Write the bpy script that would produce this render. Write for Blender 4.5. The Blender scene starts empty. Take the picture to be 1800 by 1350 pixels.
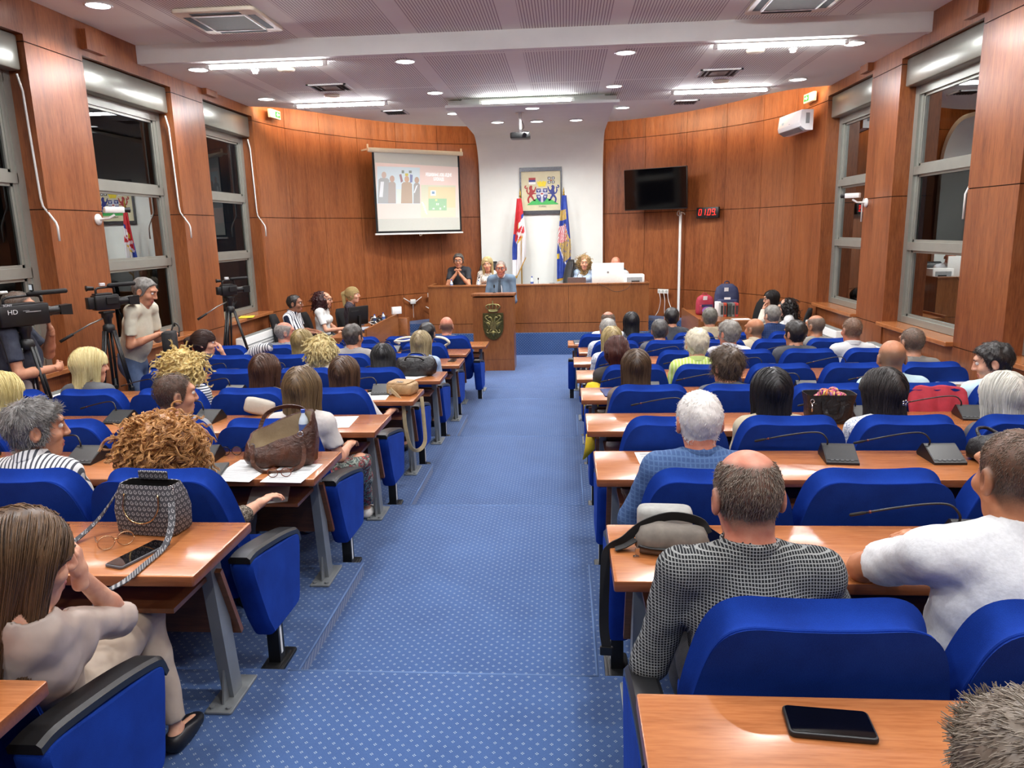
import bpy, math, random
import numpy as np
from mathutils import Vector, Matrix, Euler
random.seed(7); RNG = np.random.default_rng(7)
SC = bpy.context.scene
COL = SC.collection
PI = math.pi

# ------------------------------------------------------------------ camera, world, exposure
cam_d = bpy.data.cameras.new('camera'); cam = bpy.data.objects.new('camera', cam_d); COL.objects.link(cam)
_p, _r, _y = 0.20341742, -0.02316725, 0.07405919
_f = Vector((-math.sin(_y)*math.cos(_p), math.cos(_y)*math.cos(_p), -math.sin(_p)))
_rt = Vector((math.cos(_y), math.sin(_y), 0)); _up = _rt.cross(_f)
_r2 = _rt*math.cos(_r) + _up*math.sin(_r); _u2 = -_rt*math.sin(_r) + _up*math.cos(_r)
cam.matrix_world = Matrix(((_r2.x, _u2.x, -_f.x, 0.579), (_r2.y, _u2.y, -_f.y, 0.0), (_r2.z, _u2.z, -_f.z, 2.4428), (0, 0, 0, 1)))
cam_d.sensor_width = 36; cam_d.lens = 1308.9/1800*36; cam_d.clip_start = .05
SC.camera = cam
SC.view_settings.view_transform = 'Standard'; SC.view_settings.look = 'None'
SC.view_settings.exposure = 0.16; SC.view_settings.gamma = 1; SC.view_settings.use_curve_mapping = False
w = bpy.data.worlds.new('night'); SC.world = w; w.use_nodes = True
w.node_tree.nodes['Background'].inputs[0].default_value = (.010, .012, .016, 1)
w.node_tree.nodes['Background'].inputs[1].default_value = 1.0
try:
    SC.cycles.max_bounces = 8; SC.cycles.diffuse_bounces = 6; SC.cycles.glossy_bounces = 3
    SC.cycles.transmission_bounces = 4; SC.cycles.transparent_max_bounces = 6; SC.cycles.use_denoising = True
    SC.cycles.sample_clamp_indirect = 6; SC.cycles.use_light_tree = True; SC.cycles.caustics_reflective = False; SC.cycles.caustics_refractive = False
except Exception: pass
P_DOWN, P_TUBE, P_COVE = 21.0, 14.0, 110.0

# ------------------------------------------------------------------ materials
def lin(c):
    if isinstance(c, str):
        c = [int(c[i:i+2], 16)/255 for i in (0, 2, 4)]
    return tuple((x/12.92 if x <= .04045 else ((x+.055)/1.055)**2.4) for x in c[:3]) + (1,)
def mix(a, b, t): return tuple(a[i]*(1-t)+b[i]*t for i in range(3)) + (1,)
_M = {}
class NT:
    def __init__(s, name, rough=.5, spec=.5, metal=0.):
        s.m = bpy.data.materials.new(name); s.m.use_nodes = True; s.t = s.m.node_tree; s.N = s.t.nodes; s.L = s.t.links
        s.b = s.N['Principled BSDF']; s.b.inputs['Roughness'].default_value = rough; s.b.inputs['Metallic'].default_value = metal
        s.b.inputs['Specular IOR Level'].default_value = spec
    def n(s, typ, **k):
        q = s.N.new(typ)
        for a, v in k.items(): setattr(q, a, v)
        return q
    def link(s, a, b): s.L.new(a, b)
    def coord(s, kind='Object', scale=(1, 1, 1), rot=(0, 0, 0)):
        c = s.n('ShaderNodeTexCoord'); mp = s.n('ShaderNodeMapping'); mp.inputs['Scale'].default_value = scale; mp.inputs['Rotation'].default_value = rot
        s.link(c.outputs[kind], mp.inputs[0]); return mp.outputs[0]
    def noise(s, vec, scale, detail=3, rough=.55, dist=0.):
        q = s.n('ShaderNodeTexNoise'); q.inputs['Scale'].default_value = scale; q.inputs['Detail'].default_value = detail
        q.inputs['Roughness'].default_value = rough; q.inputs['Distortion'].default_value = dist
        if vec is not None: s.link(vec, q.inputs['Vector'])
        return q.outputs['Fac']
    def ramp(s, fac, stops, interp='LINEAR'):
        q = s.n('ShaderNodeValToRGB'); q.color_ramp.interpolation = interp; e = q.color_ramp.elements
        while len(e) < len(stops): e.new(.5)
        for i, (p, c) in enumerate(stops): e[i].position = p; e[i].color = c if len(c) == 4 else tuple(c)+(1,)
        s.link(fac, q.inputs[0]); return q.outputs[0]
    def math(s, op, a, b=None, c=None):
        q = s.n('ShaderNodeMath', operation=op)
        for i, v in enumerate((a, b, c)):
            if v is None: continue
            if isinstance(v, (int, float)): q.inputs[i].default_value = v
            else: s.link(v, q.inputs[i])
        return q.outputs[0]
    def mixc(s, fac, a, b, typ='MIX'):
        q = s.n('ShaderNodeMix', data_type='RGBA', blend_type=typ)
        for i, v in ((0, fac), (6, a), (7, b)):
            if isinstance(v, (int, float)): q.inputs[i].default_value = v
            elif isinstance(v, tuple): q.inputs[i].default_value = v
            else: s.link(v, q.inputs[i])
        return q.outputs[2]
    def sep(s, vec):
        q = s.n('ShaderNodeSeparateXYZ'); s.link(vec, q.inputs[0]); return q.outputs
    def color(s, c):
        if isinstance(c, tuple): s.b.inputs['Base Color'].default_value = c
        else: s.link(c, s.b.inputs['Base Color'])
    def bump(s, fac, strength=.2, dist=.01):
        q = s.n('ShaderNodeBump'); q.inputs['Strength'].default_value = strength; q.inputs['Distance'].default_value = dist
        s.link(fac, q.inputs['Height']); s.link(q.outputs[0], s.b.inputs['Normal'])
def plain(name, col, rough=.5, metal=0., spec=.5, var=.12, scale=30., bump=0.):
    if name in _M: return _M[name]
    t = NT(name, rough, spec, metal); c = lin(col)
    f = t.noise(t.coord(), scale, 3)
    t.color(t.ramp(f, [(.3, mix(c, (0, 0, 0), var)), (.7, tuple(min(1, k*(1+var*.5)) for k in c[:3])+(1,))]))
    if bump: t.bump(f, bump, .004)
    _M[name] = t.m; return t.m
def emit(name, col, strength):
    if name in _M: return _M[name]
    t = NT(name); t.color((0, 0, 0, 1)); t.b.inputs['Emission Color'].default_value = lin(col); t.b.inputs['Emission Strength'].default_value = strength
    _M[name] = t.m; return t.m
def cloth(name, col, rough=.85, weave=500., sheen=.0):
    if name in _M: return _M[name]
    t = NT(name, rough, .25); c = lin(col); v = t.coord()
    f = t.noise(v, 9, 4); g = t.noise(v, weave, 1)
    a = t.ramp(f, [(.3, mix(c, (0, 0, 0), .14)), (.7, mix(c, (1, 1, 1), .04))])
    t.color(t.mixc(.25, a, t.ramp(g, [(.35, mix(c, (0, 0, 0), .35)), (.65, mix(c, (1, 1, 1), .08))])))
    if sheen: t.b.inputs['Sheen Weight'].default_value = sheen; t.b.inputs['Sheen Tint'].default_value = c
    t.bump(t.noise(v, 14, 5), .35, .012)
    _M[name] = t.m; return t.m
def wood(name, dark, mid, light, axis='Z', scale=1., rough=.35, coat=.0, cat=.5, rnd=True):
    """cherry laminate; grain runs along AXIS"""
    t = NT(name, rough, .5)
    s = {'Z': (6, 6, .55), 'X': (.55, 6, 6), 'Y': (6, .55, 6)}[axis]
    v = t.coord('Object', tuple(k*scale for k in s))
    f = t.noise(v, 2.2, 6, .62, .6); g = t.noise(v, 14, 3, .6)
    v2 = t.coord('Object', tuple((1.2 if k > 1 else .18)*scale for k in s)); h = t.noise(v2, 1.6, 2)
    c = t.ramp(f, [(.30, lin(dark)), (.50, lin(mid)), (.74, lin(light))])
    c = t.mixc(.38, c, t.ramp(g, [(.35, lin(dark)), (.6, lin(light))]))
    c = t.mixc(.25, c, t.ramp(h, [(.35, lin(dark)), (.65, lin(light))]))
    t.color(c); t.b.inputs['Coat Weight'].default_value = coat; t.b.inputs['Coat Roughness'].default_value = .12
    _M[name] = t.m; return t.m
WALLWOOD = wood('wall cherry laminate', '5c2d16', '8c4d29', 'a5673d', 'Z', 1., .33)
DESKWOOD = wood('desk cherry laminate', '834a24', 'a9673a', 'bb7b4c', 'X', 1.3, .24, .3)
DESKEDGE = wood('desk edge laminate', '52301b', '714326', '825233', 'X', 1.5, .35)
DAISWOOD = wood('dais cherry laminate', '633618', '8a5128', '9c6539', 'Z', 1., .3, .15)
SIDEWOOD = wood('side table laminate', '633618', '8e542c', 'a26a3e', 'Y', 1., .3, .15)
GROOVE = plain('dark groove', '24110a', .8)
WHITE = plain('white wall paint', 'dfe3de', .75, var=.03, scale=4)
FASCIA = plain('white ceiling paint', 'e6eae4', .8, var=.03, scale=4)
ALU = plain('anodised aluminium', 'a3a69d', .38, .55, var=.06, scale=6)
ROLLER = plain('roller box metal', '9fa298', .28, .6, var=.1, scale=3)
BLACKP = plain('black plastic', '141516', .42)
BLACKM = plain('matt black', '0c0c0d', .75)
WHITEP = plain('white plastic', 'e6e7e3', .4, var=.04)
CREAMP = plain('cream plastic', 'ddd6bf', .45, var=.04)
GREYLEG = plain('grey painted steel', '83888a', .42, .25, var=.08, scale=12)
PAPER = plain('white paper', 'e9ebea', .7, var=.03)
CHROME = plain('chrome', 'c9c9c9', .18, 1.)
GLASSBLK = plain('black glass', '050507', .06, 0., .6)

def carpet():
    t = NT('blue carpet', .95, .1)
    c = t.n('ShaderNodeTexCoord'); x, y, z = t.sep(c.outputs['Object'])[:3]
    a = .054
    u = t.math('DIVIDE', x, a); v = t.math('DIVIDE', t.math('SUBTRACT', y, z), a)
    def motif(du):
        uu = t.math('SUBTRACT', t.math('FRACT', t.math('ADD', u, du)), .5); vv = t.math('SUBTRACT', t.math('FRACT', t.math('ADD', v, du)), .5)
        au = t.math('ABSOLUTE', uu); av = t.math('ABSOLUTE', vv)
        d1 = t.math('ADD', t.math('ABSOLUTE', t.math('SUBTRACT', au, .085)), av)
        d2 = t.math('ADD', t.math('ABSOLUTE', t.math('SUBTRACT', av, .085)), au)
        return t.math('LESS_THAN', t.math('MINIMUM', d1, d2), .050)
    m = t.math('MAXIMUM', motif(.0), motif(.5))
    f = t.noise(c.outputs['Object'], 2.5, 4); g = t.noise(c.outputs['Object'], 420, 2)
    base = t.ramp(f, [(.3, lin('2f4b7a')), (.7, lin('3c5b8d'))])
    base = t.mixc(.35, base, t.ramp(g, [(.35, lin('274070')), (.65, lin('4d6c9e'))]))
    t.color(t.mixc(m, base, lin('a3b0ba'))); t.bump(g, .4, .004)
    t.b.inputs['Sheen Weight'].default_value = .25; t.b.inputs['Sheen Roughness'].default_value = .5
    return t.m
CARPET = carpet()
def ceiling_mat():
    t = NT('slatted acoustic ceiling', .85, .2)
    c = t.n('ShaderNodeTexCoord'); x, y, z = t.sep(c.outputs['Object'])[:3]
    s = t.math('FRACT', t.math('DIVIDE', x, .032)); st = t.math('LESS_THAN', s, .34)
    bx = t.math('FRACT', t.math('ADD', t.math('DIVIDE', x, 1.2), .085)); inx = t.math('GREATER_THAN', bx, .17)
    by = t.math('FRACT', t.math('DIVIDE', t.math('SUBTRACT', y, 9.33), 1.95)); iny = t.math('GREATER_THAN', by, .035)
    lim = t.math('MULTIPLY', t.math('LESS_THAN', t.math('ABSOLUTE', x), 3.8), t.math('LESS_THAN', y, 13.1))
    m = t.math('MULTIPLY', t.math('MULTIPLY', st, inx), t.math('MULTIPLY', iny, lim))
    f = t.noise(c.outputs['Object'], 1.2, 2)
    base = t.ramp(f, [(.3, lin('e9efe6')), (.7, lin('eef3ea'))])
    t.color(t.mixc(m, base, lin('a9a6a4'))); return t.m
CEIL = ceiling_mat()
def glass_mat():
    t = NT('night window glass'); t.N.remove(t.b)
    g = t.n('ShaderNodeBsdfGlossy'); g.inputs['Roughness'].default_value = .0; g.inputs['Color'].default_value = (.40, .42, .42, 1)
    tr = t.n('ShaderNodeBsdfTransparent'); tr.inputs['Color'].default_value = (.55, .6, .6, 1)
    fr = t.n('ShaderNodeFresnel'); fr.inputs['IOR'].default_value = 1.5
    mx = t.n('ShaderNodeMixShader'); t.link(t.math('ADD', fr.outputs[0], .05), mx.inputs[0]); t.link(tr.outputs[0], mx.inputs[1]); t.link(g.outputs[0], mx.inputs[2])
    t.link(mx.outputs[0], t.N['Material Output'].inputs[0]); return t.m
GLASS = glass_mat()

# ------------------------------------------------------------------ mesh helper
class MB:
    def __init__(s): s.v = []; s.f = []; s.mi = []; s.cur = 0; s.sm = []; s.smooth = False
    def add(s, vs, fs, mat=None):
        o = len(s.v); s.v += [tuple(map(float, p)) for p in vs]
        for f in fs: s.f.append(tuple(o+i for i in f)); s.mi.append(s.cur if mat is None else mat); s.sm.append(s.smooth)
        return s
    def box(s, c, d, rz=0., rx=0., ry=0.):
        h = [k/2 for k in d]; vs = [Vector((sx*h[0], sy*h[1], sz*h[2])) for sx in (-1, 1) for sy in (-1, 1) for sz in (-1, 1)]
        R = Euler((rx, ry, rz)).to_matrix(); c = Vector(c)
        return s.add([R @ v + c for v in vs], [(0, 1, 3, 2), (4, 6, 7, 5), (0, 4, 5, 1), (2, 3, 7, 6), (0, 2, 6, 4), (1, 5, 7, 3)])
    def bb(s, a, b): return s.box([(a[i]+b[i])/2 for i in range(3)], [abs(b[i]-a[i]) for i in range(3)])
    def rbox(s, c, d, r=.01, rz=0., rx=0., ry=0., seg=3):
        """box with rounded vertical (local z) edges and chamfered top/bottom"""
        x, y, z = [k/2 for k in d]; r = min(r, x*.98, y*.98); pts = []
        for cx, cy, a0 in ((x-r, y-r, 0), (-x+r, y-r, PI/2), (-x+r, -y+r, PI), (x-r, -y+r, 1.5*PI)):
            for k in range(seg+1):
                a = a0+PI/2*k/seg; pts.append((cx+r*math.cos(a), cy+r*math.sin(a), cx, cy))
        e = min(r*.6, z*.6); R = Euler((rx, ry, rz)).to_matrix(); C = Vector(c); rings = []
        for zz, ins in ((-z, e), (-z+e*.3, e*.3), (-z+e, 0), (z-e, 0), (z-e*.3, e*.3), (z, e)):
            ring = []
            for px, py, cx, cy in pts:
                L = math.hypot(px, py); k = 1-ins/max(min(x, y), 1e-6)
                ring.append(R @ Vector((px - math.copysign(ins, px) if abs(px) > ins else 0, py - math.copysign(ins, py) if abs(py) > ins else 0, zz)) + C)
            rings.append(ring)
        return s.loft(rings, True, True)
    def loft(s, rings, cap0=False, cap1=False, closed=True):
        n = len(rings[0]); vs = [p for r in rings for p in r]; fs = []
        for i in range(len(rings)-1):
            for j in range(n if closed else n-1):
                k = (j+1) % n; fs.append((i*n+j, i*n+k, (i+1)*n+k, (i+1)*n+j))
        if cap0: fs.append(tuple(range(n-1, -1, -1)))
        if cap1: fs.append(tuple((len(rings)-1)*n+j for j in range(n)))
        return s.add(vs, fs)
    def tube(s, path, r, n=8, caps=True):
        path = [Vector(p) for p in path]; rr = r if isinstance(r, (list, tuple)) else [r]*len(path); rings = []; prev = None
        for i, p in enumerate(path):
            d = (path[min(i+1, len(path)-1)]-path[max(i-1, 0)])
            d = d.normalized() if d.length > 1e-9 else Vector((0, 0, 1))
            if prev is None:
                a = Vector((0, 0, 1)) if abs(d.z) < .9 else Vector((1, 0, 0)); x = d.cross(a).normalized()
            else: x = (prev - d*prev.dot(d)); x = x.normalized() if x.length > 1e-6 else prev
            prev = x; y = d.cross(x); rings.append([p+(x*math.cos(2*PI*k/n)+y*math.sin(2*PI*k/n))*rr[i] for k in range(n)])
        return s.loft(rings, caps, caps)
    def ribbon(s, path, wdt, up=(0, 0, 1), th=.003):
        path = [Vector(p) for p in path]; up = Vector(up); rings = []
        for i, p in enumerate(path):
            d = (path[min(i+1, len(path)-1)]-path[max(i-1, 0)]).normalized(); sd = d.cross(up)
            sd = sd.normalized() if sd.length > 1e-4 else Vector((1, 0, 0)); nn = sd.cross(d)
            rings.append([p+sd*wdt/2+nn*th/2, p-sd*wdt/2+nn*th/2, p-sd*wdt/2-nn*th/2, p+sd*wdt/2-nn*th/2])
        return s.loft(rings, True, True)
    def cyl(s, a, b, r, n=16, r2=None): return s.tube([a, b], [r, r if r2 is None else r2], n)
    def lathe(s, prof, c=(0, 0, 0), n=24, cap=True, R=None):
        C = Vector(c); rings = []
        for r, z in prof:
            ring = [Vector((r*math.cos(2*PI*k/n), r*math.sin(2*PI*k/n), z)) for k in range(n)]
            rings.append([(R @ p if R is not None else p)+C for p in ring])
        return s.loft(rings, cap, cap)
    def prism(s, poly, a, b, frame=None):
        """polygon (u,v) extruded from a to b along w; FRAME maps (u,v,w)->xyz"""
        fr = frame or (lambda u, v, w: (u, v, w)); n = len(poly)
        vs = [fr(u, v, a) for u, v in poly]+[fr(u, v, b) for u, v in poly]
        return s.add(vs, [tuple(range(n-1, -1, -1)), tuple(range(n, 2*n))]+[(i, (i+1) % n, n+(i+1) % n, n+i) for i in range(n)])
    def ell(s, c, r, n=16, m=10, R=None):
        C = Vector(c); rings = []
        for i in range(m+1):
            a = -PI/2+PI*i/m; ca = max(math.cos(a), 1e-3)
            ring = [Vector((r[0]*ca*math.cos(2*PI*k/n), r[1]*ca*math.sin(2*PI*k/n), r[2]*math.sin(a))) for k in range(n)]
            rings.append([(R @ p if R is not None else p)+C for p in ring])
        return s.loft(rings, True, True)
    def data(s, name, mats, smooth=False, recalc=True):
        me = bpy.data.meshes.new(name); me.from_pydata(s.v, [], s.f)
        for m in (mats if isinstance(mats, (list, tuple)) else [mats]): me.materials.append(m)
        if len(me.materials) > 1: me.polygons.foreach_set('material_index', s.mi)
        if recalc:
            import bmesh
            bm = bmesh.new(); bm.from_mesh(me); bmesh.ops.recalc_face_normals(bm, faces=bm.faces); bm.to_mesh(me); bm.free()
        if smooth is True: me.polygons.foreach_set('use_smooth', [True]*len(me.polygons))
        elif smooth: me.polygons.foreach_set('use_smooth', [True]*len(me.polygons)); 
        me.update(); return me
    def build(s, name, mats, parent=None, smooth=False, loc=None, rot=None, auto=None):
        ob = bpy.data.objects.new(name, s.data(name, mats, smooth)); COL.objects.link(ob)
        if auto is not None:
            me = ob.data; me.polygons.foreach_set('use_smooth', [True]*len(me.polygons))
            try: me.set_sharp_from_angle(angle=auto)
            except Exception: pass
        if parent is not None: ob.parent = parent
        if loc is not None: ob.location = loc
        if rot is not None: ob.rotation_euler = rot
        return ob
def tag(o, label=None, cat=None, group=None, kind=None):
    if label: o['label'] = label
    if cat: o['category'] = cat
    if group: o['group'] = group
    if kind: o['kind'] = kind
    return o
def thing(name, label, cat, loc=(0, 0, 0), rz=0., group=None, rot=None):
    o = bpy.data.objects.new(name, None); COL.objects.link(o); o.location = loc; o.rotation_euler = rot or (0, 0, rz); o.empty_display_size = .1
    return tag(o, label, cat, group)
def struct(o): o['kind'] = 'structure'; return o
def dup(o, loc=None, rz=None, label=None, group=None, parent=None):
    c = o.copy(); COL.objects.link(c)
    if parent is not None: c.parent = parent
    if loc is not None: c.location = loc
    if rz is not None: c.rotation_euler = (0, 0, rz)
    if label: c['label'] = label
    if group: c['group'] = group
    for ch in o.children: dup(ch, parent=c)
    return c
def text(name, body, size, mat, parent=None, loc=(0, 0, 0), rot=(PI/2, 0, 0), ext=.001, align='CENTER', sx=1.):
    cu = bpy.data.curves.new(name, 'FONT'); cu.body = body; cu.size = size; cu.extrude = ext; cu.align_x = align; cu.align_y = 'CENTER'
    o = bpy.data.objects.new(name, cu); COL.objects.link(o); cu.materials.append(mat); o.location = loc; o.rotation_euler = rot; o.scale = (sx, 1, 1)
    if parent is not None: o.parent = parent
    bpy.context.view_layer.update()
    me = bpy.data.meshes.new_from_object(o.evaluated_get(bpy.context.evaluated_depsgraph_get())); q = bpy.data.objects.new(name, me); COL.objects.link(q)
    q.location = loc; q.rotation_euler = rot; q.scale = (sx, 1, 1); q.parent = parent
    bpy.data.objects.remove(o); return q
def cr(pts, sub):
    """Catmull-Rom through points"""
    P = [np.array(p, float) for p in pts]; P = [2*P[0]-P[1]]+P+[2*P[-1]-P[-2]]; out = []
    for i in range(1, len(P)-2):
        for k in range(sub):
            t = k/sub; a, b, c, d = P[i-1:i+3]
            out.append(.5*((2*b)+(-a+c)*t+(2*a-5*b+4*c-d)*t*t+(-a+3*b-3*c+d)*t**3))
    out.append(P[-2]); return out
# ------------------------------------------------------------------ the room
XL, XR = -4.5, 4.65
ZF = lambda i: .60-.074*i                   # floor level of row i (row 0 = rearmost, 8 = front)
ROWY = [1.615, 2.84, 4.10, 5.285, 6.53, 7.765, 9.03, 10.26, 11.43]
LED = .68
fl = MB()
# aisle levels: one carpeted step per two rows, side platforms one per row
ay = [-6.5, .45] + [ROWY[i]+.11 for i in (1, 3, 5, 7)]
for n, i in enumerate((-1, 1, 3, 5, 7)):
    fl.bb((-LED, ay[n], -.4), (LED+.03, ay[n+1], ZF(i)))
for i in range(-4, 9):
    y0 = ROWY[i-1]+.11 if i >= 1 else ROWY[0]+.11-1.225*(1-i); y1 = ROWY[i]+.11 if i >= 0 else ROWY[0]+.11-1.225*(-i)
    for a, b in ((XL-.1, -LED), (LED+.03, XR+.1)): fl.bb((a, y0, -.4), (b, y1, ZF(i)))
fl.bb((XL-.1, ROWY[8]+.11, -.4), (XR+.1, 17.2, .0)); fl.bb((-LED, ay[-1], -.4), (LED+.03, ROWY[8]+.105, 0.0))
struct(fl.build('floor', CARPET))
ns = MB(); ns.smooth = True
for n, i in enumerate((-1, 1, 3, 5, 7)):
    if i > 0: ns.cyl((-LED, ay[n+1]-.004, ZF(i)-.004), (LED+.03, ay[n+1]-.004, ZF(i)-.004), .007, 8)
for i in range(0, 9, 2):
    for x in (-LED, LED+.03): ns.cyl((x, ROWY[i-1]+.11 if i else ROWY[0]-1.115, ZF(i)-.004), (x, ROWY[i]+.11, ZF(i)-.004), .007, 8)
struct(ns.build('trim_3', plain('worn carpet nosing', '5f7aa6', .95, var=.1), smooth=True))

# side walls: boarded pilasters, window openings, apron below the sills
PIL = [(-6.5, 5.38), (7.2, 8.08), (9.88, 10.76), (12.45, 12.6)]
WIN = [(5.38, 7.2), (8.08, 9.88), (10.76, 12.45)]
ZB = [(0, 1.135), (1.145, 2.745), (2.755, 4.29), (4.30, 5.0)]
def side_wall(side, X, s):
    m = MB()
    def bx(xa, xb, ya, yb, za, zb): m.bb((X+s*xa, ya, za), (X+s*xb, yb, zb))
    for ya, yb in PIL:
        n = max(1, round((yb-ya)/1.0)); st = (yb-ya)/n
        for k in range(n):
            for za, zb in ZB: bx(0, .34, ya+k*st+(.004 if k else 0), ya+(k+1)*st-(.004 if k < n-1 else 0), za, zb)
    for ya, yb in WIN:
        bx(.02, .34, ya, yb, 0, 1.135); bx(.0, .34, ya, yb, 4.36, 5.0)
        bx(-.07, .02, ya+.002, ya+.34, 4.42, 4.62) if side == 'left' else bx(-.07, .02, ya, ya+.26, 4.40, 4.60)
    m.cur = 1; m.bb((X+s*.012, -6.5, 0), (X+s*.33, 5.37, 5))
    for ya, yb in PIL[1:]: m.bb((X+s*.012, ya+.01, 0), (X+s*.33, yb-.01, 5))
    struct(m.build('wall_'+side, [WALLWOOD, GROOVE]))
    t = MB()
    for ya, yb in WIN: t.bb((X-s*.06, ya, 1.135), (X+s*.34, yb, 1.185)) if False else t.rbox((X+s*.13, (ya+yb)/2, 1.16), (.42, yb-ya, .05), .012)
    struct(t.build('trim_1' if side == 'left' else 'trim_2', DESKWOOD))
side_wall('left', XL, -1); side_wall('right', XR, 1)
wn = 0
for side, X, s in (('left', XL, -1), ('right', XR, 1)):
    for ya, yb in WIN:
        wn += 1
        e = thing('window_%d' % wn, None, None, (X+s*.24, (ya+yb)/2, 0)); e['kind'] = 'structure'
        h = (yb-ya)/2; z0, z1 = 1.19, 4.04
        f = MB()
        for ys in (-1, 1): f.bb((-.05, ys*h, z0), (.05, ys*(h-.1), z1)); f.bb((-.02, ys*(h-.1), z0), (.04, ys*(h-.16), z1))
        for za, zb in ((z0, z0+.08), (2.09, 2.19), (2.995, 3.095), (z1-.11, z1)): f.bb((-.045, -h+.09, za), (.05, h-.09, zb))
        for za, zb in ((z0+.08, 2.09), (2.19, 2.995), (3.095, z1-.11)):
            for ys in (-1, 1): f.bb((-.012, ys*(h-.16), za), (.03, ys*(h-.19), zb))
            f.bb((-.012, -h+.16, za), (.03, h-.16, za+.03)); f.bb((-.012, -h+.16, zb-.03), (.03, h-.16, zb))
        f.build('window_frame', ALU, e)
        p = MB()
        for za, zb in ((z0+.1, 2.08), (2.2, 2.985), (3.105, z1-.12)):
            p.add([(.01, -h+.17, za), (.01, h-.17, za), (.01, h-.17, zb), (.01, -h+.17, zb)], [(0, 1, 2, 3)])
        p.build('window_pane', GLASS, e)
        r = MB(); r.rbox((-s*.06, 0, 4.19), (.26, 2*h-.02, .32), .03); r.build('roller_box', ROLLER, e, auto=.6)
        k = MB(); yk = h-.03; xo = -s*.16
        k.smooth = True
        if side == 'left':
            k.tube([(xo, yk-.02, 4.0), (xo-s*.02, yk-.0, 3.85), (xo-s*.03, yk+.02, 2.85), (xo-s*.035, yk+.03, 2.78), (xo-s*.13, yk+.05, 2.62), (xo-s*.14, yk+.05, 2.58), (xo-s*.14, yk+.05, 2.44)], .011, 8)
        else:
            yk = -h+.04; k.tube([(xo, yk, 4.0), (xo-s*.03, yk-.02, 2.85), (xo-s*.09, yk-.02, 2.7), (xo-s*.09, yk-.02, 2.45)], .011, 8)
        k.build('roller_crank', WHITEP, e, smooth=True)
# night outside: a dull building face seen through the panes
for n, (X, s) in enumerate(((XL, -1), (XR, 1))):
    m = MB(); m.bb((X+s*5, -8, -4), (X+s*5.3, 20, 9))
    o = m.build('exterior_facade', plain('night facade', '3a3c3c', .9, var=.3, scale=.6)); o['kind'] = 'structure'

# curved panelled wall behind the dais
LP = [(-4.5, 12.52), (-4.33, 13.45), (-3.98, 14.27), (-3.5, 15.12), (-2.9, 15.9), (-2.13, 16.48), (-1.29, 16.82), (0.08, 16.98)]
RP = [(1.45, 16.8), (2.28, 16.48), (3.05, 15.92), (3.7, 15.25), (4.2, 14.5), (4.53, 13.6), (4.65, 12.52)]
AL = LP+RP; SUB = 5; CV = cr(AL, SUB)
wb = MB()
for k in range(len(AL)-1):
    seg = CV[k*SUB:(k+1)*SUB+1]
    # pull the ends in a little: the vertical seams
    a, b = np.array(seg[0]), np.array(seg[-1]); L = np.linalg.norm(b-a)
    seg = [np.array(p) for p in seg]; seg[0] = seg[0]+(seg[1]-seg[0])*.02; seg[-1] = seg[-1]+(seg[-2]-seg[-1])*.02
    for za, zb in ZB:
        ring_i = []; ring_o = []
        for j, p in enumerate(seg):
            d = seg[min(j+1, len(seg)-1)]-seg[max(j-1, 0)]; d = d/np.linalg.norm(d); nrm = np.array((-d[1], d[0]))
            ring_i.append(p); ring_o.append(p+nrm*.06)
        vs = []
        for p in ring_i: vs += [(p[0], p[1], za), (p[0], p[1], zb)]
        for p in ring_o: vs += [(p[0], p[1], za), (p[0], p[1], zb)]
        n = len(seg); fs = []
        for j in range(n-1):
            fs += [(2*j, 2*j+2, 2*j+3, 2*j+1), (2*n+2*j, 2*n+2*j+1, 2*n+2*j+3, 2*n+2*j+2), (2*j+1, 2*j+3, 2*n+2*j+3, 2*n+2*j+1), (2*j, 2*n+2*j, 2*n+2*j+2, 2*j+2)]
        fs += [(0, 1, 2*n+1, 2*n), (2*n-2, 4*n-2, 4*n-1, 2*n-1)]
        wb.add(vs, fs)
wb.cur = 1
vs = []
for j, p in enumerate(CV):
    d = CV[min(j+1, len(CV)-1)]-CV[max(j-1, 0)]; d = d/np.linalg.norm(d); q = p+np.array((-d[1], d[0]))*.03
    vs += [(q[0], q[1], -.1), (q[0], q[1], 5.0)]
wb.add(vs, [(2*j, 2*j+2, 2*j+3, 2*j+1) for j in range(len(CV)-1)])
struct(wb.build('wall_front', [WALLWOOD, GROOVE]))
m = MB(); m.bb((XL-.1, -6.7, -.4), (XR+.1, -6.5, 5)); struct(m.build('wall_back', WALLWOOD))
# ceilings: high slab over the rear, lower slab with curved edge, closed void above for the cove light
m = MB(); m.bb((XL-.4, -6.7, 4.70), (XR+.4, 9.25, 4.9)); struct(m.build('ceiling', CEIL))
m = MB(); m.bb((XL-.4, 9.2, 5.0), (XR+.4, 17.4, 5.1)); struct(m.build('ceiling_void', FASCIA))
CE = cr([(-4.5, 12.38), (-4.05, 12.62), (-3.68, 13.15), (-3.25, 13.9), (-2.68, 14.66), (-1.95, 15.25), (-1.2, 15.57), (0.08, 15.68), (1.36, 15.57), (2.05, 15.25), (2.78, 14.62), (3.35, 13.85), (3.77, 13.1), (4.15, 12.6), (4.65, 12.38)], 4)
m = MB(); poly = [(XL-.02, 9.22), (XR+.02, 9.22)]+[(p[0], p[1]) for p in CE[::-1]]
m.prism(poly, 4.5, 4.58); struct(m.build('ceiling_lower', CEIL))
m = MB(); m.bb((XL, 9.16, 4.49), (XR, 9.26, 4.9)); struct(m.build('ceiling_fascia', FASCIA))
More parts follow.
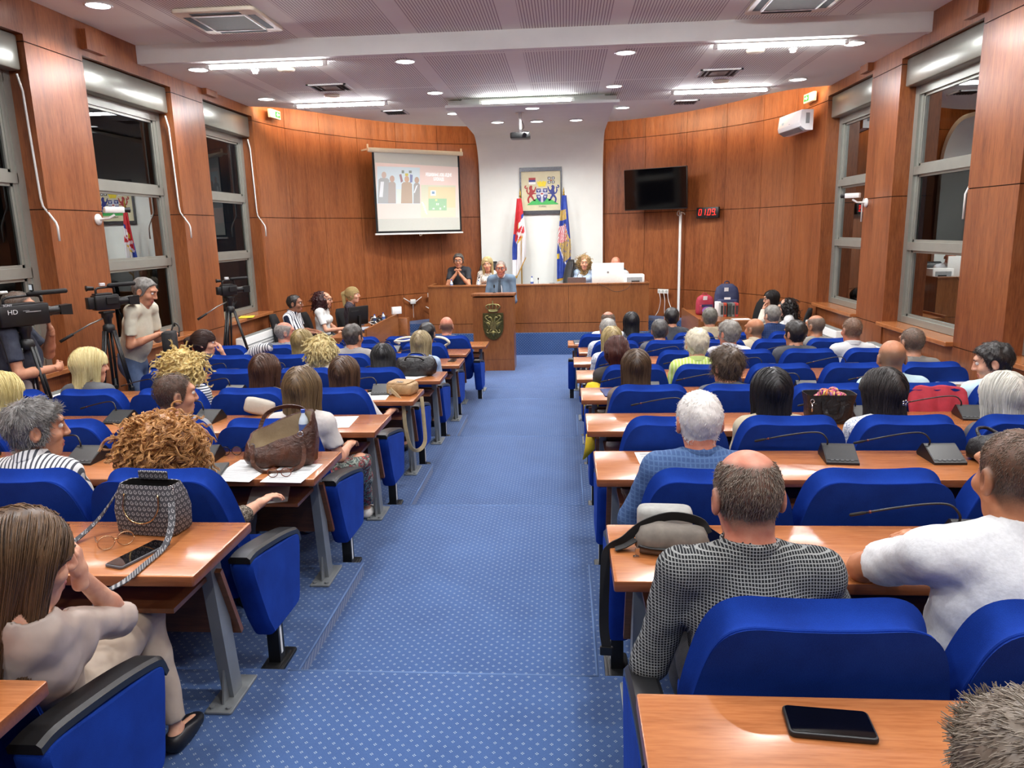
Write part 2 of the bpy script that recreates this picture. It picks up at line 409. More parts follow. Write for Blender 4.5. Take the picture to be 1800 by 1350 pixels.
# white scoop wall behind the chair: vertical, curling forward under the ceiling into a lip
sc = MB(); SX0, SX1 = -1.26, 1.40
prof = [(16.62, 0.4), (16.62, 3.55)]+[(16.62-.85*(1-math.cos(a)), 3.55+.83*math.sin(a)) for a in [PI/2*k/10 for k in range(1, 11)]]+[(14.5, 4.40), (12.42, 4.42)]
for xa, xb in ((SX0, SX1),):
    n = len(prof); vs = [(xa, y, z) for y, z in prof]+[(xb, y, z) for y, z in prof]
    bk = [(16.75, .4), (16.75, 3.6)]+[(16.75-.9*(1-math.cos(a)), 3.6+.86*math.sin(a)) for a in [PI/2*k/10 for k in range(1, 11)]]+[(14.5, 4.46), (12.42, 4.48)]
    vs += [(xa, y, z) for y, z in bk]+[(xb, y, z) for y, z in bk]; fs = []
    for j in range(n-1):
        fs += [(j, j+1, n+j+1, n+j), (2*n+j, 3*n+j, 3*n+j+1, 2*n+j+1), (j, 2*n+j, 2*n+j+1, j+1), (n+j, n+j+1, 3*n+j+1, 3*n+j)]
    fs += [(n-1, 3*n-1, 4*n-1, 2*n-1), (0, n, 3*n, 2*n)]
    sc.add(vs, fs)
sc.bb((SX0-.02, 12.22, 4.345), (SX1+.04, 12.5, 4.385)); sc.bb((SX0+.22, 12.40, 4.385), (SX1-.18, 12.56, 4.5))
struct(sc.build('wall_white', WHITE, auto=.5))
# dais platform with carpet riser
m = MB(); m.bb((-2.16, 14.66, 0), (2.2, 17.0, .44)); 
pl = [(-3.35, 14.9), (3.35, 14.9), (3.25, 15.45), (2.6, 16.1), (1.8, 16.55), (.08, 16.85), (-1.7, 16.55), (-2.5, 16.1), (-3.15, 15.45)]
m.prism(pl, 0, .40); m.prism([(x*.985, y+.35 if y < 15 else y) for x, y in pl], .40, .58)
m.bb((-4.46, 11.75, 0), (-3.32, 14.3, .12))
struct(m.build('floor_dais', CARPET))
# skirting strip of carpet along the curved wall behind the dais is left to the wall; low white radiators stand below the windows
def radiator(x, y0, y1, label, s):
    t = thing('radiator', label, 'radiator', (x, (y0+y1)/2, ZF(4)-.03 if y0 < 7 else .2))
    h = (y1-y0)/2; b = MB(); b.rbox((0, 0, .42), (.14, 2*h, .62), .02); b.build('casing', WHITEP, t, auto=.6)
    g = MB()
    n = int(2*h/.045)
    for k in range(n): g.bb((-.05, -h+.03+k*.045, .728), (.05, -h+.05+k*.045, .738))
    for k in range(10): g.bb((-s*.072-.003, -h+.06, .2+k*.045), (-s*.072+.003, h-.06, .215+k*.045))
    g.build('grille', plain('radiator slot', '8d918f', .5), t)
radiator(XL+.16, 8.15, 9.8, 'white perforated radiator under the window behind the standing man in jeans', -1)
radiator(XL+.16, 10.85, 12.3, 'white radiator under the window beside the third video camera', -1)
radiator(XL+.16, 5.5, 7.1, 'white radiator behind the seated cameraman in navy', -1)
radiator(XR-.16, 10.85, 12.3, 'white radiator under the window near the air conditioner', 1)
radiator(XR-.16, 8.15, 9.8, 'white radiator under the broad window by the bald man in light blue', 1)
radiator(XR-.16, 5.5, 7.1, 'white radiator at the far right beyond the man in profile', 1)

# ------------------------------------------------------------------ ceiling lamps
LAMPW = emit('lamp diffuser', 'ffffff', 9.0); TUBEW = emit('tube diffuser', 'fbfaff', 95.0)
def area(name, parent, loc, size, power, shape='DISK', size_y=None, rot=(0, 0, 0), col=(1, .985, .96)):
    d = bpy.data.lights.new(name, 'AREA'); d.shape = shape; d.size = size; d.energy = power; d.color = col; d.spread = 2.75 if shape == 'DISK' else 3.0
    if size_y: d.size_y = size_y
    o = bpy.data.objects.new(name, d); COL.objects.link(o); o.parent = parent; o.location = loc; o.rotation_euler = rot; return o
rm = MB(); rm.smooth = True
rm.lathe([(.11, 0), (.127, -.004), (.13, -.012), (.12, -.016), (.11, -.010)], n=28, cap=False); ring_d = rm.data('ring', WHITEP, True)
dm = MB(); dm.lathe([(.111, -.008), (.1115, -.009), (.08, -.011), (.001, -.0115)], n=28); diff_d = dm.data('diffuser', LAMPW, True)
def downlight(x, y, z, label):
    t = thing('ceiling_downlight', label, 'ceiling light', (x, y, z), group='round ceiling downlights')
    for n, d in (('ring', ring_d), ('diffuser', diff_d)):
        o = bpy.data.objects.new(n, d); COL.objects.link(o); o.parent = t
    o = area('downlight_lamp', t, (0, 0, -.02), .21, P_DOWN*(1.9 if y > 12.5 else 1.05 if y > 9 else 1.15 if abs(x) > 2 else 1.45)); o.data.spread = 2.75 if y > 12.5 else 2.5 if y > 9 else 2.2 if abs(x) > 2 else 3.0
XS = (-3.965, -1.35, 1.32, 3.975); WH = ('by the wall of cameramen', 'above the camera side benches', 'above the clock side benches', 'by the wall under the air conditioner')
for y, z, w_ in ((9.6, 4.5, 'just beyond the white ceiling step'), (11.75, 4.5, 'in second line beyond ceiling step')):
    for x, h in zip(XS, WH): downlight(x, y, z, 'round downlight %s, %s' % (w_, h))
downlight(-1.37, 13.8, 4.5, 'round downlight beside the white lip, screen side'); downlight(1.6, 13.8, 4.5, 'round downlight beside the white lip, television side')
downlight(.06, 12.95, 4.415, 'downlight under the white scoop, nearest the projector'); downlight(-.64, 14.35, 4.402, 'downlight under the white scoop, flag side')
downlight(.08, 14.4, 4.402, 'downlight under the white scoop, middle of its row of three'); downlight(.8, 14.4, 4.402, 'downlight under the white scoop, television side')
for y, w_ in ((7.6, 'beside the air cassettes'), (5.4, 'in the high rear ceiling, second line'), (3.2, 'in the high rear ceiling, third line'), (1.0, 'in the high rear ceiling, fourth line'), (-1.2, 'in the high rear ceiling, fifth line'), (-3.4, 'in the high rear ceiling, last line')):
    for x, h in zip(XS, WH): downlight(x, y, 4.7, 'round downlight %s, %s' % (w_, h))
def tube_lamp(x0, x1, y, z, label, pw=1.):
    L = x1-x0; t = thing('ceiling_tube_light', label, 'tube light', ((x0+x1)/2, y, z), group='white ceiling tube lights')
    b = MB(); b.rbox((0, 0, .03), (L+.1, .07, .03), .006)
    for s in (-1, 1): b.rbox((s*(L/2+.03), 0, -.005), (.05, .05, .05), .006)
    b.build('fitting', WHITEP, t, auto=.6)
    d = MB(); d.smooth = True; d.cyl((-L/2, 0, -.005), (L/2, 0, -.005), .022, 14); d.build('tube', TUBEW, t, smooth=True)
    area('tube_lamp', t, (0, 0, -.032), L, P_TUBE*pw, 'RECTANGLE', .04, col=(.97, .97, 1))
for x0, x1, y, z, l in ((-3.68, -2.3, 9.33, 4.46, 'long white tube light by the ceiling step, wall of cameramen side'), (2.36, 3.76, 9.33, 4.46, 'long white tube light by the ceiling step, air conditioner side'),
                        (-3.65, -2.26, 12.27, 4.46, 'long white tube light over the seated staff beside the screen'), (2.28, 3.66, 12.27, 4.46, 'long white tube light over the table with backpacks')):
    tube_lamp(x0, x1, y, z, l)
tube_lamp(-.7, .69, 12.36, 4.43, 'long white tube light on the lip above the projector', .5)
for y, l in ((6.3, 'front line'), (2.4, 'rear line')):  # added tubes out of view, put in to brighten the ceiling fascia
    for x, q in ((-2.0, 'cameramen side'), (2.05, 'clock side')): tube_lamp(x-.7, x+.7, y, 4.66, 'added unseen tube light on the high rear ceiling, %s, %s' % (l, q), 1.2)
# cove light hidden on top of the lower ceiling edge, washing the top of the curved wall
cv = thing('cove_light', 'warm strip of cove light along the curved ceiling edge', 'cove light')
for j in range(2, len(CE)-3, 3):
    a, b = CE[j], CE[min(j+3, len(CE)-1)]; mid = (a+b)/2; d = b-a; L = float(np.linalg.norm(d)); n = np.array((-d[1], d[0]))/L
    if abs(mid[0]-.07) < 1.3: continue
    p = mid-n*.10
    l = area('cove_lamp', cv, (p[0], p[1], 4.66), L, P_COVE/14, 'RECTANGLE', .05, col=(1, .72, .45))
    l.rotation_euler = Vector((n[0], n[1], -.25)).to_track_quat('-Z', 'Y').to_euler()
sm = MB()
for j in range(len(CE)-1):
    a, b = CE[j], CE[j+1]; sm.cyl((a[0]*.975, a[1]-.1, 4.6), (b[0]*.975, b[1]-.1, 4.6), .012, 6)
sm.build('strip', WHITEP, cv)

# vents, cassettes, detectors in the ceiling
def vent(x, y, sx, sy, z, label):
    t = thing('ceiling_vent', label, 'vent', (x, y, z)); f = MB()
    for s in (-1, 1): f.bb((s*sx/2, -sy/2, -.018), (s*(sx/2-.03), sy/2, 0)); f.bb((-sx/2, s*sy/2, -.018), (sx/2, s*(sy/2-.03), 0))
    f.build('frame', FASCIA, t); b = MB(); b.bb((-sx/2+.03, -sy/2+.03, -.006), (sx/2-.03, sy/2-.03, -.001)); b.build('backing', BLACKM, t)
    g = MB(); n = 8
    for k in range(n):
        xx = -sx/2+.05+(sx-.1)*k/(n-1)
        if 1 < k < n-2 and sx > .45: continue
        g.box((xx, 0, -.012), (.022, sy-.08, .004), ry=.6)
    if sx > .45: g.bb((-sx*.2, -sy*.3, -.014), (sx*.2, sy*.3, -.01))
    g.build('blades', plain('vent grey', '5c5656', .5), t)
vent(-2.73, 11.05, .56, .52, 4.5, 'dark square ceiling vent on the cameramen side'); vent(2.7, 11.05, .56, .52, 4.5, 'dark square ceiling vent on the clock side')
vent(-2.34, 13.45, .40, .45, 4.5, 'small ceiling vent above the projection screen'); vent(2.62, 13.45, .42, .42, 4.5, 'small ceiling vent above the television')
def cassette(x, y, label):
    t = thing('air_cassette', label, 'air conditioner', (x, y, 4.7)); b = MB(); b.rbox((0, 0, -.024), (.86, .86, .044), .05); b.build('panel', CREAMP, t, auto=.6)
    g = MB(); g.bb((-.26, -.26, -.052), (.26, .26, -.041)); g.build('intake_grille', plain('grille tan', '463e30', .7), t)
    for k in range(4):
        o = MB(); o.bb((-.26, .30, -.048), (.26, .38, -.040)); q = o.build('louvre', BLACKM, t); q.rotation_euler = (0, 0, k*PI/2)
    f = MB()
    for k in range(4): 
        c, s_ = math.cos(k*PI/2), math.sin(k*PI/2); f.box((-.275*s_, .275*c, -.05), (.57, .016, .012), rz=k*PI/2)
    f.build('grille_rim', WHITEP, t)
cassette(-2.93, 8.25, 'square ceiling air cassette on the cameramen side of the high ceiling'); cassette(2.95, 8.4, 'square ceiling air cassette on the clock side of the high ceiling')
def disc(x, y, z, r, label, name='ceiling_speaker', cat='speaker'):
    b = MB(); b.smooth = True; b.lathe([(r, 0), (r, -.012), (r*.9, -.03), (r*.5, -.036), (.001, -.038)], (0, 0, 0), 24); tag(b.build(name, CREAMP if cat == 'speaker' else WHITEP, None, True, (x, y, z)), label, cat)
disc(-2.9, 9.75, 4.5, .11, 'round cream ceiling speaker by the tube light, cameramen side'); disc(2.88, 9.75, 4.5, .11, 'round cream ceiling speaker by the tube light, clock side')
disc(-2.9, 11.65, 4.5, .12, 'round ceiling speaker behind the square vent, cameramen side'); disc(2.85, 11.65, 4.5, .12, 'round ceiling speaker behind the square vent, clock side')
for x, l in ((-3.3, 'cameramen side'), (3.32, 'clock side')):
    t = thing('smoke_detector', 'small white smoke detector beside the downlight, '+l, 'smoke detector', (x, 9.75, 4.5)); b = MB(); b.lathe([(.05, 0), (.05, -.02), (.045, -.025)]); b.build('base', WHITEP, t, True)
    b = MB(); b.lathe([(.035, -.025), (.036, -.045), (.02, -.055), (.001, -.056)]); b.build('sensor', WHITEP, t, True)
# ------------------------------------------------------------------ desks, seats, microphones
def fabric():
    t = NT('royal blue upholstery', .9, .15); v = t.coord(); f = t.noise(v, 7, 3); g = t.noise(v, 600, 1); c = lin('123a97')
    a = t.ramp(f, [(.3, lin('0c2a7a')), (.7, lin('133a98'))]); t.color(t.mixc(.25, a, t.ramp(g, [(.3, lin('091f5c')), (.7, lin('1e48a8'))])))
    t.b.inputs['Sheen Weight'].default_value = .25; t.b.inputs['Sheen Roughness'].default_value = .4; t.b.inputs['Sheen Tint'].default_value = lin('3f6fe0')
    t.bump(g, .25, .003); return t.m
BLUE = fabric()
ARMBLK = plain('armrest black', '17181a', .38)
ORD = ['rear', 'eighth', 'seventh', 'sixth', 'fifth', 'fourth', 'third', 'second', 'front']     # rows counted from the podium: index 8 is the front row
ROWN = lambda i: '%s row' % ORD[i] if i in (0, 8) else '%s row from the podium' % ORD[i]
BANK = {-1: 'camera-side bank', 1: 'clock-side bank'}
KN = ['aisle-end', 'second from aisle', 'third from aisle', 'fourth from aisle', 'fifth from aisle']
XIN = [.74, .735, .73, .715, .705, .685, .67, .75, .61]
XOUT = {-1: [4.0, 4.0, 4.0, 4.0, 4.0, 3.5, 3.95, 3.95, 3.0], 1: [4.1]*8+[3.75]}
CX0 = [1.2]*8+[1.06]
NK = {-1: [5, 5, 5, 5, 5, 4, 5, 5, 3], 1: [5]*8+[5]}

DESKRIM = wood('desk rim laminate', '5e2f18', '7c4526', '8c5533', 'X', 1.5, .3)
def desk(i, s):
    x0, x1 = XIN[i], XOUT[s][i]; z = ZF(i); T = .75
    lab = 'long cherry wood conference desk of the %s, %s' % (ROWN(i), BANK[s])
    t = thing('conference_desk', lab, 'desk', (0, ROWY[i], z), group='tiered conference desks')
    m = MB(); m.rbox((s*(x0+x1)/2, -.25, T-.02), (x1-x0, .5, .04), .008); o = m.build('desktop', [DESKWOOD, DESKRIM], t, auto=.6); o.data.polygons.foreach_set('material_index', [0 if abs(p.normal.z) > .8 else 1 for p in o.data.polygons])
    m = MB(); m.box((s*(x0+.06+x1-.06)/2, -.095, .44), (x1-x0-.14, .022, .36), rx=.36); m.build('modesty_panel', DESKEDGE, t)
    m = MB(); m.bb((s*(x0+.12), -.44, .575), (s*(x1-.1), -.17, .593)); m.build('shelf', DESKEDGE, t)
    xs = [x0+.12, (x0+x1)/2, x1-.12]
    for x in xs:
        g = MB()
        a, b = Vector((s*x, -.16, T-.04)), Vector((s*x, -.075, .012)); dx, dy = .024, .042
        g.loft([[(p.x-dx, p.y-dy, p.z), (p.x+dx, p.y-dy, p.z), (p.x+dx, p.y+dy, p.z), (p.x-dx, p.y+dy, p.z)] for p in (b, a)], True, True)
        g.add([(s*x-.004, -.105, .012), (s*x-.004, -.17, .012), (s*x-.004, -.12, .2), (s*x+.004, -.105, .012), (s*x+.004, -.17, .012), (s*x+.004, -.12, .2)], [(0, 1, 2), (5, 4, 3), (0, 3, 4, 1), (1, 4, 5, 2), (2, 5, 3, 0)])
        leg = g.build('leg', GREYLEG, t)
        q = MB(); q.rbox((s*x, -.085, .006), (.115, .27, .012), .01); q.lathe([(.012, .012), (.012, .02), (.001, .021)], (s*x+.035, -.19, 0), 8); q.lathe([(.012, .012), (.012, .02), (.001, .021)], (s*x-.035, -.19, 0), 8)
        o = q.build('foot_plate', GREYLEG, leg)
    return t
DESKS = {(i, s): desk(i, s) for i in range(9) for s in (-1, 1)}

def outline(k=1., dz=0., n=9):
    """half outline of the seat back, returned as closed loop of (x, z), inset by k metres"""
    pts = [(0, 1.012), (.09, 1.014), (.16, 1.019), (.20, 1.019), (.232, 1.007), (.256, .975), (.275, .92), (.292, .84), (.306, .75), (.314, .66), (.314, .56), (.306, .46), (.29, .425), (.26, .412), (.13, .41), (0, .41)]
    P = cr([(x*.92, z-.052*max(0, (z-.45)/.55)) for x, z in pts], 3); P = [np.array(p) for p in P]; out = []
    full = [(p[0], p[1]) for p in P]+[(-p[0], p[1]) for p in P[::-1][1:-1]]
    n = len(full)
    for j in range(n):
        a, b = np.array(full[j-1]), np.array(full[(j+1) % n]); d = b-a; d = d/(np.linalg.norm(d)+1e-9); nr = np.array((d[1], -d[0]))
        out.append(np.array(full[j])-nr*k)
    return out
def back_ring(ins, y):
    P = outline(min(ins, .045));
    if ins > .045: c0 = np.array((0, .68)); k = (.285-ins)/(.285-.045); P = [c0+(p-c0)*np.array((k, k)) for p in P]
    if True: pass
    P = [tuple(p) for p in P]; R = Matrix.Rotation(.235, 3, 'X'); c = Vector((0, -.2, .44)); out = []
    for x, z in P: out.append(R @ (Vector((x, -.2+y, z))-c)+c)
    return out
def solid(rings): m = MB(); m.loft(rings, True, True); return m
back_m = solid([back_ring(.16, .070), back_ring(.10, .068), back_ring(.05, .058), back_ring(.015, .036), back_ring(0, .008), back_ring(.002, -.012), back_ring(.012, -.03), back_ring(.026, -.045), back_ring(.034, -.052)])
BACK_D = back_m.data('backrest', BLUE, True)
shell_m = solid([back_ring(.035, -.047), back_ring(.031, -.054), back_ring(.038, -.062), back_ring(.1, -.066), back_ring(.2, -.066)])
SHELL_D = shell_m.data('back_shell', BLUE, True)
for d in (BACK_D, SHELL_D):
    try: d.set_sharp_from_angle(angle=.9)
    except Exception: pass
m = MB(); m.smooth = True; m.rbox((0, .03, .405), (.52, .5, .13), .07, seg=6); SEAT_D = m.data('seat', BLUE, True)
try: SEAT_D.set_sharp_from_angle(angle=.8)
except Exception: pass
# thin arm between two seats
def arm_mesh(x, th, y0=-.30, y1=.10):
    m = MB(); prof = [(y0, .24), (y1-.07, .20), (y1, .30), (y1, .53), (y0-.17, .63), (y0-.10, .40)]
    fr = lambda u, v, w: (w, u, v)
    m.prism(prof, x-th/2, x+th/2, fr); return m
def panel_rings(x, th):
    poly = cr([(-.30, .215), (-.12, .207), (-.0, .205), (.04, .225), (.065, .33), (.10, .50), (.085, .548), (.0, .57), (-.2, .605), (-.40, .645), (-.455, .645), (-.465, .60), (-.40, .42), (-.33, .25)], 3)[:-1]
    c = np.mean(poly, axis=0); rings = []
    for xx, k in ((-th/2, .94), (-th/2+.012, .985), (-th/2+.025, 1.), (th/2-.025, 1.), (th/2-.012, .985), (th/2, .94)):
        rings.append([(x+xx, c[0]+(p[0]-c[0])*k, c[1]+(p[1]-c[1])*k) for p in poly])
    return rings
def cap_mesh(x, w_):
    m = MB(); path = cr([(-.47, .655), (-.40, .66), (-.25, .638), (-.1, .61), (.03, .578), (.09, .553), (.115, .50)], 4); rings = []
    for j, p in enumerate(path):
        d = path[min(j+1, len(path)-1)]-path[max(j-1, 0)]; d = d/np.linalg.norm(d); n = np.array((-d[1], d[0])); h = .016
        rings.append([(x-w_/2, *(p-n*h)), (x-w_/2, *(p+n*h*.3)), (x-w_/2+.012, *(p+n*h)), (x+w_/2-.012, *(p+n*h)), (x+w_/2, *(p+n*h*.3)), (x+w_/2, *(p-n*h))])
    m.loft(rings, True, True); return m
def chair_proto(s, end):
    """s: -1/1 bank, the aisle lies towards -s*x; END: aisle seat with the tall side panel"""
    t = thing('conference_chair', 'x', 'seat')
    for n, d in (('backrest', BACK_D), ('seat', SEAT_D)):
        o = bpy.data.objects.new(n, d); COL.objects.link(o); o.parent = t
    o = bpy.data.objects.new('back_shell', SHELL_D); COL.objects.link(o); o.parent = t
    # outer arm towards the wall
    arm_mesh(s*.322, .04).build('side_panel', BLUE, t); m = MB(); m.box((s*.322, -.13, .615), (.05, .42, .02), rx=-.19); m.build('armrest', ARMBLK, t)
    m = MB(); m.bb((s*.322-.025, -.2, 0), (s*.322+.025, -.14, .3)); m.rbox((s*.322, -.17, .008), (.10, .2, .016), .02); m.build('post', BLACKP, t)
    if end:
        x = -s*.40; q = MB(); q.loft(panel_rings(x, .10), True, True); q.build('side_panel', BLUE, t, auto=.7)
        cap_mesh(x, .095).build('armrest', ARMBLK, t, auto=.6)
        q = MB(); q.bb((x-.028, -.215, .01), (x+.028, -.155, .24)); po = q.build('post', BLACKP, t)
        q = MB(); q.rbox((x, -.185, .008), (.11, .24, .018), .015); q.rbox((x, -.185, .018), (.075, .17, .008), .01); q.build('base_plate', BLACKP, po, auto=.6)
        q = MB(); q.bb((x-.03, -.2, .06), (x-.0285, -.18, .2)) if s > 0 else q.bb((x+.0285, -.2, .06), (x+.03, -.18, .2)); q.build('sticker', PAPER, po)
    return t
PROTO = {}
CHAIRS = {}
for s in (-1, 1):
    for i in range(9):
        for k in range(NK[s][i]):
            if i == 0 and k > 1 and s > 0: pass
            key = (s, k == 0); x = s*(CX0[i]+.645*k)
            lab = 'blue padded seat, %s, %s, %s' % (KN[k], ROWN(i), BANK[s])
            loc = (x, ROWY[i]-.80, ZF(i))
            if key not in PROTO:
                o = PROTO[key] = chair_proto(s, k == 0); o.location = loc; o['label'] = lab
            else: o = dup(PROTO[key], loc, label=lab)
            o['group'] = 'blue conference seats in tiers'; CHAIRS[(s, i, k)] = o

# desk microphones: sloped black unit with a gooseneck
def mic_proto():
    t = thing('desk_microphone', 'x', 'microphone'); m = MB()
    prof = [(-.105, 0), (.09, 0), (.10, .012), (.045, .075), (.03, .078), (-.105, .012)]
    m.prism(prof, -.082, .082, lambda u, v, w: (w, u, v)); m.build('base_unit', BLACKP, t)
    m = MB(); a = math.atan2(.066, .135)
    m.box((0, -.035, .0465), (.155, .115, .003), rx=a); m.build('control_panel', plain('mic panel', '2a2c2e', .35), t)
    m = MB()
    for k in range(5): m.box((-.05+.025*k, -.088, .0215), (.014, .009, .003), rx=a)
    m.build('button', plain('mic button', '4a4d50', .4), t)
    m = MB(); m.smooth = True; P = cr([(-.055, .02, .07), (-.056, .02, .10), (-.085, .035, .132), (-.15, .05, .13), (-.26, .07, .105), (-.36, .085, .078)], 4); m.tube(P, .0048, 6); g = m.build('gooseneck', BLACKP, t, smooth=True)
    m = MB(); m.smooth = True; m.tube([(-.36, .085, .078), (-.375, .088, .074), (-.415, .096, .062), (-.42, .097, .061)], [.004, .007, .007, .003], 8); m.build('capsule', BLACKM, g, smooth=True)
    m = MB(); m.smooth = True; m.tube([(-.345, .083, .082), (-.352, .0845, .080)], .0062, 8); m.build('light_ring', plain('mic ring', '6a2e22', .4), g, smooth=True)
    return t
MIC = None
MPOS = {1: {1: [2.08, 2.72, 3.4], 2: [2.03, 2.56, 3.3], 3: [1.45, 2.62, 3.32], 4: [1.3, 1.95, 2.62, 3.42], 5: [1.35, 2.0, 2.62, 3.45], 6: [1.4, 1.98, 2.62, 3.3], 7: [1.35, 2.0, 2.7, 3.3], 8: [1.4, 2.1, 2.7]},
        -1: {1: [2.4, 3.1], 2: [1.48, 2.17, 2.86], 3: [2.03, 2.70, 3.35], 4: [1.05, 1.75, 2.4, 3.1], 5: [1.15, 1.75, 2.35, 3.0], 6: [1.2, 1.85, 2.5, 3.1], 7: [1.15, 1.8, 2.45, 3.1], 8: [1.15, 1.8, 2.5]}}
for s in (1, -1):
    for i in range(1, 9):
        for n, x in enumerate(MPOS[s][i]):
            loc = (s*x, ROWY[i]-.16, ZF(i)+.75); lab = 'gooseneck desk microphone, %s, %s, %s' % (ROWN(i), BANK[s], ['nearest aisle', 'second from aisle', 'third from aisle', 'fourth from aisle'][n])
            if MIC is None: MIC = mic_proto(); MIC.location = loc; MIC['label'] = lab; o = MIC
            else: o = dup(MIC, loc, label=lab)
            o['group'] = 'gooseneck microphones on the desks'
            o.rotation_euler = (0, 0, random.uniform(-.12, .12))
# ------------------------------------------------------------------ podium, dais, wall fittings
BRONZE = plain('aged bronze', '5d5a36', .38, .75, var=.35, scale=40)
BRONZEH = plain('polished bronze relief', '9a9360', .32, .8, var=.25, scale=60)
def heart_shield(w, h, n=10):
    """shield outline (x,z), top at z=0"""
    p = [(-w/2, 0), (w/2, 0), (w/2, -h*.5)]
    for k in range(1, n): a = PI/2*k/n; p.append((w/2*math.cos(a), -h*.5-h*.5*math.sin(a)**1.1))
    p.append((0, -h)); q = [(-x, z) for x, z in p[2:-1]][::-1]
    return p+q
XZ = lambda u, v, w: (u, w, v)
t = thing('lectern', 'tall cherry wood lectern with a bronze crest, in front of the dais', 'lectern', (-.69, 13.0, 0))
m = MB(); m.bb((-.36, 0, 0), (.36, .5, .195)); m.bb((-.355, .006, .195), (.355, .5, .203)); m.bb((-.36, 0, .203), (.36, .5, 1.30)); m.build('body', DAISWOOD, t)
m = MB(); m.rbox((0, .26, 1.335), (.76, .54, .05), .01, rx=-.05); m.build('top', DAISWOOD, t, auto=.6)
m = MB(); sh = heart_shield(.36, .47); m.prism(sh, -.03, .0, lambda u, v, w: (u, w, v+1.03))
inn = [(x*.88, -.03+(z+.02)*.9) for x, z in sh]; m.prism(inn, -.034, -.03, lambda u, v, w: (u, w, v+1.03)); cr_o = m.build('crest', BRONZE, t)
# eagle in low relief: two heads, wings with feathers, tail, central shield with cross
r = MB(); r.smooth = True
for s in (-1, 1):
    r.tube(cr([(s*.01, -.036, .86), (s*.03, -.042, .93), (s*.055, -.042, .96), (s*.085, -.04, .945)], 4), [.018]*9+[.014]*3+[.008], 6)
    r.tube(cr([(s*.03, -.036, .86), (s*.09, -.042, .90), (s*.135, -.042, .955), (s*.115, -.04, .985), (s*.08, -.038, .98)], 4), .011, 6)
    for k in range(6): r.tube([(s*(.05+.018*k), -.036, .895-.004*k), (s*(.075+.016*k), -.041, .80+.018*k), (s*(.07+.013*k), -.037, .745+.028*k)], [.007, .009, .003], 6)
    r.tube(cr([(s*.02, -.036, .76), (s*.06, -.042, .72), (s*.085, -.042, .68), (s*.12, -.038, .70), (s*.10, -.038, .74)], 3), .010, 6)
    for k in range(3): r.tube([(s*(.02+.02*k), -.036, .72-.01*k), (s*(.03+.03*k), -.041, .65+.005*k)], [.008, .004], 6)
r.tube([(0, -.036, .74), (0, -.042, .66), (0, -.036, .61)], [.014, .02, .004], 8)
rel = r.build('eagle_relief', BRONZEH, cr_o, smooth=True)
m = MB(); m.prism([(x*.30, z*.32) for x, z in sh], -.052, -.03, lambda u, v, w: (u, w, v+.875)); m.bb((-.008, -.058, .735), (.008, -.05, .87)); m.bb((-.05, -.058, .80), (.05, -.05, .815)); m.build('inner_shield', BRONZEH, cr_o)
m = MB(); m.smooth = True
m.tube([(-.085+.17*k/8, -.02-.012*math.sin(PI*k/8), 1.07-.012*math.sin(PI*k/8)) for k in range(9)], .014, 8); m.tube([(-.09+.18*k/8, -.02-.012*math.sin(PI*k/8), 1.095-.012*math.sin(PI*k/8)) for k in range(9)], .009, 8)
for k in range(5):
    x = -.1+.05*k; m.tube(cr([(x*.85, -.02, 1.095), (x*1.25, -.03, 1.14), (x*.9, -.024, 1.175), (0, -.02, 1.185)], 3), .010, 6)
m.ell((0, -.02, 1.20), (.012, .012, .014), 8, 6); m.bb((-.004, -.024, 1.21), (.004, -.016, 1.245)); m.bb((-.014, -.024, 1.225), (.014, -.016, 1.233)); m.build('crest_crown', BRONZEH, t, smooth=True)
t = thing('lectern_microphone', 'thin black microphone on the lectern before the speaker', 'microphone', (-.675, 13.2, 1.36))
m = MB(); m.lathe([(.03, 0), (.03, .012), (.006, .016)], n=14); m.build('base', BLACKP, t); m = MB(); m.smooth = True; m.tube([(0, 0, .01), (0, -.01, .10)], .0035, 6); m.build('stem', BLACKP, t); m = MB(); m.smooth = True; m.tube([(0, -.01, .09), (0, -.012, .10), (0, -.016, .145), (0, -.016, .15)], [.006, .013, .013, .006], 10); m.build('windscreen', BLACKM, t, True)

t = thing('dais_desk', 'long high-fronted cherry wood dais desk on the carpeted platform', 'desk', (0, 14.7, 0))
m = MB()
for a, b in ((-2.14, -.92), (-.914, .64), (.646, 2.2)): m.bb((a, 0, .635), (b, .03, 1.37)); m.bb((a, 0, .445), (b, .03, .625))
m.bb((-2.14, .03, .445), (-2.11, .82, 1.37)); m.bb((2.17, .03, .445), (2.2, .82, 1.37)); m.build('front_panel', DAISWOOD, t)
m = MB(); m.bb((-2.15, -.015, 1.37), (2.21, .2, 1.395)); m.bb((-2.15, .2, 1.37), (-2.10, .83, 1.395)); m.bb((2.16, .2, 1.37), (2.21, .83, 1.395)); m.build('ledge', DAISWOOD, t)
m = MB(); m.bb((-2.11, .03, 1.20), (2.17, .8, 1.23)); m.build('worktop', DAISWOOD, t)
m = MB(); m.bb((-2.1, .012, .445), (2.16, .02, 1.36)); m.build('backing', GROOVE, t)
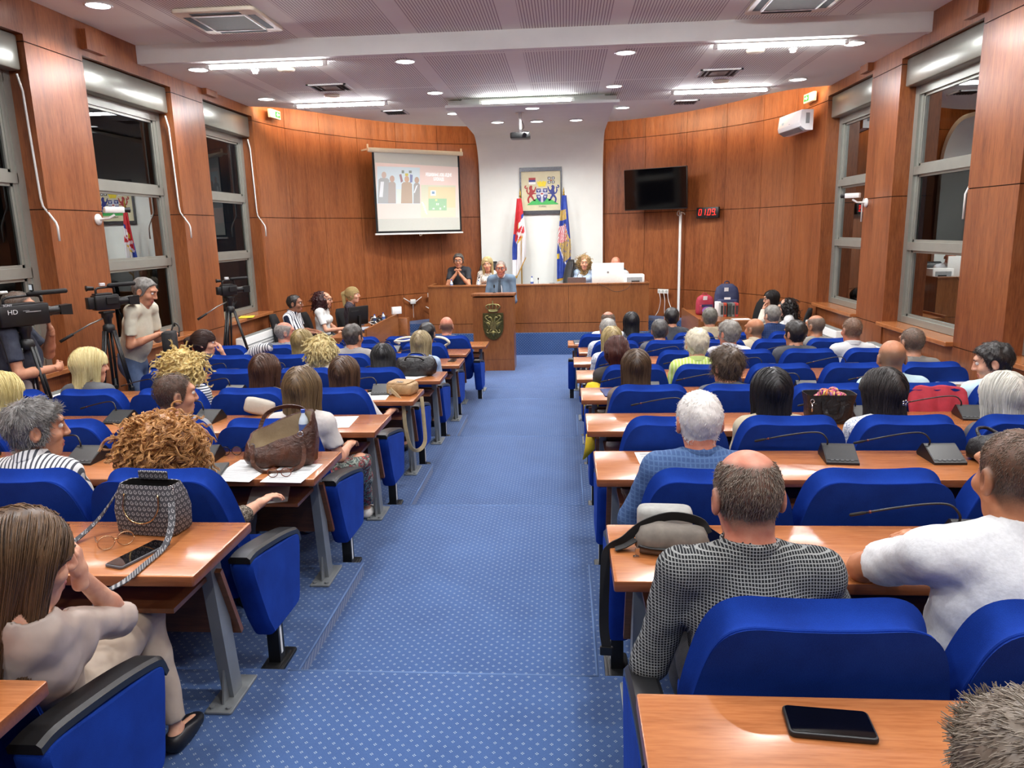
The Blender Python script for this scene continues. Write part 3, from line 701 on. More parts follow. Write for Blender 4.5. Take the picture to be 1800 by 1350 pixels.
# things on the dais
def bottle(loc, label, h=.22, r=.032, liquid='bfd3e6', capc='2f4fae'):
    t = thing('water_bottle', label, 'bottle', loc); gl = plain('bottle plastic', 'c9d9e6', .08, 0, .6, .02)
    m = MB(); m.smooth = True; m.lathe([(r*.9, 0), (r, .01), (r, h*.35), (r*.93, h*.4), (r, h*.45), (r, h*.66), (r*.75, h*.78), (r*.36, h*.88), (r*.36, h*.93)], n=14); m.build('body', gl, t, True)
    m = MB(); m.smooth = True; m.lathe([(r*1.01, h*.45), (r*1.012, h*.64)], n=14, cap=False); m.build('label', plain('bottle label', '4b66a8', .5), t, True)
    m = MB(); m.lathe([(r*.42, h*.92), (r*.42, h), (.001, h)], n=12); m.build('cap', plain('blue bottle cap', capc, .4), t); return t
bottle((-1.72, 15.05, 1.23), 'water bottle on the dais by the man in the navy polo', .27); bottle((-1.17, 15.05, 1.23), 'water bottle on the dais in front of the blonde woman', .25); bottle((-.09, 15.1, 1.23), 'water bottle on the dais by the empty executive chair', .30)
t = thing('dais_microphone', 'small black gooseneck microphone on the dais beside the water bottle', 'microphone', (.04, 15.05, 1.23)); m = MB(); m.lathe([(.03, 0), (.03, .02), (.005, .022)], n=12); m.build('base', BLACKP, t)
m = MB(); m.smooth = True; m.tube([(0, 0, .02), (0, -.02, .2), (0, -.03, .24)], .004, 6); m.build('gooseneck', BLACKP, t); m = MB(); m.smooth = True; m.tube([(0, -.03, .235), (0, -.032, .27)], .012, 8); m.build('capsule', BLACKM, t)
t = thing('laptop', 'open grey laptop on the dais before the curly blonde woman', 'laptop', (.81, 15.2, 1.23)); m = MB(); m.rbox((0, .12, .01), (.36, .25, .018), .01); m.build('keyboard_base', plain('laptop grey', '6b5f5e', .4), t)
m = MB(); m.rbox((0, -.035, .135), (.37, .012, .25), .006, rx=.18); m.build('screen_lid', plain('laptop lid', '7d6a66', .45, .2), t)
t = thing('desktop_monitor', 'large white desktop monitor seen from behind on the dais', 'monitor', (1.44, 15.3, 1.23))
m = MB(); m.rbox((0, 0, .31), (.64, .03, .43), .012); m.build('screen_housing', WHITEP, t, auto=.6); m = MB(); m.bb((-.09, .02, .0), (.09, .035, .2)); m.rbox((0, .04, .006), (.2, .18, .012), .02); m.build('stand', WHITEP, t); m = MB(); m.lathe([(.022, 0), (.022, .003), (.001, .004)], (0, -.016, .34), 16, R=Matrix.Rotation(PI/2, 3, 'X')); m.build('logo', plain('logo grey', '8b8b8b', .3), t)
m = MB(); m.smooth = True; m.tube(cr([(-.05, -.02, .12), (-.03, -.05, .10), (.02, -.05, .12), (.05, -.04, .09)], 4), .004, 6); m.build('cable', BLACKP, t)
t = thing('printer', 'low white printer on the dais end beside the monitor', 'printer', (1.95, 15.2, 1.23)); m = MB(); m.rbox((0, 0, .15), (.40, .34, .30), .02); m.build('body', WHITEP, t, auto=.6); m = MB(); m.bb((-.15, -.175, .12), (.15, -.168, .25)); m.build('paper_slot', plain('printer grey', '9ea2a3', .5), t); m = MB(); m.bb((-.06, -.178, .13), (.1, -.172, .18)); m.build('dark_panel', BLACKP, t)
t = thing('loose_cable', 'thin brown cable hanging over the dais front below the monitor', 'cable', (1.55, 14.66, 1.36)); m = MB(); m.smooth = True; m.tube(cr([(-.35, .04, .04), (-.2, -.005, -.03), (0, 0, -.13), (.22, 0, -.08), (.32, .03, .04)], 5), .005, 6); m.build('cord', plain('cord brown', '3a2015', .5), t)
# executive and office chairs
LEATHER = plain('black leather', '161618', .38, var=.2, scale=20, bump=.1)
def office_chair(loc, rz, label, exec_=False, h=.48, bk=.62):
    t = thing('office_chair', label, 'chair', loc, rz); mat = LEATHER if exec_ else plain('black office fabric', '19191b', .9, var=.2, scale=60)
    m = MB(); m.smooth = True; m.rbox((0, .02, h-.04), (.50, .48, .10), .09, seg=5); m.build('seat', mat, t, auto=.9)
    rows = []
    for k in range(9):
        z = h+.02+bk*k/8; y = -.24-.10*(k/8)+.02*math.sin(PI*k/8); ww = (.235 if not exec_ else .25)*(1-.28*abs(k/8-.45)**2.2*4)
        if k in (0, 8): ww *= .86
        th = .035 if 0 < k < 8 else .018; ring = []
        for j in range(20):
            a = 2*PI*j/20; cx = math.copysign(abs(math.cos(a))**.6, math.cos(a)); sy = math.copysign(abs(math.sin(a))**.8, math.sin(a)); ring.append((ww*cx, y+th*sy+.05*(cx*cx-.4), z))
        rows.append(ring)
    m = MB(); m.loft(rows, True, True); m.build('backrest', mat, t, smooth=True)
    m = MB(); m.tube([(0, -.1, h-.09), (0, -.26, h-.06), (0, -.29, h+.15)], .02, 8); m.cyl((0, 0, .1), (0, 0, h-.09), .03, 12); m.build('column', BLACKP, t)
    if exec_ or True:
        for s in (-1, 1):
            m = MB(); m.smooth = True; m.tube(cr([(s*.25, -.16, h-.06), (s*.29, -.16, h+.08), (s*.29, -.1, h+.2), (s*.29, .12, h+.2), (s*.27, .14, h+.02)], 3), .018, 8); m.build('armrest', BLACKP, t, True)
    for k in range(5):
        a = 2*PI*k/5+.3; m = MB(); m.tube([(0, 0, .12), (.3*math.cos(a), .3*math.sin(a), .07)], [.03, .018], 8); m.ell((.3*math.cos(a), .3*math.sin(a), .03), (.03, .03, .03), 10, 6); m.build('leg', BLACKP, t)
    return t
DZ = .58
office_chair((.40, 15.62, DZ), PI-1.25, 'empty black leather executive chair behind the dais, turned sideways', True, .52, .70)
office_chair((-1.66, 15.75, DZ), PI, 'black chair of the man in the navy polo on the dais', True, .52, .5); office_chair((-1.03, 15.8, DZ), PI, 'black chair of the blonde woman on the dais', True, .52, .68)
office_chair((.93, 15.85, DZ), PI+.1, 'black chair of the curly blonde woman on the dais', True, .52, .62); office_chair((1.68, 15.75, DZ), PI, 'black chair of the bald man behind the white monitor', True, .52, .5)
office_chair((-4.0, 12.2, 0), -PI/2+.15, 'black office chair of the man in the bold striped shirt', False, .47, .66); office_chair((-3.78, 13.0, 0), -PI/2, 'black office chair of the dark curly-haired woman by the side table', False, .47, .6)
office_chair((-3.45, 14.0, 0), -PI/2-.3, 'black office chair of the blonde woman in the dark blouse', False, .47, .55)
office_chair((3.95, 13.75, 0), PI/2+.5, 'empty black office chair tilted beside the table with backpacks', False, .47, .62); office_chair((4.22, 12.5, 0), PI/2-.35, 'black office chair behind the woman in the white jacket', False, .47, .60)
office_chair((4.2, 13.15, 0), PI/2, 'black office chair of the woman holding her hand to her face', False, .45, .4)

# coat of arms panel on the white wall
EX0, EX1, EZ0, EZ1 = -.385, .525, 2.775, 3.755
t = thing('framed_coat_of_arms', 'large framed coat of arms with two lions on the white wall', 'picture', ((EX0+EX1)/2, 16.60, (EZ0+EZ1)/2)); hw, hh = (EX1-EX0)/2, (EZ1-EZ0)/2
m = MB(); fw = .035
m.bb((-hw, -.035, hh-.085), (hw, .01, hh)); m.bb((-hw, -.035, -hh), (hw, .01, -hh+.075)); m.bb((-hw, -.035, -hh+.075), (-hw+fw, .01, hh-.085)); m.bb((hw-fw, -.035, -hh+.075), (hw, .01, hh-.085)); m.build('frame', plain('grey steel frame', '6a6c70', .25, .8), t)
m = MB(); m.bb((-hw+fw, -.02, -hh+.075), (hw-fw, .0, hh-.085)); m.build('panel', plain('parchment panel', 'cfc9a9', .7, var=.08, scale=6), t)
RED, NAVY, GOLD, GREEN, SILV = plain('emblem red', 'a02a2c', .5), plain('emblem blue', '25307f', .5), plain('emblem gold', 'e2cf2e', .5), plain('emblem green', '3fae57', .5), plain('emblem silver', 'b9bcc9', .5)
pu = lambda px, py: (((px-190)/895-.5)*2*hw, (.5-(py-175)/1050)*2*hh)          # photo crop -> panel plane
def flat(name, polys, mat, y, par, d=.004):
    m = MB()
    for P in polys: m.prism([pu(*q) for q in P], y-d, y, XZ)
    return m.build(name, mat, par)
flat('hill', [[(335, 1015), (450, 925), (540, 870), (780, 870), (880, 915), (1005, 1000), (1000, 1012)]], GREEN, -.021, t)
lion = [(395, 600), (430, 570), (460, 600), (450, 640), (470, 690), (500, 670), (520, 610), (540, 600), (535, 650), (510, 720), (480, 745), (530, 750), (538, 770), (470, 775), (450, 800), (480, 850), (490, 885), (525, 900), (520, 930), (480, 925), (445, 870), (420, 830), (385, 870), (385, 930), (400, 960), (365, 970), (345, 900), (355, 850), (395, 790), (385, 740), (400, 690), (385, 640)]
tail = [(400, 790), (350, 760), (325, 700), (340, 640), (310, 650), (285, 620), (300, 575), (340, 580), (325, 600), (310, 610), (320, 625), (360, 610), (355, 690), (365, 735), (400, 760)]
flat('lion', [lion, tail], RED, -.021, t); mir = lambda P: [(1318-x, y) for x, y in P]; flat('lion', [mir(lion), mir(tail)], NAVY, -.021, t)
shp = [(540, 650), (778, 650), (778, 800), (765, 870), (720, 930), (660, 965), (600, 930), (553, 870), (540, 800)]
sh_o = flat('shield', [shp], NAVY, -.025, t)
flat('cross', [[(635, 650), (685, 650), (685, 955), (660, 965), (635, 955)], [(540, 735), (778, 735), (778, 790), (540, 790)]], SILV, -.028, sh_o)
flat('quarter_heart', [[(555, 675), (575, 668), (590, 680), (605, 668), (622, 675), (590, 730)], [(697, 675), (715, 668), (730, 680), (745, 668), (762, 675), (730, 730)], [(562, 815), (580, 808), (595, 820), (610, 808), (625, 815), (598, 870)], [(697, 815), (712, 808), (727, 820), (742, 808), (760, 815), (725, 870)]], SILV, -.028, sh_o)
flat('centre_escutcheon', [[(615, 755), (660, 735), (705, 755), (690, 805), (660, 840), (630, 805)]], PAPER, -.031, sh_o); flat('centre_charge', [[(625, 765), (645, 755), (660, 745), (675, 755), (695, 765), (685, 785), (668, 780), (660, 800), (652, 780), (635, 785)]], RED, -.034, sh_o)
flat('mural_crown', [[(560, 500), (575, 485), (595, 510), (610, 480), (640, 480), (645, 505), (670, 505), (675, 480), (705, 480), (720, 510), (735, 485), (755, 495), (745, 560), (725, 610), (660, 600), (595, 610), (570, 555)]], GOLD, -.022, t)
f1 = flat('small_tricolour', [[(383, 405), (527, 405), (527, 455), (383, 455)]], RED, -.022, t); flat('blue_band', [[(383, 455), (527, 455), (527, 500), (383, 500)]], NAVY, -.022, f1); flat('white_band', [[(383, 500), (527, 500), (527, 552), (383, 552)]], PAPER, -.022, f1)
q = [[(x, y), (x+62, y), (x+62, y+62), (x, y+62)] for x in (785, 868) for y in (393, 480)]; f2 = flat('small_banner', q, plain('emblem slate', '3d4150', .5), -.022, t)
flat('banner_square', [[(x+16, y+16), (x+46, y+16), (x+46, y+40), (x+31, y+52), (x+16, y+40)] for x in (785, 868) for y in (393, 480)], PAPER, -.026, f2); flat('banner_charge', [[(835, 462), (875, 462), (868, 480), (855, 492), (842, 480)]], RED, -.024, f2)
text('lettering', 'ЛАЗАРЕВАЦ', .05, plain('emblem lettering', '3a3a36', .6), t, (pu(665, 1055)[0], -.023, pu(665, 1055)[1]), sx=.55)

# flags on poles
def flag(name, x, y, label, colfn, slots, xf, ztop, zbot, lean):
    t = thing(name, label, 'flag', (x, y, DZ)); gold = plain('gold pole', 'a98a3a', .3, .7)
    m = MB(); m.smooth = True; m.tube([(0, 0, 0.02), (0, 0, 2.55)], .016, 10); m.build('pole', plain('pole wood', '9a7b3a', .4, .3), t)
    m = MB(); m.smooth = True; m.lathe([(.016, 2.54), (.03, 2.56), (.014, 2.6), (.02, 2.63), (.001, 2.74)], n=12); m.build('finial', gold, t, True)
    m = MB(); m.lathe([(.17, 0), (.17, .02), (.05, .05), (.03, .12)], n=24); m.build('base', BLACKP, t)
    nu, nt = 40, 64; m = MB(); vs = []; 
    def P(u, tt, off=0.):
        w_ = xf(tt); z = ztop-(ztop-zbot(u))*tt; xx = lean(tt)+w_*(u-.5); yy = -.02-.03-.035*min(1, tt*2.5)*math.sin(u*2*PI*2.6+tt*1.2)-.015*math.sin(u*11+tt*5)
        return (xx, yy-off, z-DZ)
    vs = [P(i/nu, j/nt) for j in range(nt+1) for i in range(nu+1)]; fs = []; mi = []
    for j in range(nt):
        for i in range(nu):
            a = j*(nu+1)+i; fs.append((a, a+1, a+nu+2, a+nu+1)); mi.append(colfn((i+.5)/nu, (j+.5)/nt))
    m.add(vs, fs); m.mi = mi; o = m.build('cloth', slots, t, smooth=True); md = o.modifiers.new('thickness', 'SOLIDIFY'); md.thickness = .004
    m = MB(); m.smooth = True
    fr = [Vector(P(i/nu, 1.)) for i in range(nu+1)]
    vs = []; fs = []
    for k, p in enumerate(fr): vs += [p+Vector((0, 0, .012)), p-Vector((0, 0, .035+.004*(k % 2)))]
    for k in range(len(fr)-1): fs.append((2*k, 2*k+2, 2*k+3, 2*k+1))
    m.add(vs, fs); o = m.build('fringe', plain('gold fringe', 'c79a35', .6), t); md = o.modifiers.new('thickness', 'SOLIDIFY'); md.thickness = .008
    return t
FL = [cloth('flag red', 'c4202c', .6), cloth('flag blue', '1f3f9c', .6), cloth('flag white', 'e6e6ea', .6), cloth('flag gold', 'd7b62f', .6)]
def c1(u, t):
    if .40 < t < .60 and .12 < u < .92:
        x, z = (u-.55)/.4, (t-.5)/.10
        if x*x+z*z < 1: return 2 if abs(abs(x)-abs(z)) < .22 else (3 if z > .65 else 0)
    if t < .30+.06*(1-u): return 0 if not (u > .72 and t > .25) else 1
    if t < .42 and u < .35: return 0
    if t < .42: return 2 if u > .45 else 3
    if u < .36 and t < .78: return 1 if t > .46 else 0
    return 2
flag('national_flag', -.36, 16.25, 'red, blue and white flag with gold fringe on a pole', c1, FL, lambda t: .10+.20*min(1, t*1.6), 3.10, lambda u: 1.46+.42*max(0, (u-.3)/.7), lambda t: -.02-.03*t)
def c2(u, t):
    if .17 < t < .30 and u < .75: return 3 if (u*9+t*23) % 1 > .25 else 1
    if .36 < t < .57 and u < .7: 
        if t < .44: return 2 if (u*5+t*9) % 1 < .62 else 0
        return 0 if (u*7+t*17) % 1 < .55 else 2
    if .34 < t < .82 and u > .45 and (u-.45) < (t-.2)*1.3: return 3 if (u*13+math.sin(t*60)*.35) % 1 > .38 else 1
    if .57 < t < .80 and u > (t-.57)*2.0+.12: return 3 if (u*11+math.sin(t*70)*.4) % 1 > .35 else 1
    if abs(u-(t-.57)*2.0-.08) < .03 and t > .57: return 2
    if .68 < t < .75 and u < .18: return 3
    return 1
flag('municipal_flag', .56, 16.25, 'blue and yellow flag with ornate emblem beside the executive chair', c2, FL, lambda t: .10+.20*min(1, t*1.5), 3.14, lambda u: 1.38+.20*u*u, lambda t: .01-.02*t)

# projection screen hung on the curved wall
SL, SR = Vector((-3.24, 14.95, 0)), Vector((-1.58, 16.3, 0)); sd = (SR-SL); SW = sd.length; ang = math.atan2(sd.y, sd.x)
t = thing('projection_screen', 'pull-down projection screen showing a faded slide', 'projection screen', ((SL+SR)/2).to_tuple()[:2]+(2.41,), ang); H = 1.64
m = MB(); m.smooth = True; m.rbox((0, 0, H), (SW+.02, .08, .085), .02); m.build('housing', CREAMP, t, auto=.6)
for s in (-1, 1):
    m = MB(); m.bb((s*SW/2-.01, .01, H-.02), (s*SW/2+.01, .05, H+.11)); m.bb((s*SW/2-.01, .04, H+.0), (s*SW/2+.01, .40, H+.03)); m.build('bracket', CREAMP, t)
m = MB(); m.bb((-SW/2+.07, -.002, .03), (SW/2-.07, .002, H)); m.build('black_border', BLACKM, t)
m = MB(); m.bb((-SW/2+.115, -.005, .075), (SW/2-.115, -.002, H-.03)); sf = m.build('screen_fabric', plain('screen fabric', 'c9cdc4', .8, var=.02), t)
m = MB(); m.rbox((0, 0, .015), (SW-.08, .035, .035), .012); m.build('bottom_bar', WHITEP, t, auto=.6); m = MB(); m.smooth = True; m.tube([(-.03, 0, 0), (-.02, 0, -.03), (.02, 0, -.03), (.03, 0, 0)], .005, 6); m.build('pull_loop', CREAMP, t)
fx0, fx1, fz0, fz1 = -SW/2+.115, SW/2-.115, .075, H-.03
def scr(px, py):
    # crop corner quad -> screen plane (top-left 90,165; top-right 1320,215; bottom-left 160,1275; bottom-right 1360,1260)
    v = (py-190)/1078; u = (px-(90+70*v))/(1230-30*v); return (fx0+(fx1-fx0)*u, fz1-(fz1-fz0)*v)
def pic(name, polys, col, lay, par, em=.55):
    t_ = 'slide '+col
    if t_ not in _M:
        q = NT(t_, .8, .2); q.color(lin(col)); q.b.inputs['Emission Color'].default_value = lin(col); q.b.inputs['Emission Strength'].default_value = em*.12; _M[t_] = q.m
    m = MB()
    for P in polys: m.prism([scr(*p) for p in P], -.0055-.0006*lay, -.005-.0006*(lay-1), XZ)
    return m.build(name, _M[t_], par)
pic('slide_background', [[(110, 335), (1330, 360), (1345, 1090), (150, 1100)]], 'e6d4cc', 1, sf); R_ = lambda a, b, c, d: [[(a, b), (c, b), (c, d), (a, d)]]
pic('slide_photo', R_(135, 385, 745, 890), 'cfe0e6', 2, sf); pic('slide_photo', R_(765, 625, 1290, 1085), 'd3d6c0', 2, sf)
def fig(x, w_, top, c1_, c2_, L):
    pic('slide_figure', [[(x-w_/2, top+110), (x-w_*.3, top+85), (x+w_*.3, top+85), (x+w_/2, top+110), (x+w_*.55, 885), (x-w_*.55, 885)]], c1_, L, sf)
    pic('slide_head', [[(x+34*math.cos(a), top+45+46*math.sin(a)) for a in [2*PI*k/12 for k in range(12)]]], c2_, L, sf)
fig(230, 150, 455, 'aeb4b5', 'c9b9ae', 3); fig(345, 100, 505, 'b2aca6', 'c2ab9d', 4); fig(555, 150, 505, 'b8a998', 'c8ab93', 3); fig(700, 90, 515, 'a9a9a5', 'b9a595', 4)
pic('slide_shirt', [[(185, 590), (230, 590), (215, 800), (165, 800)], [(690, 640), (715, 625), (670, 740), (655, 735)]], 'e2e9ec', 5, sf)
pic('slide_desk', R_(405, 690, 495, 890), 'd5e2da', 2.4, sf); pic('slide_emblem', R_(480, 430, 515, 470)+R_(585, 430, 625, 465), '8f9a94', 2.6, sf); pic('slide_emblem', R_(530, 470, 575, 505), 'cfc26a', 2.6, sf); pic('slide_emblem', [[(445, 490), (475, 480), (500, 580), (470, 600)]], 'a5898c', 2.6, sf); pic('slide_emblem', [[(600, 480), (640, 490), (635, 590), (600, 600)]], '8a93b5', 2.6, sf)
pic('slide_wall', R_(870, 650, 1285, 945), 'ddd2ae', 3, sf); pic('slide_poster', R_(905, 700, 985, 775), 'f0f4f4', 4, sf); pic('slide_poster', R_(925, 715, 965, 750), '86a5bd', 5, sf); pic('slide_board', R_(875, 815, 1150, 985), 'a3c9a6', 4, sf)
pic('slide_mark', R_(975, 825, 1005, 850), 'e0e6a0', 5, sf); pic('slide_mark', R_(990, 880, 1005, 910)+R_(1015, 880, 1030, 910)+R_(1040, 945, 1065, 975)+R_(935, 950, 965, 970)+R_(1105, 920, 1125, 940), 'e3efe2', 5, sf)
pic('slide_roots', [[(770+12*k, 870+34*k), (790+12*k, 860+34*k), (830+8*k, 930+26*k), (815+8*k, 940+26*k)] for k in range(5)], 'eef0ea', 3, sf)
TXW = emit('slide lettering', 'ffffff', 1.1)
for i, s_ in enumerate(('РЕШАВАЊЕ ЈОШ ЈЕДНЕ', 'БЛОКАДЕ')):
    u = scr(1030, 480+i*62); text('slide_lettering', s_,  .092, TXW, sf, (u[0], -.011, u[1]), sx=.56)

# television, clock, duct
a_, b_ = Vector((1.83, 16.15)), Vector((3.0, 15.38)); ang = math.atan2(b_.y-a_.y, b_.x-a_.x); tw = (b_-a_).length
t = thing('television', 'large switched-off black television on the curved wood wall', 'television', ((a_.x+b_.x)/2, (a_.y+b_.y)/2, 3.2), 0, rot=(.06, 0, ang))
m = MB(); m.rbox((0, 0, 0), (tw, .04, .82), .01); m.build('casing', BLACKP, t, auto=.6); m = MB(); m.bb((-tw/2+.012, -.024, -.39), (tw/2-.012, -.02, .40)); m.build('screen', GLASSBLK, t)
m = MB(); m.bb((-.2, .02, -.15), (.2, .06, .15)); m.bb((-.05, .05, -.06), (.05, .52, .06)); m.build('wall_mount', BLACKM, t)
t = thing('digital_clock', 'black wall clock with red digits on the wood wall', 'clock', (3.42, 15.42, 2.70), math.atan2(-.62, .6)); m = MB(); m.rbox((0, 0, 0), (.52, .06, .21), .012); m.build('casing', BLACKP, t, auto=.6); m = MB(); m.bb((-.1, .03, -.05), (.1, .16, .05)); m.build('bracket', BLACKM, t)
REDL = emit('red digit light', 'ff2a22', 3.0); SEG = {'0': 'abcdef', '1': 'bc', '9': 'abcdfg'}
def digit(x, d):
    w_, h_, k = .056, .056, .010; m = MB(); S = {'a': ((-w_/2, h_-k/2), (w_/2, h_+k/2)), 'g': ((-w_/2, -k/2), (w_/2, k/2)), 'd': ((-w_/2, -h_-k/2), (w_/2, -h_+k/2)), 'b': ((w_/2-k/2, 0), (w_/2+k/2, h_)), 'c': ((w_/2-k/2, -h_), (w_/2+k/2, 0)), 'f': ((-w_/2-k/2, 0), (-w_/2+k/2, h_)), 'e': ((-w_/2-k/2, -h_), (-w_/2+k/2, 0))}
    for q in SEG[d]:
        (x0, z0), (x1, z1) = S[q]; sk = .12; m.prism([(x+x0+z0*sk, z0+.01), (x+x1+z0*sk, z0+.01), (x+x1+z1*sk, z1+.01), (x+x0+z1*sk, z1+.01)], -.034, -.031, XZ)
    return m.build('digit', REDL, t)
for x, d in ((-.165, '0'), (-.07, '1'), (.05, '0'), (.15, '9')): digit(x, d)
m = MB()
for x, z in ((.0, -.045), (.2, -.045)): m.bb((x-.006, -.034, z-.006), (x+.006, -.031, z+.006))
m.build('digit_point', REDL, t); m = MB(); m.bb((-.03, -.0335, -.088), (.02, -.031, -.08)); m.build('lettering', plain('clock lettering', '8a4a48', .5), t)
t = thing('cable_duct', 'white vertical cable duct running down the wood wall below the television', 'cable duct', (2.95, 15.86, .4)); m = MB(); m.box((0, 0, 1.17), (.05, .03, 2.34), rz=-.6); m.build('channel', WHITEP, t)
m = MB(); m.smooth = True; m.tube(cr([(0, -.02, 2.3), (-.04, -.06, 2.36), (-.08, -.06, 2.30), (-.04, -.05, 2.26), (.03, -.05, 2.32), (.08, -.05, 2.28)], 4), .012, 6); m.build('cable_loop', plain('loop grey', 'a9a49a', .5), t)
# split air conditioner on the side of the curved wall
t = thing('wall_air_conditioner', 'white wall-mounted air conditioner above the clock-side windows', 'air conditioner', (4.47, 13.15, 3.90), PI/2+.10)
prof = [(-.0, .0), (.11, .0), (.2, .06), (.215, .12), (.19, .31), (.0, .31)]; m = MB(); m.prism([(-a, b) for a, b in prof], -.46, .46, lambda u, v, w: (w, -u, v)); m.build('casing', plain('air conditioner white', 'eef1f2', .35, var=.02), t)
m = MB(); m.box((0, .165, .022), (.82, .10, .012), rx=.58); m.build('outlet_flap', plain('flap shade', '7d8184', .4), t)
for k in range(7): m = MB(); m.box((-.33+.11*k, .16, .027), (.045, .06, .012), rx=.58); m.build('louvre', plain('louvre white', 'dfe3e4', .4), t)
m = MB(); m.bb((-.464, .06, .1), (-.461, .12, .26)); m.build('side_grille', plain('side grille', '8c9294', .5), t); m = MB(); m.bb((.22, .203, .16), (.30, .212, .2)); m.build('display', plain('ac display', 'bcd9ea', .3), t); m = MB(); m.bb((-.06, .207, .13), (.0, .2125, .143)); m.build('logo', plain('ac logo', '6c7075', .4), t)
# emergency exit light boxes, arrow pictograms
def exit_box(loc, rz, label, flip):
    t = thing('emergency_exit_light', label, 'exit sign', loc, rz); m = MB(); m.rbox((0, 0, 0), (.36, .06, .14), .012); m.build('casing', CREAMP, t, auto=.6); g = plain('exit green', '1f8f4c', .5); m = MB(); m.bb((-.02 if not flip else -.15, -.033, -.045), (.15 if not flip else .02, -.03, .045)); m.build('pictogram', g, t)
    m = MB(); P = [(-.06, .012), (.0, .012), (.0, .035), (.05, 0), (.0, -.035), (.0, -.012), (-.06, -.012)]; c = .065 if not flip else -.065
    m.prism([((x if flip else -x)+c, z) for x, z in P], -.0355, -.033, XZ); m.build('arrow', PAPER, t)
exit_box((-4.32, 12.98, 4.46), PI/2-.1, 'green arrow emergency exit light on the camera-side wall', False); exit_box((4.54, 13.0, 4.43), -PI/2+.12, 'green arrow emergency exit light above the air conditioner', True)
# projector on its pole
t = thing('ceiling_projector', 'black projector hanging on a white pole from the lip', 'projector', (-.17, 13.4, 3.98)); m = MB(); m.rbox((0, 0, .05), (.34, .28, .10), .03); m.build('body', BLACKP, t, auto=.6); m = MB(); m.smooth = True; m.cyl((.08, -.13, .05), (.08, -.155, .05), .035, 16); m.build('lens', GLASSBLK, t); m = MB(); m.bb((-.1, -.06, .10), (.1, .06, .115)); m.box((0, 0, .13), (.04, .04, .06)); m.build('mount', CHROME, t)
m = MB(); m.smooth = True; m.cyl((0, 0, .15), (0, 0, .445), .028, 14); m.lathe([(.075, .44), (.075, .425), (.03, .42)], n=18); m.build('pole', WHITEP, t, smooth=True); m = MB(); m.smooth = True; m.tube(cr([(.03, .02, .3), (.06, .04, .2), (.02, .08, .14), (.1, .08, .10)], 4), .006, 6); m.tube(cr([(-.02, .02, .28), (.0, .06, .16), (.14, .04, .12), (.16, 0, .08)], 4), .005, 6); m.build('cable', BLACKP, t)
# wall cameras
def wall_cam(loc, s, label):
    t = thing('security_camera', label, 'camera', loc); m = MB(); m.smooth = True; m.lathe([(.06, 0), (.06, .015), (.03, .03)], n=16, R=Matrix.Rotation(s*PI/2, 3, 'Y')); m.build('wall_plate', WHITEP, t, True)
    m = MB(); m.smooth = True; m.tube([(0, 0, 0), (s*.12, .02, .01), (s*.17, .05, .05)], .014, 8); m.build('bracket', WHITEP, t, True); m = MB(); m.rbox((s*.17, .05, .10), (.065, .20, .065), .012, rz=-s*.75); m.build('body', WHITEP, t, auto=.6)
    c, k = math.cos(-s*.75), math.sin(-s*.75); m = MB(); m.smooth = True; m.tube([(s*.17-k*.1, .05+c*.1, .10), (s*.17-k*.16, .05+c*.16, .10)], [.026, .03], 14); m.build('lens', BLACKP, t)
wall_cam((XL, 7.98, 2.66), 1, 'small white security camera on the pillar behind the camera crews'); wall_cam((XR, 10.66, 2.70), -1, 'small white security camera on the pillar under the air conditioner')
# sockets, routers, cords near the dais
def socket(loc, rz, label, n=2, plug=True):
    t = thing('wall_socket', label, 'socket', loc, rz); m = MB(); m.rbox((0, -.01, 0), (.085*n, .02, .09), .008); m.build('plate', WHITEP, t, auto=.6)
    for k in range(n): m = MB(); m.lathe([(.028, -.0205), (.022, -.014), (.001, -.014)], ((k-(n-1)/2)*.085, 0, 0), 14, R=Matrix.Rotation(0, 3, 'X')); q = MB(); q.smooth = True; q.cyl(((k-(n-1)/2)*.085, -.02, 0), ((k-(n-1)/2)*.085, -.022, 0), .028, 14); q.build('outlet', plain('outlet shade', 'b7b8b2', .5), t)
    return t
socket((-2.36, 16.22, 1.10), .62, 'white double socket with black plug on the wall beside the dais'); s_ = socket((2.66, 16.12, 1.10), -.62, 'white triple wall socket with cables right of the dais', 3)
t = thing('power_cords', 'three white power cords hanging from the triple wall socket', 'cable', (2.66, 16.06, .6)); 
for x0, x1 in ((-.085, -.16), (0, .02), (.075, .28)): m = MB(); m.smooth = True; m.tube(cr([(x0, -.02-.6*x0, .47), (x0+.02, -.06-.6*x0, .3), (x1*.6, -.06-.6*x1, .1), (x1, -.08-.6*x1, -.01)], 4), .007, 6); m.build('cord', WHITEP, t, True)
def router(loc, rz, label):
    t = thing('wireless_router', label, 'router', loc, rz); m = MB(); m.rbox((0, -.02, 0), (.13, .04, .10), .015); m.build('body', WHITEP, t, auto=.6)
    for s in (-1, 1): m = MB(); m.smooth = True; m.tube([(s*.06, -.02, -.01), (s*.22, -.02, .09)], [.011, .009], 8); m.build('antenna', WHITEP, t, True)
    m = MB(); m.smooth = True; m.tube([(0, -.02, -.05), (.005, -.01, -.35)], .004, 6); m.build('cord', WHITEP, t)
router((-2.73, 15.99, .98), .68, 'white router with two antennas on the wall beside the dais'); router((-2.3, 16.3, .76), .55, 'second white router lower on the wall, half behind the dais')
m = MB(); m.smooth = True; m.cyl((0, 0, -.012), (0, -.012, -.012), .008, 8)
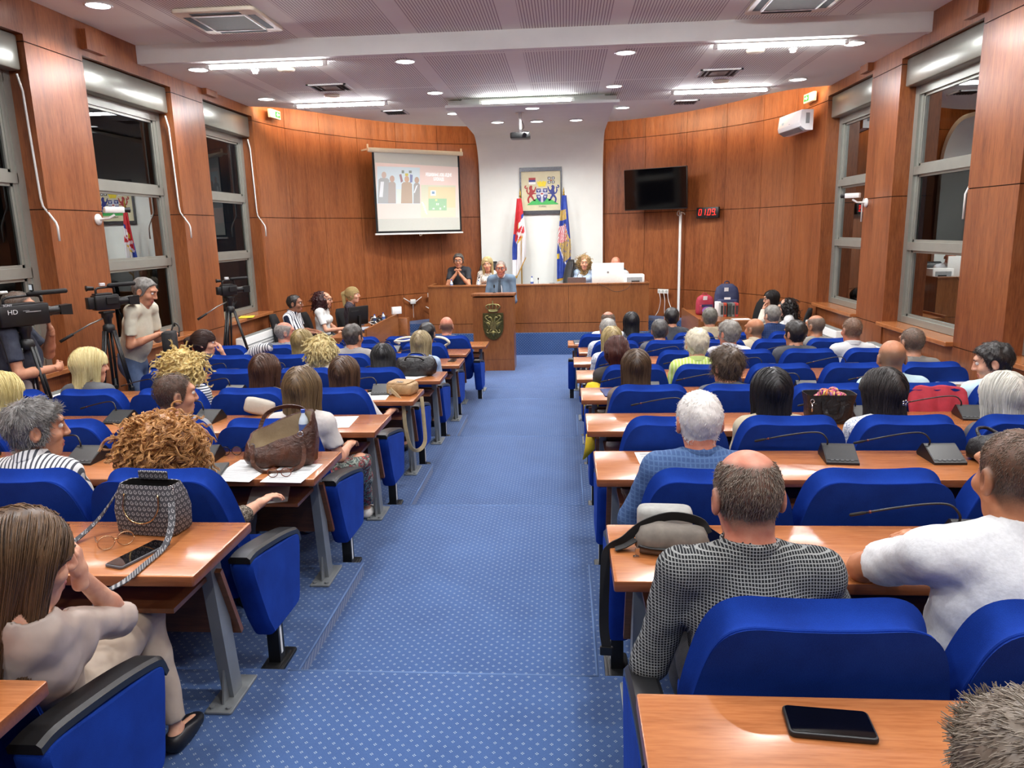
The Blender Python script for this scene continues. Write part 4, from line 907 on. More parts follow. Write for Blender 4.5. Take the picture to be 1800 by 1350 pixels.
# side tables near the curved wall
t = thing('side_table', 'cherry wood staff table with computer, cables and bottles by the curved wall', 'table', (-3.0, 13.2, 0)); m = MB(); m.bb((.27, -1.2, 0), (.31, 1.15, .90)); m.build('front_panel', SIDEWOOD, t); m = MB(); m.bb((-.36, -1.15, .73), (.27, 1.15, .76)); m.build('worktop', SIDEWOOD, t); m = MB(); m.bb((-.36, -1.19, 0), (.27, -1.15, .76)); m.build('end_panel', SIDEWOOD, t); m = MB(); m.bb((-.36, 1.11, 0), (.27, 1.15, .76)); m.build('end_panel', SIDEWOOD, t)
t = thing('wooden_box_plinth', 'low wooden block at the far end of the staff table', 'box', (-2.62, 14.5, 0)); m = MB(); m.rbox((0, 0, .4), (.2, .22, .8), .008); m.build('carcass', SIDEWOOD, t, auto=.6)
t = thing('white_control_box', 'small white box on the end of the staff table', 'box', (-2.70, 14.28, .90)); m = MB(); m.rbox((0, 0, .07), (.05, .20, .14), .008, rz=-.9); m.build('casing', WHITEP, t, auto=.6)
t = thing('computer_monitor', 'black computer monitor on the staff table seen from behind', 'monitor', (-3.0, 12.65, .76), .95); m = MB(); m.rbox((0, 0, .30), (.42, .04, .32), .01, rx=.1); m.build('housing', BLACKP, t, auto=.6); m = MB(); m.box((0, -.03, .15), (.05, .02, .3)); m.rbox((0, -.03, .008), (.22, .16, .014), .03); m.build('stand', BLACKP, t); m = MB(); m.bb((-.17, -.03, .38), (.0, -.022, .42)); m.build('rear_vent', plain('vent dark', '2b2c2d', .5), t)
bottle((-2.95, 13.55, .76), 'water bottle on the staff table before the blonde woman in dark blouse'); bottle((-2.86, 13.85, .76), 'second water bottle on the staff table, farther from the monitor')
t = thing('cable_heap', 'tangle of black and white cables and adapters on the staff table', 'cables', (-2.92, 13.9, .765), 0); rr = random.Random(3)
for k in range(9):
    P = [(rr.uniform(-.2, .15), -.55+.13*k*rr.uniform(.6, 1.2)+rr.uniform(-.1, .1), rr.uniform(.0, .14)) for _ in range(5)]; m = MB(); m.smooth = True; m.tube(cr(P, 5), .008, 6); m.build('cable', BLACKP if k % 3 else WHITEP, t, True)
for k in range(4): m = MB(); m.rbox((rr.uniform(-.15, .12), -.4+.24*k, .03), (.10, .06, .05), .01, rz=rr.uniform(-1, 1)); m.build('adapter', BLACKP, t, auto=.6)
t = thing('blue_folder', 'dark blue folder lying on the staff table by the monitor', 'folder', (-3.05, 13.05, .76), .3); m = MB(); m.rbox((0, 0, .012), (.34, .5, .02), .01); m.build('cover', plain('folder blue', '1d2c66', .5), t); m = MB(); m.bb((-.15, -.23, .021), (.13, .22, .025)); m.build('sheet', plain('grey sheet', '9fa5ad', .6), t)
t = thing('side_table', 'cherry wood side table carrying two school backpacks', 'table', (3.35, 13.85, 0)); m = MB(); m.bb((-.5, -.95, 0), (-.46, .95, .88)); m.build('front_panel', SIDEWOOD, t); m = MB(); m.bb((-.46, -.95, .80), (.45, .95, .84)); m.build('worktop', SIDEWOOD, t); m = MB(); m.bb((-.46, -.94, 0), (.4, -.90, .8)); m.build('end_panel', SIDEWOOD, t); m = MB(); m.bb((-.46, .9, 0), (.4, .94, .8)); m.build('end_panel', SIDEWOOD, t)
# backpacks on display
def backpack(loc, rz, w_, h_, d_, col, label, patch):
    t = thing('school_backpack', label, 'backpack', loc, rz); mat = cloth('backpack '+col, col, .7)
    rings = []
    for k in range(9):
        z = h_*k/8; ww = w_/2*(1-.30*max(0, (k-4)/4)**2.2) if k < 8 else w_/2*.45; dd = d_/2*(1-.35*max(0, (k-3)/5)**2) if k < 8 else d_*.18; 
        if k == 0: ww *= .93; dd *= .9
        rings.append([(ww*math.copysign(abs(math.cos(a))**.5, math.cos(a)), dd*math.copysign(abs(math.sin(a))**.6, math.sin(a)), z) for a in [2*PI*j/24 for j in range(24)]])
    m = MB(); m.loft(rings, True, True); m.build('body', mat, t, smooth=True)
    m = MB(); m.rbox((0, -d_/2-.01, h_*.28), (w_*.8, .09, h_*.48), .035, seg=4); m.build('front_pocket', cloth('backpack pocket '+patch, patch, .7), t, auto=.8)
    m = MB(); m.smooth = True; m.tube(cr([(-.04, .02, h_*.96), (-.03, .02, h_*1.07), (.03, .02, h_*1.07), (.04, .02, h_*.96)], 4), .01, 8); m.build('handle', mat, t, True)
    m = MB(); m.box((-.02, -d_*.42, h_*.78), (.075, .006, .13), rx=.25); m.build('tag', PAPER, t); m = MB(); m.smooth = True; m.tube([(-w_*.4, -d_*.36, h_*.1), (-w_*.42, -d_*.36, h_*.5), (-w_*.2, -d_*.3, h_*.86), (w_*.2, -d_*.3, h_*.86), (w_*.42, -d_*.36, h_*.5), (w_*.4, -d_*.36, h_*.1)], .006, 6); m.build('zip', BLACKP, t); return t
b1 = backpack((3.14, 13.95, .84), .1, .32, .36, .2, 'a51d3a', 'red school backpack with purple print on the side table', '8f1734'); m = MB(); m.prism([(.09*math.cos(a), .07*math.sin(a)+.09) for a in [2*PI*k/16 for k in range(16)]], -.158, -.153, XZ); m.build('print', plain('purple print', 'a070c8', .6), b1); m = MB(); m.bb((-.1, -.156, .15), (.1, -.152, .2)); m.build('print_band', plain('print navy', '2b2a55', .6), b1)
b2 = backpack((3.52, 13.9, .84), -.1, .44, .56, .26, '17234d', 'large navy school backpack with striped books in front', '1b2650'); m = MB(); m.bb((-.06, -.182, .29), (.05, -.176, .33)); m.build('print', PAPER, b2)
for k, (c, l) in enumerate((('9b9c9a', 'grey spine book'), ('b4462f', 'red-orange striped book'), ('4b5a58', 'slate spine book'), ('7e8280', 'light grey book'), ('c04440', 'red striped book at the end'))):
    t = thing('book', '%s standing before the navy backpack' % l, 'book', (3.37+.065*k, 13.62, .84), random.uniform(-.1, .1), 'books before the navy backpack'); m = MB(); m.rbox((0, 0, .12), (.055, .17, .24), .004); m.build('cover', plain('book '+c, c, .5), t); m = MB(); m.bb((-.02, -.087, .04), (.02, -.0855, .20)); m.build('spine_band', plain('spine band', ('d8d0b8' if k % 2 else '2e3434'), .5), t)
t = thing('white_mug_box', 'white packet between the two backpacks', 'box', (3.33, 13.72, .84)); m = MB(); m.rbox((0, 0, .13), (.10, .08, .26), .01); m.build('carton', PAPER, t, auto=.6)
t = thing('writing_paper', 'sheet of paper under the writing hand on the side table', 'paper', (3.62, 13.15, .84)); m = MB(); m.bb((-.15, -.1, 0), (.15, .11, .002)); m.build('sheet', PAPER, t)
# ------------------------------------------------------------------ people: signed-distance bodies meshed with surface nets
F32 = np.float32
def npmesh(name, V, F, mats, mi=None, attr=None):
    me = bpy.data.meshes.new(name); V = np.asarray(V, F32); F = np.asarray(F, np.int32)
    me.vertices.add(len(V)); me.vertices.foreach_set('co', V.ravel()); n = F.shape[1]
    me.loops.add(F.size); me.loops.foreach_set('vertex_index', F.ravel())
    me.polygons.add(len(F)); me.polygons.foreach_set('loop_start', np.arange(0, F.size, n, dtype=np.int32))
    for m in (mats if isinstance(mats, (list, tuple)) else [mats]): me.materials.append(m)
    if mi is not None: me.polygons.foreach_set('material_index', np.asarray(mi, np.int32))
    me.polygons.foreach_set('use_smooth', np.ones(len(F), bool))
    if attr is not None:
        a = me.attributes.new('shade', 'FLOAT', 'POINT'); a.data.foreach_set('value', np.asarray(attr, F32))
    me.update(calc_edges=True); return me
def npobj(name, V, F, mats, parent, mi=None, attr=None):
    o = bpy.data.objects.new(name, npmesh(name, V, F, mats, mi, attr)); COL.objects.link(o); o.parent = parent; return o
def surfnet(fn, xs, ys, zs):
    xs, ys, zs = (np.asarray(a, F32) for a in (xs, ys, zs))
    D = np.broadcast_to(fn((xs[:, None, None], ys[None, :, None], zs[None, None, :])), (len(xs), len(ys), len(zs))).astype(F32)
    S = D < 0
    c = [S[i:len(xs)-1+i, j:len(ys)-1+j, k:len(zs)-1+k] for i in (0, 1) for j in (0, 1) for k in (0, 1)]
    s = sum(a.astype(np.int8) for a in c); mask = (s > 0) & (s < 8)
    I, J, K = np.nonzero(mask); n = len(I)
    if n == 0: return np.zeros((0, 3), F32), np.zeros((0, 4), np.int32)
    acc = np.zeros((n, 3), F32); cnt = np.zeros(n, F32); corners = [(i, j, k) for i in (0, 1) for j in (0, 1) for k in (0, 1)]
    pos = lambda q: np.stack([xs[I+q[0]], ys[J+q[1]], zs[K+q[2]]], -1)
    for a in range(8):
        for b in range(a+1, 8):
            if sum(abs(corners[a][t]-corners[b][t]) for t in range(3)) != 1: continue
            A, B = corners[a], corners[b]; fa = D[I+A[0], J+A[1], K+A[2]]; fb = D[I+B[0], J+B[1], K+B[2]]
            m = (fa < 0) != (fb < 0); t = np.where(m, fa/np.where(np.abs(fa-fb) < 1e-12, 1, fa-fb), 0)[:, None]
            acc += np.where(m[:, None], pos(A)*(1-t)+pos(B)*t, 0); cnt += m
    V = acc/cnt[:, None]; idx = -np.ones(mask.shape, np.int32); idx[I, J, K] = np.arange(n); F = []
    for ax in range(3):
        sl = [slice(None)]*3; sl2 = [slice(None)]*3; sl[ax] = slice(0, -1); sl2[ax] = slice(1, None)
        E = S[tuple(sl)] != S[tuple(sl2)]; o1, o2 = [(1, 2), (2, 0), (0, 1)][ax]
        P = np.array(np.nonzero(E)); lim = mask.shape
        ok = (P[o1] > 0) & (P[o2] > 0) & (P[o1] < lim[o1]) & (P[o2] < lim[o2]) & (P[ax] < lim[ax]); P = P[:, ok]
        def cell(d1, d2): q = P.copy(); q[o1] -= d1; q[o2] -= d2; return idx[q[0], q[1], q[2]]
        q = np.stack([cell(1, 1), cell(0, 1), cell(0, 0), cell(1, 0)], -1); flip = ~S[P[0], P[1], P[2]]
        q[flip] = q[flip][:, ::-1]; F.append(q)
    F = np.concatenate(F); F = F[(F >= 0).all(1)]; return V, F
def axis(lo, hi, step, fine=()):
    """grid axis with finer steps inside the given (lo, hi, step) spans"""
    out = [lo]; x = lo
    while x < hi:
        st = step
        for a, b, f in fine:
            if a-step <= x <= b: st = min(st, f)
        x += st; out.append(x)
    return np.array(out, F32)
def dist3(P, c): return np.sqrt((P[0]-c[0])**2+(P[1]-c[1])**2+(P[2]-c[2])**2)
def caps(P, a, b, ra, rb, sy=1.):
    a = np.array(a, F32); b = np.array(b, F32); d = b-a; L = float(d @ d)+1e-9
    h = np.clip(((P[0]-a[0])*d[0]+(P[1]-a[1])*d[1]+(P[2]-a[2])*d[2])/L, 0, 1)
    q = (P[0]-a[0]-h*d[0])**2+((P[1]-a[1]-h*d[1])*sy)**2+(P[2]-a[2]-h*d[2])**2
    return np.sqrt(q)-(ra+(rb-ra)*h)
def ellip(P, c, r):
    x, y, z = (P[0]-c[0]), (P[1]-c[1]), (P[2]-c[2])
    k0 = np.sqrt((x/r[0])**2+(y/r[1])**2+(z/r[2])**2); k1 = np.sqrt((x/r[0]**2)**2+(y/r[1]**2)**2+(z/r[2]**2)**2)+1e-6
    return k0*(k0-1)/k1
def smin(a, b, k): h = np.clip(.5+.5*(b-a)/k, 0, 1); return b*(1-h)+a*h-k*h*(1-h)
def smax(a, b, k): return -smin(-a, -b, k)
def toframe(P, R, o):
    x, y, z = P[0]-o[0], P[1]-o[1], P[2]-o[2]
    return tuple(R[0][i]*x+R[1][i]*y+R[2][i]*z for i in range(3))
def rotm(yaw=0, pitch=0, roll=0):
    M = Matrix.Rotation(math.radians(yaw), 3, 'Z') @ Matrix.Rotation(math.radians(pitch), 3, 'X') @ Matrix.Rotation(math.radians(roll), 3, 'Y'); return [[M[i][j] for j in range(3)] for i in range(3)]
def skull(H): return smin(ellip(H, (0, -.012, .032), (.074, .095, .084)), ellip(H, (0, .012, -.035), (.060, .078, .080)), .03)
def head_sdf(H, fem=0.):
    d = skull(H)
    d = smin(d, ellip(H, (0, .052, -.092), (.036-.004*fem, .030, .028)), .035)                       # chin
    d = smin(d, ellip(H, (0, .078, .040), (.052, .018, .016)), .02)                                   # brow
    for s in (-1, 1):
        d = smin(d, ellip(H, (s*.044, .058, -.022), (.022, .022, .02)), .025)                          # cheek
        d = smax(d, -ellip(H, (s*.031, .098, .016), (.019, .016, .013)), .012)                         # eye socket
    d = smin(d, caps(H, (0, .090, .022), (0, .108, -.020), .008, .0115), .012)                         # nose
    for s in (-1, 1): d = smin(d, ellip(H, (s*.011, .100, -.024), (.009, .010, .008)), .008)
    d = smin(d, ellip(H, (0, .086, -.056), (.023, .010, .006)), .008); d = smin(d, ellip(H, (0, .084, -.068), (.020, .010, .007)), .008)
    d = smax(d, -ellip(H, (0, .098, -.0615), (.022, .012, .0022)), .004)
    for s in (-1, 1):
        e = ellip(H, (s*.079, -.012, -.004), (.011, .021, .033)); e = smax(e, -ellip(H, (s*.090, -.006, .0), (.010, .012, .021)), .006); d = smin(d, e, .008)
    return d
SKINS = {'light': ('d9a98c', 'c98d72'), 'mid': ('c58f70', 'b37a5d'), 'ruddy': ('c98a70', 'b56c56'), 'dark': ('9a6a50', '855741'), 'tan': ('b97f5c', 'a66c4b')}
def skin_mat(k, hair=None):
    n = 'skin '+k+(' '+hair if hair else '')
    if n in _M: return _M[n]
    t = NT(n, .48, .4); v = t.coord(); a, b = SKINS[k]; c = t.ramp(t.noise(v, 22, 4), [(.3, lin(b)), (.7, lin(a))])
    if hair:   # cropped hair grows out of the skin: its cover is stored on the mesh
        at = t.n('ShaderNodeAttribute'); at.attribute_name = 'hair_cover'; g = t.noise(v, 240, 3); f = t.math('MULTIPLY', at.outputs['Fac'], t.math('ADD', .62, t.math('MULTIPLY', g, .5))); c = t.mixc(t.math('MINIMUM', f, .93), c, lin(hair))
    t.color(c); t.bump(t.noise(v, 260, 2), .12, .002)
    t.b.inputs['Subsurface Weight'].default_value = .06; t.b.inputs['Subsurface Radius'].default_value = (.012, .005, .003)
    _M[n] = t.m; return t.m
LIP = plain('lips', 'a8605a', .4)
def hair_mat(a, b):
    n = 'hair %s %s' % (a, b)
    if n in _M: return _M[n]
    t = NT(n, .42, .5); at = t.n('ShaderNodeAttribute'); at.attribute_name = 'shade'
    f = t.noise(t.coord('Object', (90, 90, 14)), 1, 3); m = t.math('ADD', t.math('MULTIPLY', at.outputs['Fac'], .75), t.math('MULTIPLY', f, .3))
    t.color(t.ramp(m, [(.15, lin(a)), (.9, lin(b))])); _M[n] = t.m; return t.m
def grad(fn, P, e=.004):
    X, Y, Z = P[:, 0], P[:, 1], P[:, 2]
    g = np.stack([fn((X+e, Y, Z))-fn((X-e, Y, Z)), fn((X, Y+e, Z))-fn((X, Y-e, Z)), fn((X, Y, Z+e))-fn((X, Y, Z-e))], -1)
    return g/(np.linalg.norm(g, axis=1, keepdims=True)+1e-9)
def tubes(paths, r0, r1, rng, n=3):
    """paths: (N, K, 3) -> three-sided strands"""
    N, K, _ = paths.shape; d = np.gradient(paths, axis=1); d /= np.linalg.norm(d, axis=2, keepdims=True)+1e-9
    a = rng.normal(size=(N, 1, 3)); x = a-(a*d).sum(2, keepdims=True)*d; x /= np.linalg.norm(x, axis=2, keepdims=True)+1e-9; y = np.cross(d, x)
    r = np.linspace(r0, r1, K)[None, :, None]; V = np.stack([paths+(x*math.cos(2*PI*k/n)+y*math.sin(2*PI*k/n))*r for k in range(n)], 2)
    base = (np.arange(N)[:, None, None]*K+np.arange(K-1)[None, :, None])*n; k = np.arange(n)[None, None, :]; k2 = (k+1) % n
    F = np.stack([base+k, base+k2, base+n+k2, base+n+k], -1).reshape(-1, 4); return V.reshape(-1, 3), F
def noise3(P, f, s=0):
    return (np.sin(f*P[0]*1.0+1.7*np.sin(f*.63*P[1]+s))*np.cos(f*.9*P[2]+s*1.3+1.1*np.sin(f*.7*P[0])) + .5*np.sin(f*1.9*P[1]+2.1*s+np.sin(f*1.3*P[2])))/1.5
def hair_build(kind, par, rng, near):
    """returns vertices, faces, shade in the head frame"""
    L = par.get('len', .25); t = par.get('t', .014); vol = par.get('vol', 1.); N = par.get('n', 2600 if near else 700); step = .006 if near else .009
    def zl(H):
        y = H[1]; f = par.get('front', 0.)+.012
        return np.interp(y, [-.13, -.09, -.06, -.03, -.012, .012, .026, .042, .07, .10], [-.105, -.095, -.075, -.055, -.035, -.03, -.012, .045+f*.6, .07+f, .075+f]).astype(F32)
    ears = lambda H: np.minimum(ellip(H, (-.085, -.010, -.004), (.014, .024, .034)), ellip(H, (.085, -.010, -.004), (.014, .024, .034)))
    base = lambda H: skull(H)-t*(1+.32*noise3(H, 60)+.12*noise3(H, 150, 4))
    if kind in ('short', 'ring', 'crop', 'buzz'):
        def sdf(H):
            d = np.maximum(base(H), (zl(H)-H[2])*.8+.004*noise3(H, 150, 3)+.003*noise3(H, 330, 1)); d = np.maximum(d, -ears(H))
            if kind == 'ring': d = np.maximum(d, -ellip(H, (0, par.get('by', .01), par.get('bz', .11)), par.get('br', (.062, .10, .055)))+.010*noise3(H, 120, 5)+.006*noise3(H, 310, 2))
            return d
        box = (-.12, .12, -.14, .13, -.12, .16)
    elif kind in ('long', 'bob', 'wavy', 'pony', 'updo'):
        wv = .012 if kind == 'wavy' else .0
        def sdf(H):
            d = np.maximum(skull(H)-t*1.3, (np.minimum(zl(H), .05)-.02-H[2])*.8)
            if kind in ('long', 'bob', 'wavy'):
                c = caps(H, (0, -.05, .0), (0, -.075, -L), .080*vol, (.088 if kind != 'bob' else .072)*vol, 1.75); d = smin(d, c, .03)
                for s in (-1, 1): d = smin(d, caps(H, (s*.060, .02, .035), (s*.080*vol, .005, -L*par.get('side', .8)), .024, .018), .03)
                d = smax(d, -(ellip(H, (0, .115, -.01), (.062, .075, .085))), .01)
                if wv: d = d+wv*noise3(H, 55)
            elif kind == 'pony':
                d = smin(d, caps(H, (0, -.11, .05), (0, -.15, .02), .024, .03), .015); d = smin(d, caps(H, (0, -.15, .02), (par.get('px', 0), -.135, -L), .030, .014), .02)
            else:
                d = smin(d, ellip(H, (0, -.10, -.01), (.065*vol, .05*vol, .07*vol)), .03); d = smin(d, caps(H, (0, -.10, -.02), (par.get('px', 0), -.085, -L), .05*vol, .055*vol, 1.4), .03); d = d+.006*noise3(H, 70)
            return d
        box = (-.15, .15, -.22, .12, -L-.09, .16)
    else:                                                       # curly
        R = par.get('R', (.135, .13, .14)); cz = par.get('cz', -.01); cy = par.get('cy', -.035); cut = par.get('cut', -.2)
        def sdf(H):
            d = ellip(H, (0, cy, cz), R)
            if par.get('low'): d = smin(d, ellip(H, (0, cy-.01, cz-par['low']), (R[0]*.93, R[1]*.8, R[2]*.8)), .05)
            d = d+.011*noise3(H, 48)+.006*noise3(H, 110, 2); d = smax(d, -ellip(H, (0, .135, -.03), (.078, .11, .118)), .012); return np.maximum(d, cut-H[2])
        box = (-.2, .2, -.22, .15, -.34, .19)
    xs, ys, zs = (np.arange(box[2*i], box[2*i+1], step, dtype=F32) for i in range(3))
    V, F = surfnet(sdf, xs, ys, zs)
    if len(V) == 0: return V, F, np.zeros(0)
    fn = lambda H: np.asarray(sdf(tuple(np.asarray(h, np.float64) for h in H)))
    sh = np.full(len(V), .30)+.25*noise3((V[:, 0], V[:, 1], V[:, 2]), 120); parts = [(V, F, sh)]
    seeds = V[rng.integers(0, len(V), N)].astype(float)
    if kind in ('ring', 'buzz'):
        Hs = (seeds[:, 0], seeds[:, 1], seeds[:, 2]); e = np.minimum((Hs[2]-zl(Hs))/.022, 1.)
        if kind == 'ring': e = np.minimum(e, ellip(Hs, (0, par.get('by', .01), par.get('bz', .11)), par.get('br', (.062, .10, .055)))/.030)
        seeds = seeds[e > rng.uniform(0, 1, N)**1.5]; N = len(seeds)
        if N == 0: return np.zeros((0, 3)), np.zeros((0, 4), int), np.zeros(0)
    g = grad(fn, seeds)
    K = 6
    if kind in ('short', 'ring', 'crop', 'buzz'):
        w0 = np.array((par.get('wx', .015), -.055, .105)); flow = seeds-w0; flow -= (flow*g).sum(1, keepdims=True)*g; flow /= np.linalg.norm(flow, axis=1, keepdims=True)+1e-9
        ln = par.get('sl', .02)*rng.uniform(.6, 1.2, (N, 1)); lift = par.get('lift', .5); d0 = flow+g*lift+rng.normal(0, .22, (N, 3)); d0 /= np.linalg.norm(d0, axis=1, keepdims=True)
        tt = np.linspace(0, 1, 4)[None, :, None]; paths = seeds[:, None]-g[:, None]*.004+d0[:, None]*ln[:, None]*tt-g[:, None]*(tt**2)*ln[:, None]*lift*.7
        r0 = .0011 if near else .0016
    elif kind in ('long', 'bob', 'wavy', 'pony', 'updo'):
        K = 12 if near else 8; st = max(L*.85, .14)/K; p = seeds.copy(); paths = [p.copy()]; px = par.get('part', 0.)
        for k in range(K-1):
            gg = grad(fn, p); side = np.stack([np.sign(p[:, 0]-px)*np.clip((p[:, 2]-.02)*14, 0, 1), np.clip((p[:, 2]-.03)*-4, -.6, .0), -np.ones(len(p))*.9], -1)
            if kind in ('pony', 'updo'):
                tgt = np.array((0, -.13, .04 if kind == 'pony' else .0)); s2 = tgt-p; s2 /= np.linalg.norm(s2, axis=1, keepdims=True)+1e-6; up = (p[:, 2:3] > -.02) & (p[:, 1:2] > -.1); side = np.where(up, s2, np.array((0, -.05, -1.)))
            d = side-(side*gg).sum(1, keepdims=True)*gg; d /= np.linalg.norm(d, axis=1, keepdims=True)+1e-6
            if kind == 'wavy' or par.get('mess'): d += rng.normal(0, par.get('mess', .25), d.shape)
            p = p+d*st; dd = fn((p[:, 0], p[:, 1], p[:, 2])); p = p-grad(fn, p)*(dd-.002)[:, None]*.9; paths.append(p.copy())
        paths = np.stack(paths, 1); paths += rng.normal(0, .0015, (N, 1, 3)); r0 = .0016 if near else .0024
        # keep only strands that stay on the hair surface
        e = np.abs(fn((paths[:, -1, 0], paths[:, -1, 1], paths[:, -1, 2]))); paths = paths[e < .02]
    else:
        if near:   # ringlets: strands gathered in clumps that share a curl
            q = 9; idx = np.repeat(np.arange(max(1, N//q)), q); seeds = seeds[:N//q][idx]; g = g[:N//q][idx]; N = len(seeds)
        K = 16 if near else 9; ln = par.get('cl', .085)*rng.uniform(.6, 1.3, (N, 1, 1)); tt = np.linspace(0, 1, K)[None, :, None]
        dn = np.array((0, 0, -1.))-(-g[:, 2:3])*g*1.0; dn = dn+.38*rng.normal(0, 1, (N, 3)); dn -= (dn*g).sum(1, keepdims=True)*g; dn /= np.linalg.norm(dn, axis=1, keepdims=True)+1e-6; bn = np.cross(dn, g)
        ph = rng.uniform(0, 2*PI, (N, 1, 1)); tr = rng.uniform(.9, 2.0, (N, 1, 1))*2*PI*par.get('turns', 1.2); cr_ = par.get('cr', .011)*rng.uniform(.5, 1.3, (N, 1, 1))
        if near:
            for a_ in (ln, dn, bn, tr, cr_): a_[:] = a_[::q][np.repeat(np.arange(N//q), q)]
            ph = ph[::q][np.repeat(np.arange(N//q), q)]+rng.normal(0, .28, (N, 1, 1)); seeds = seeds+rng.normal(0, .0022, (N, 3))
        paths = seeds[:, None]+dn[:, None]*ln*tt+g[:, None]*(cr_*.8*np.cos(ph+tr*tt)+.001)+bn[:, None]*cr_*np.sin(ph+tr*tt); r0 = par.get('r0', .0016 if near else .0022)
    if len(paths):
        tv, tf = tubes(paths, r0, r0*.45, rng); cnt = paths.shape[1]*3; c0 = rng.uniform(.15, 1., len(paths))
        tone = .6*c0+.4*(.5+.5*noise3((paths[:, 0, 0], paths[:, 0, 1], paths[:, 0, 2]), 90)); parts.append((tv, tf, np.repeat(tone, cnt)))
    if kind in ('ring', 'buzz') and len(parts) > 1: parts = parts[1:]
    off = 0; VV = []; FF = []; SS = []
    for v, f, s in parts: VV.append(v); FF.append(f+off); SS.append(s); off += len(v)
    return np.concatenate(VV), np.concatenate(FF), np.concatenate(SS)
_HANDS = {}
def hand_mesh(curl, spread=.0):
    """right hand: wrist at origin, fingers +Y, palm towards -Z, thumb on -X"""
    key = (round(curl, 2), round(spread, 2))
    if key in _HANDS: return _HANDS[key]
    segs = []
    for i, (x, L) in enumerate(((-.028, .040), (-.009, .044), (.010, .041), (.028, .033))):
        p = np.array((x, .088-.006*abs(i-1.2), .002)); ang = .12; sx = (i-1.5)*(.09+spread)
        for j, k in enumerate((1., .68, .52)):
            ang += curl*(.55 if j == 0 else .75)+(.05*i*curl); q = p+np.array((math.sin(sx)*math.cos(ang), math.cos(sx)*math.cos(ang), -math.sin(ang)))*L*k; r = (.0092, .0084, .0076)[j]*(.9 if i == 3 else 1); segs.append((p, q, r, r*.92)); p = q
    th = [np.array((-.030, .022, -.004)), np.array((-.052, .052, -.018)), np.array((-.052+.012*curl, .082, -.024-.012*curl)), np.array((-.046+.022*curl, .104, -.030-.018*curl))]
    def fn(P):
        d = ellip(P, (0, .052, 0), (.041, .052, .0155)); d = smin(d, caps(P, (0, -.03, 0), (0, .02, 0), .026, .027, 1.), .02); d = smin(d, ellip(P, (-.026, .035, -.006), (.018, .03, .015)), .01)
        for k in range(3): d = smin(d, caps(P, th[k], th[k+1], (.0125, .011, .0095)[k], (.011, .0095, .0085)[k]), .006)
        for a, b, ra, rb in segs: d = smin(d, caps(P, a, b, ra, rb), .0035)
        return d
    V, F = surfnet(fn, np.arange(-.09, .07, .0042), np.arange(-.05, .22, .0042), np.arange(-.13, .035, .0042)); _HANDS[key] = (V, F); return V, F
def frame_from(fwd, palm):
    f = Vector(fwd).normalized(); n = (-Vector(palm)); n = (n-f*n.dot(f)).normalized(); x = f.cross(n); return np.array([[x[i], f[i], n[i]] for i in range(3)])
SHOES = {}
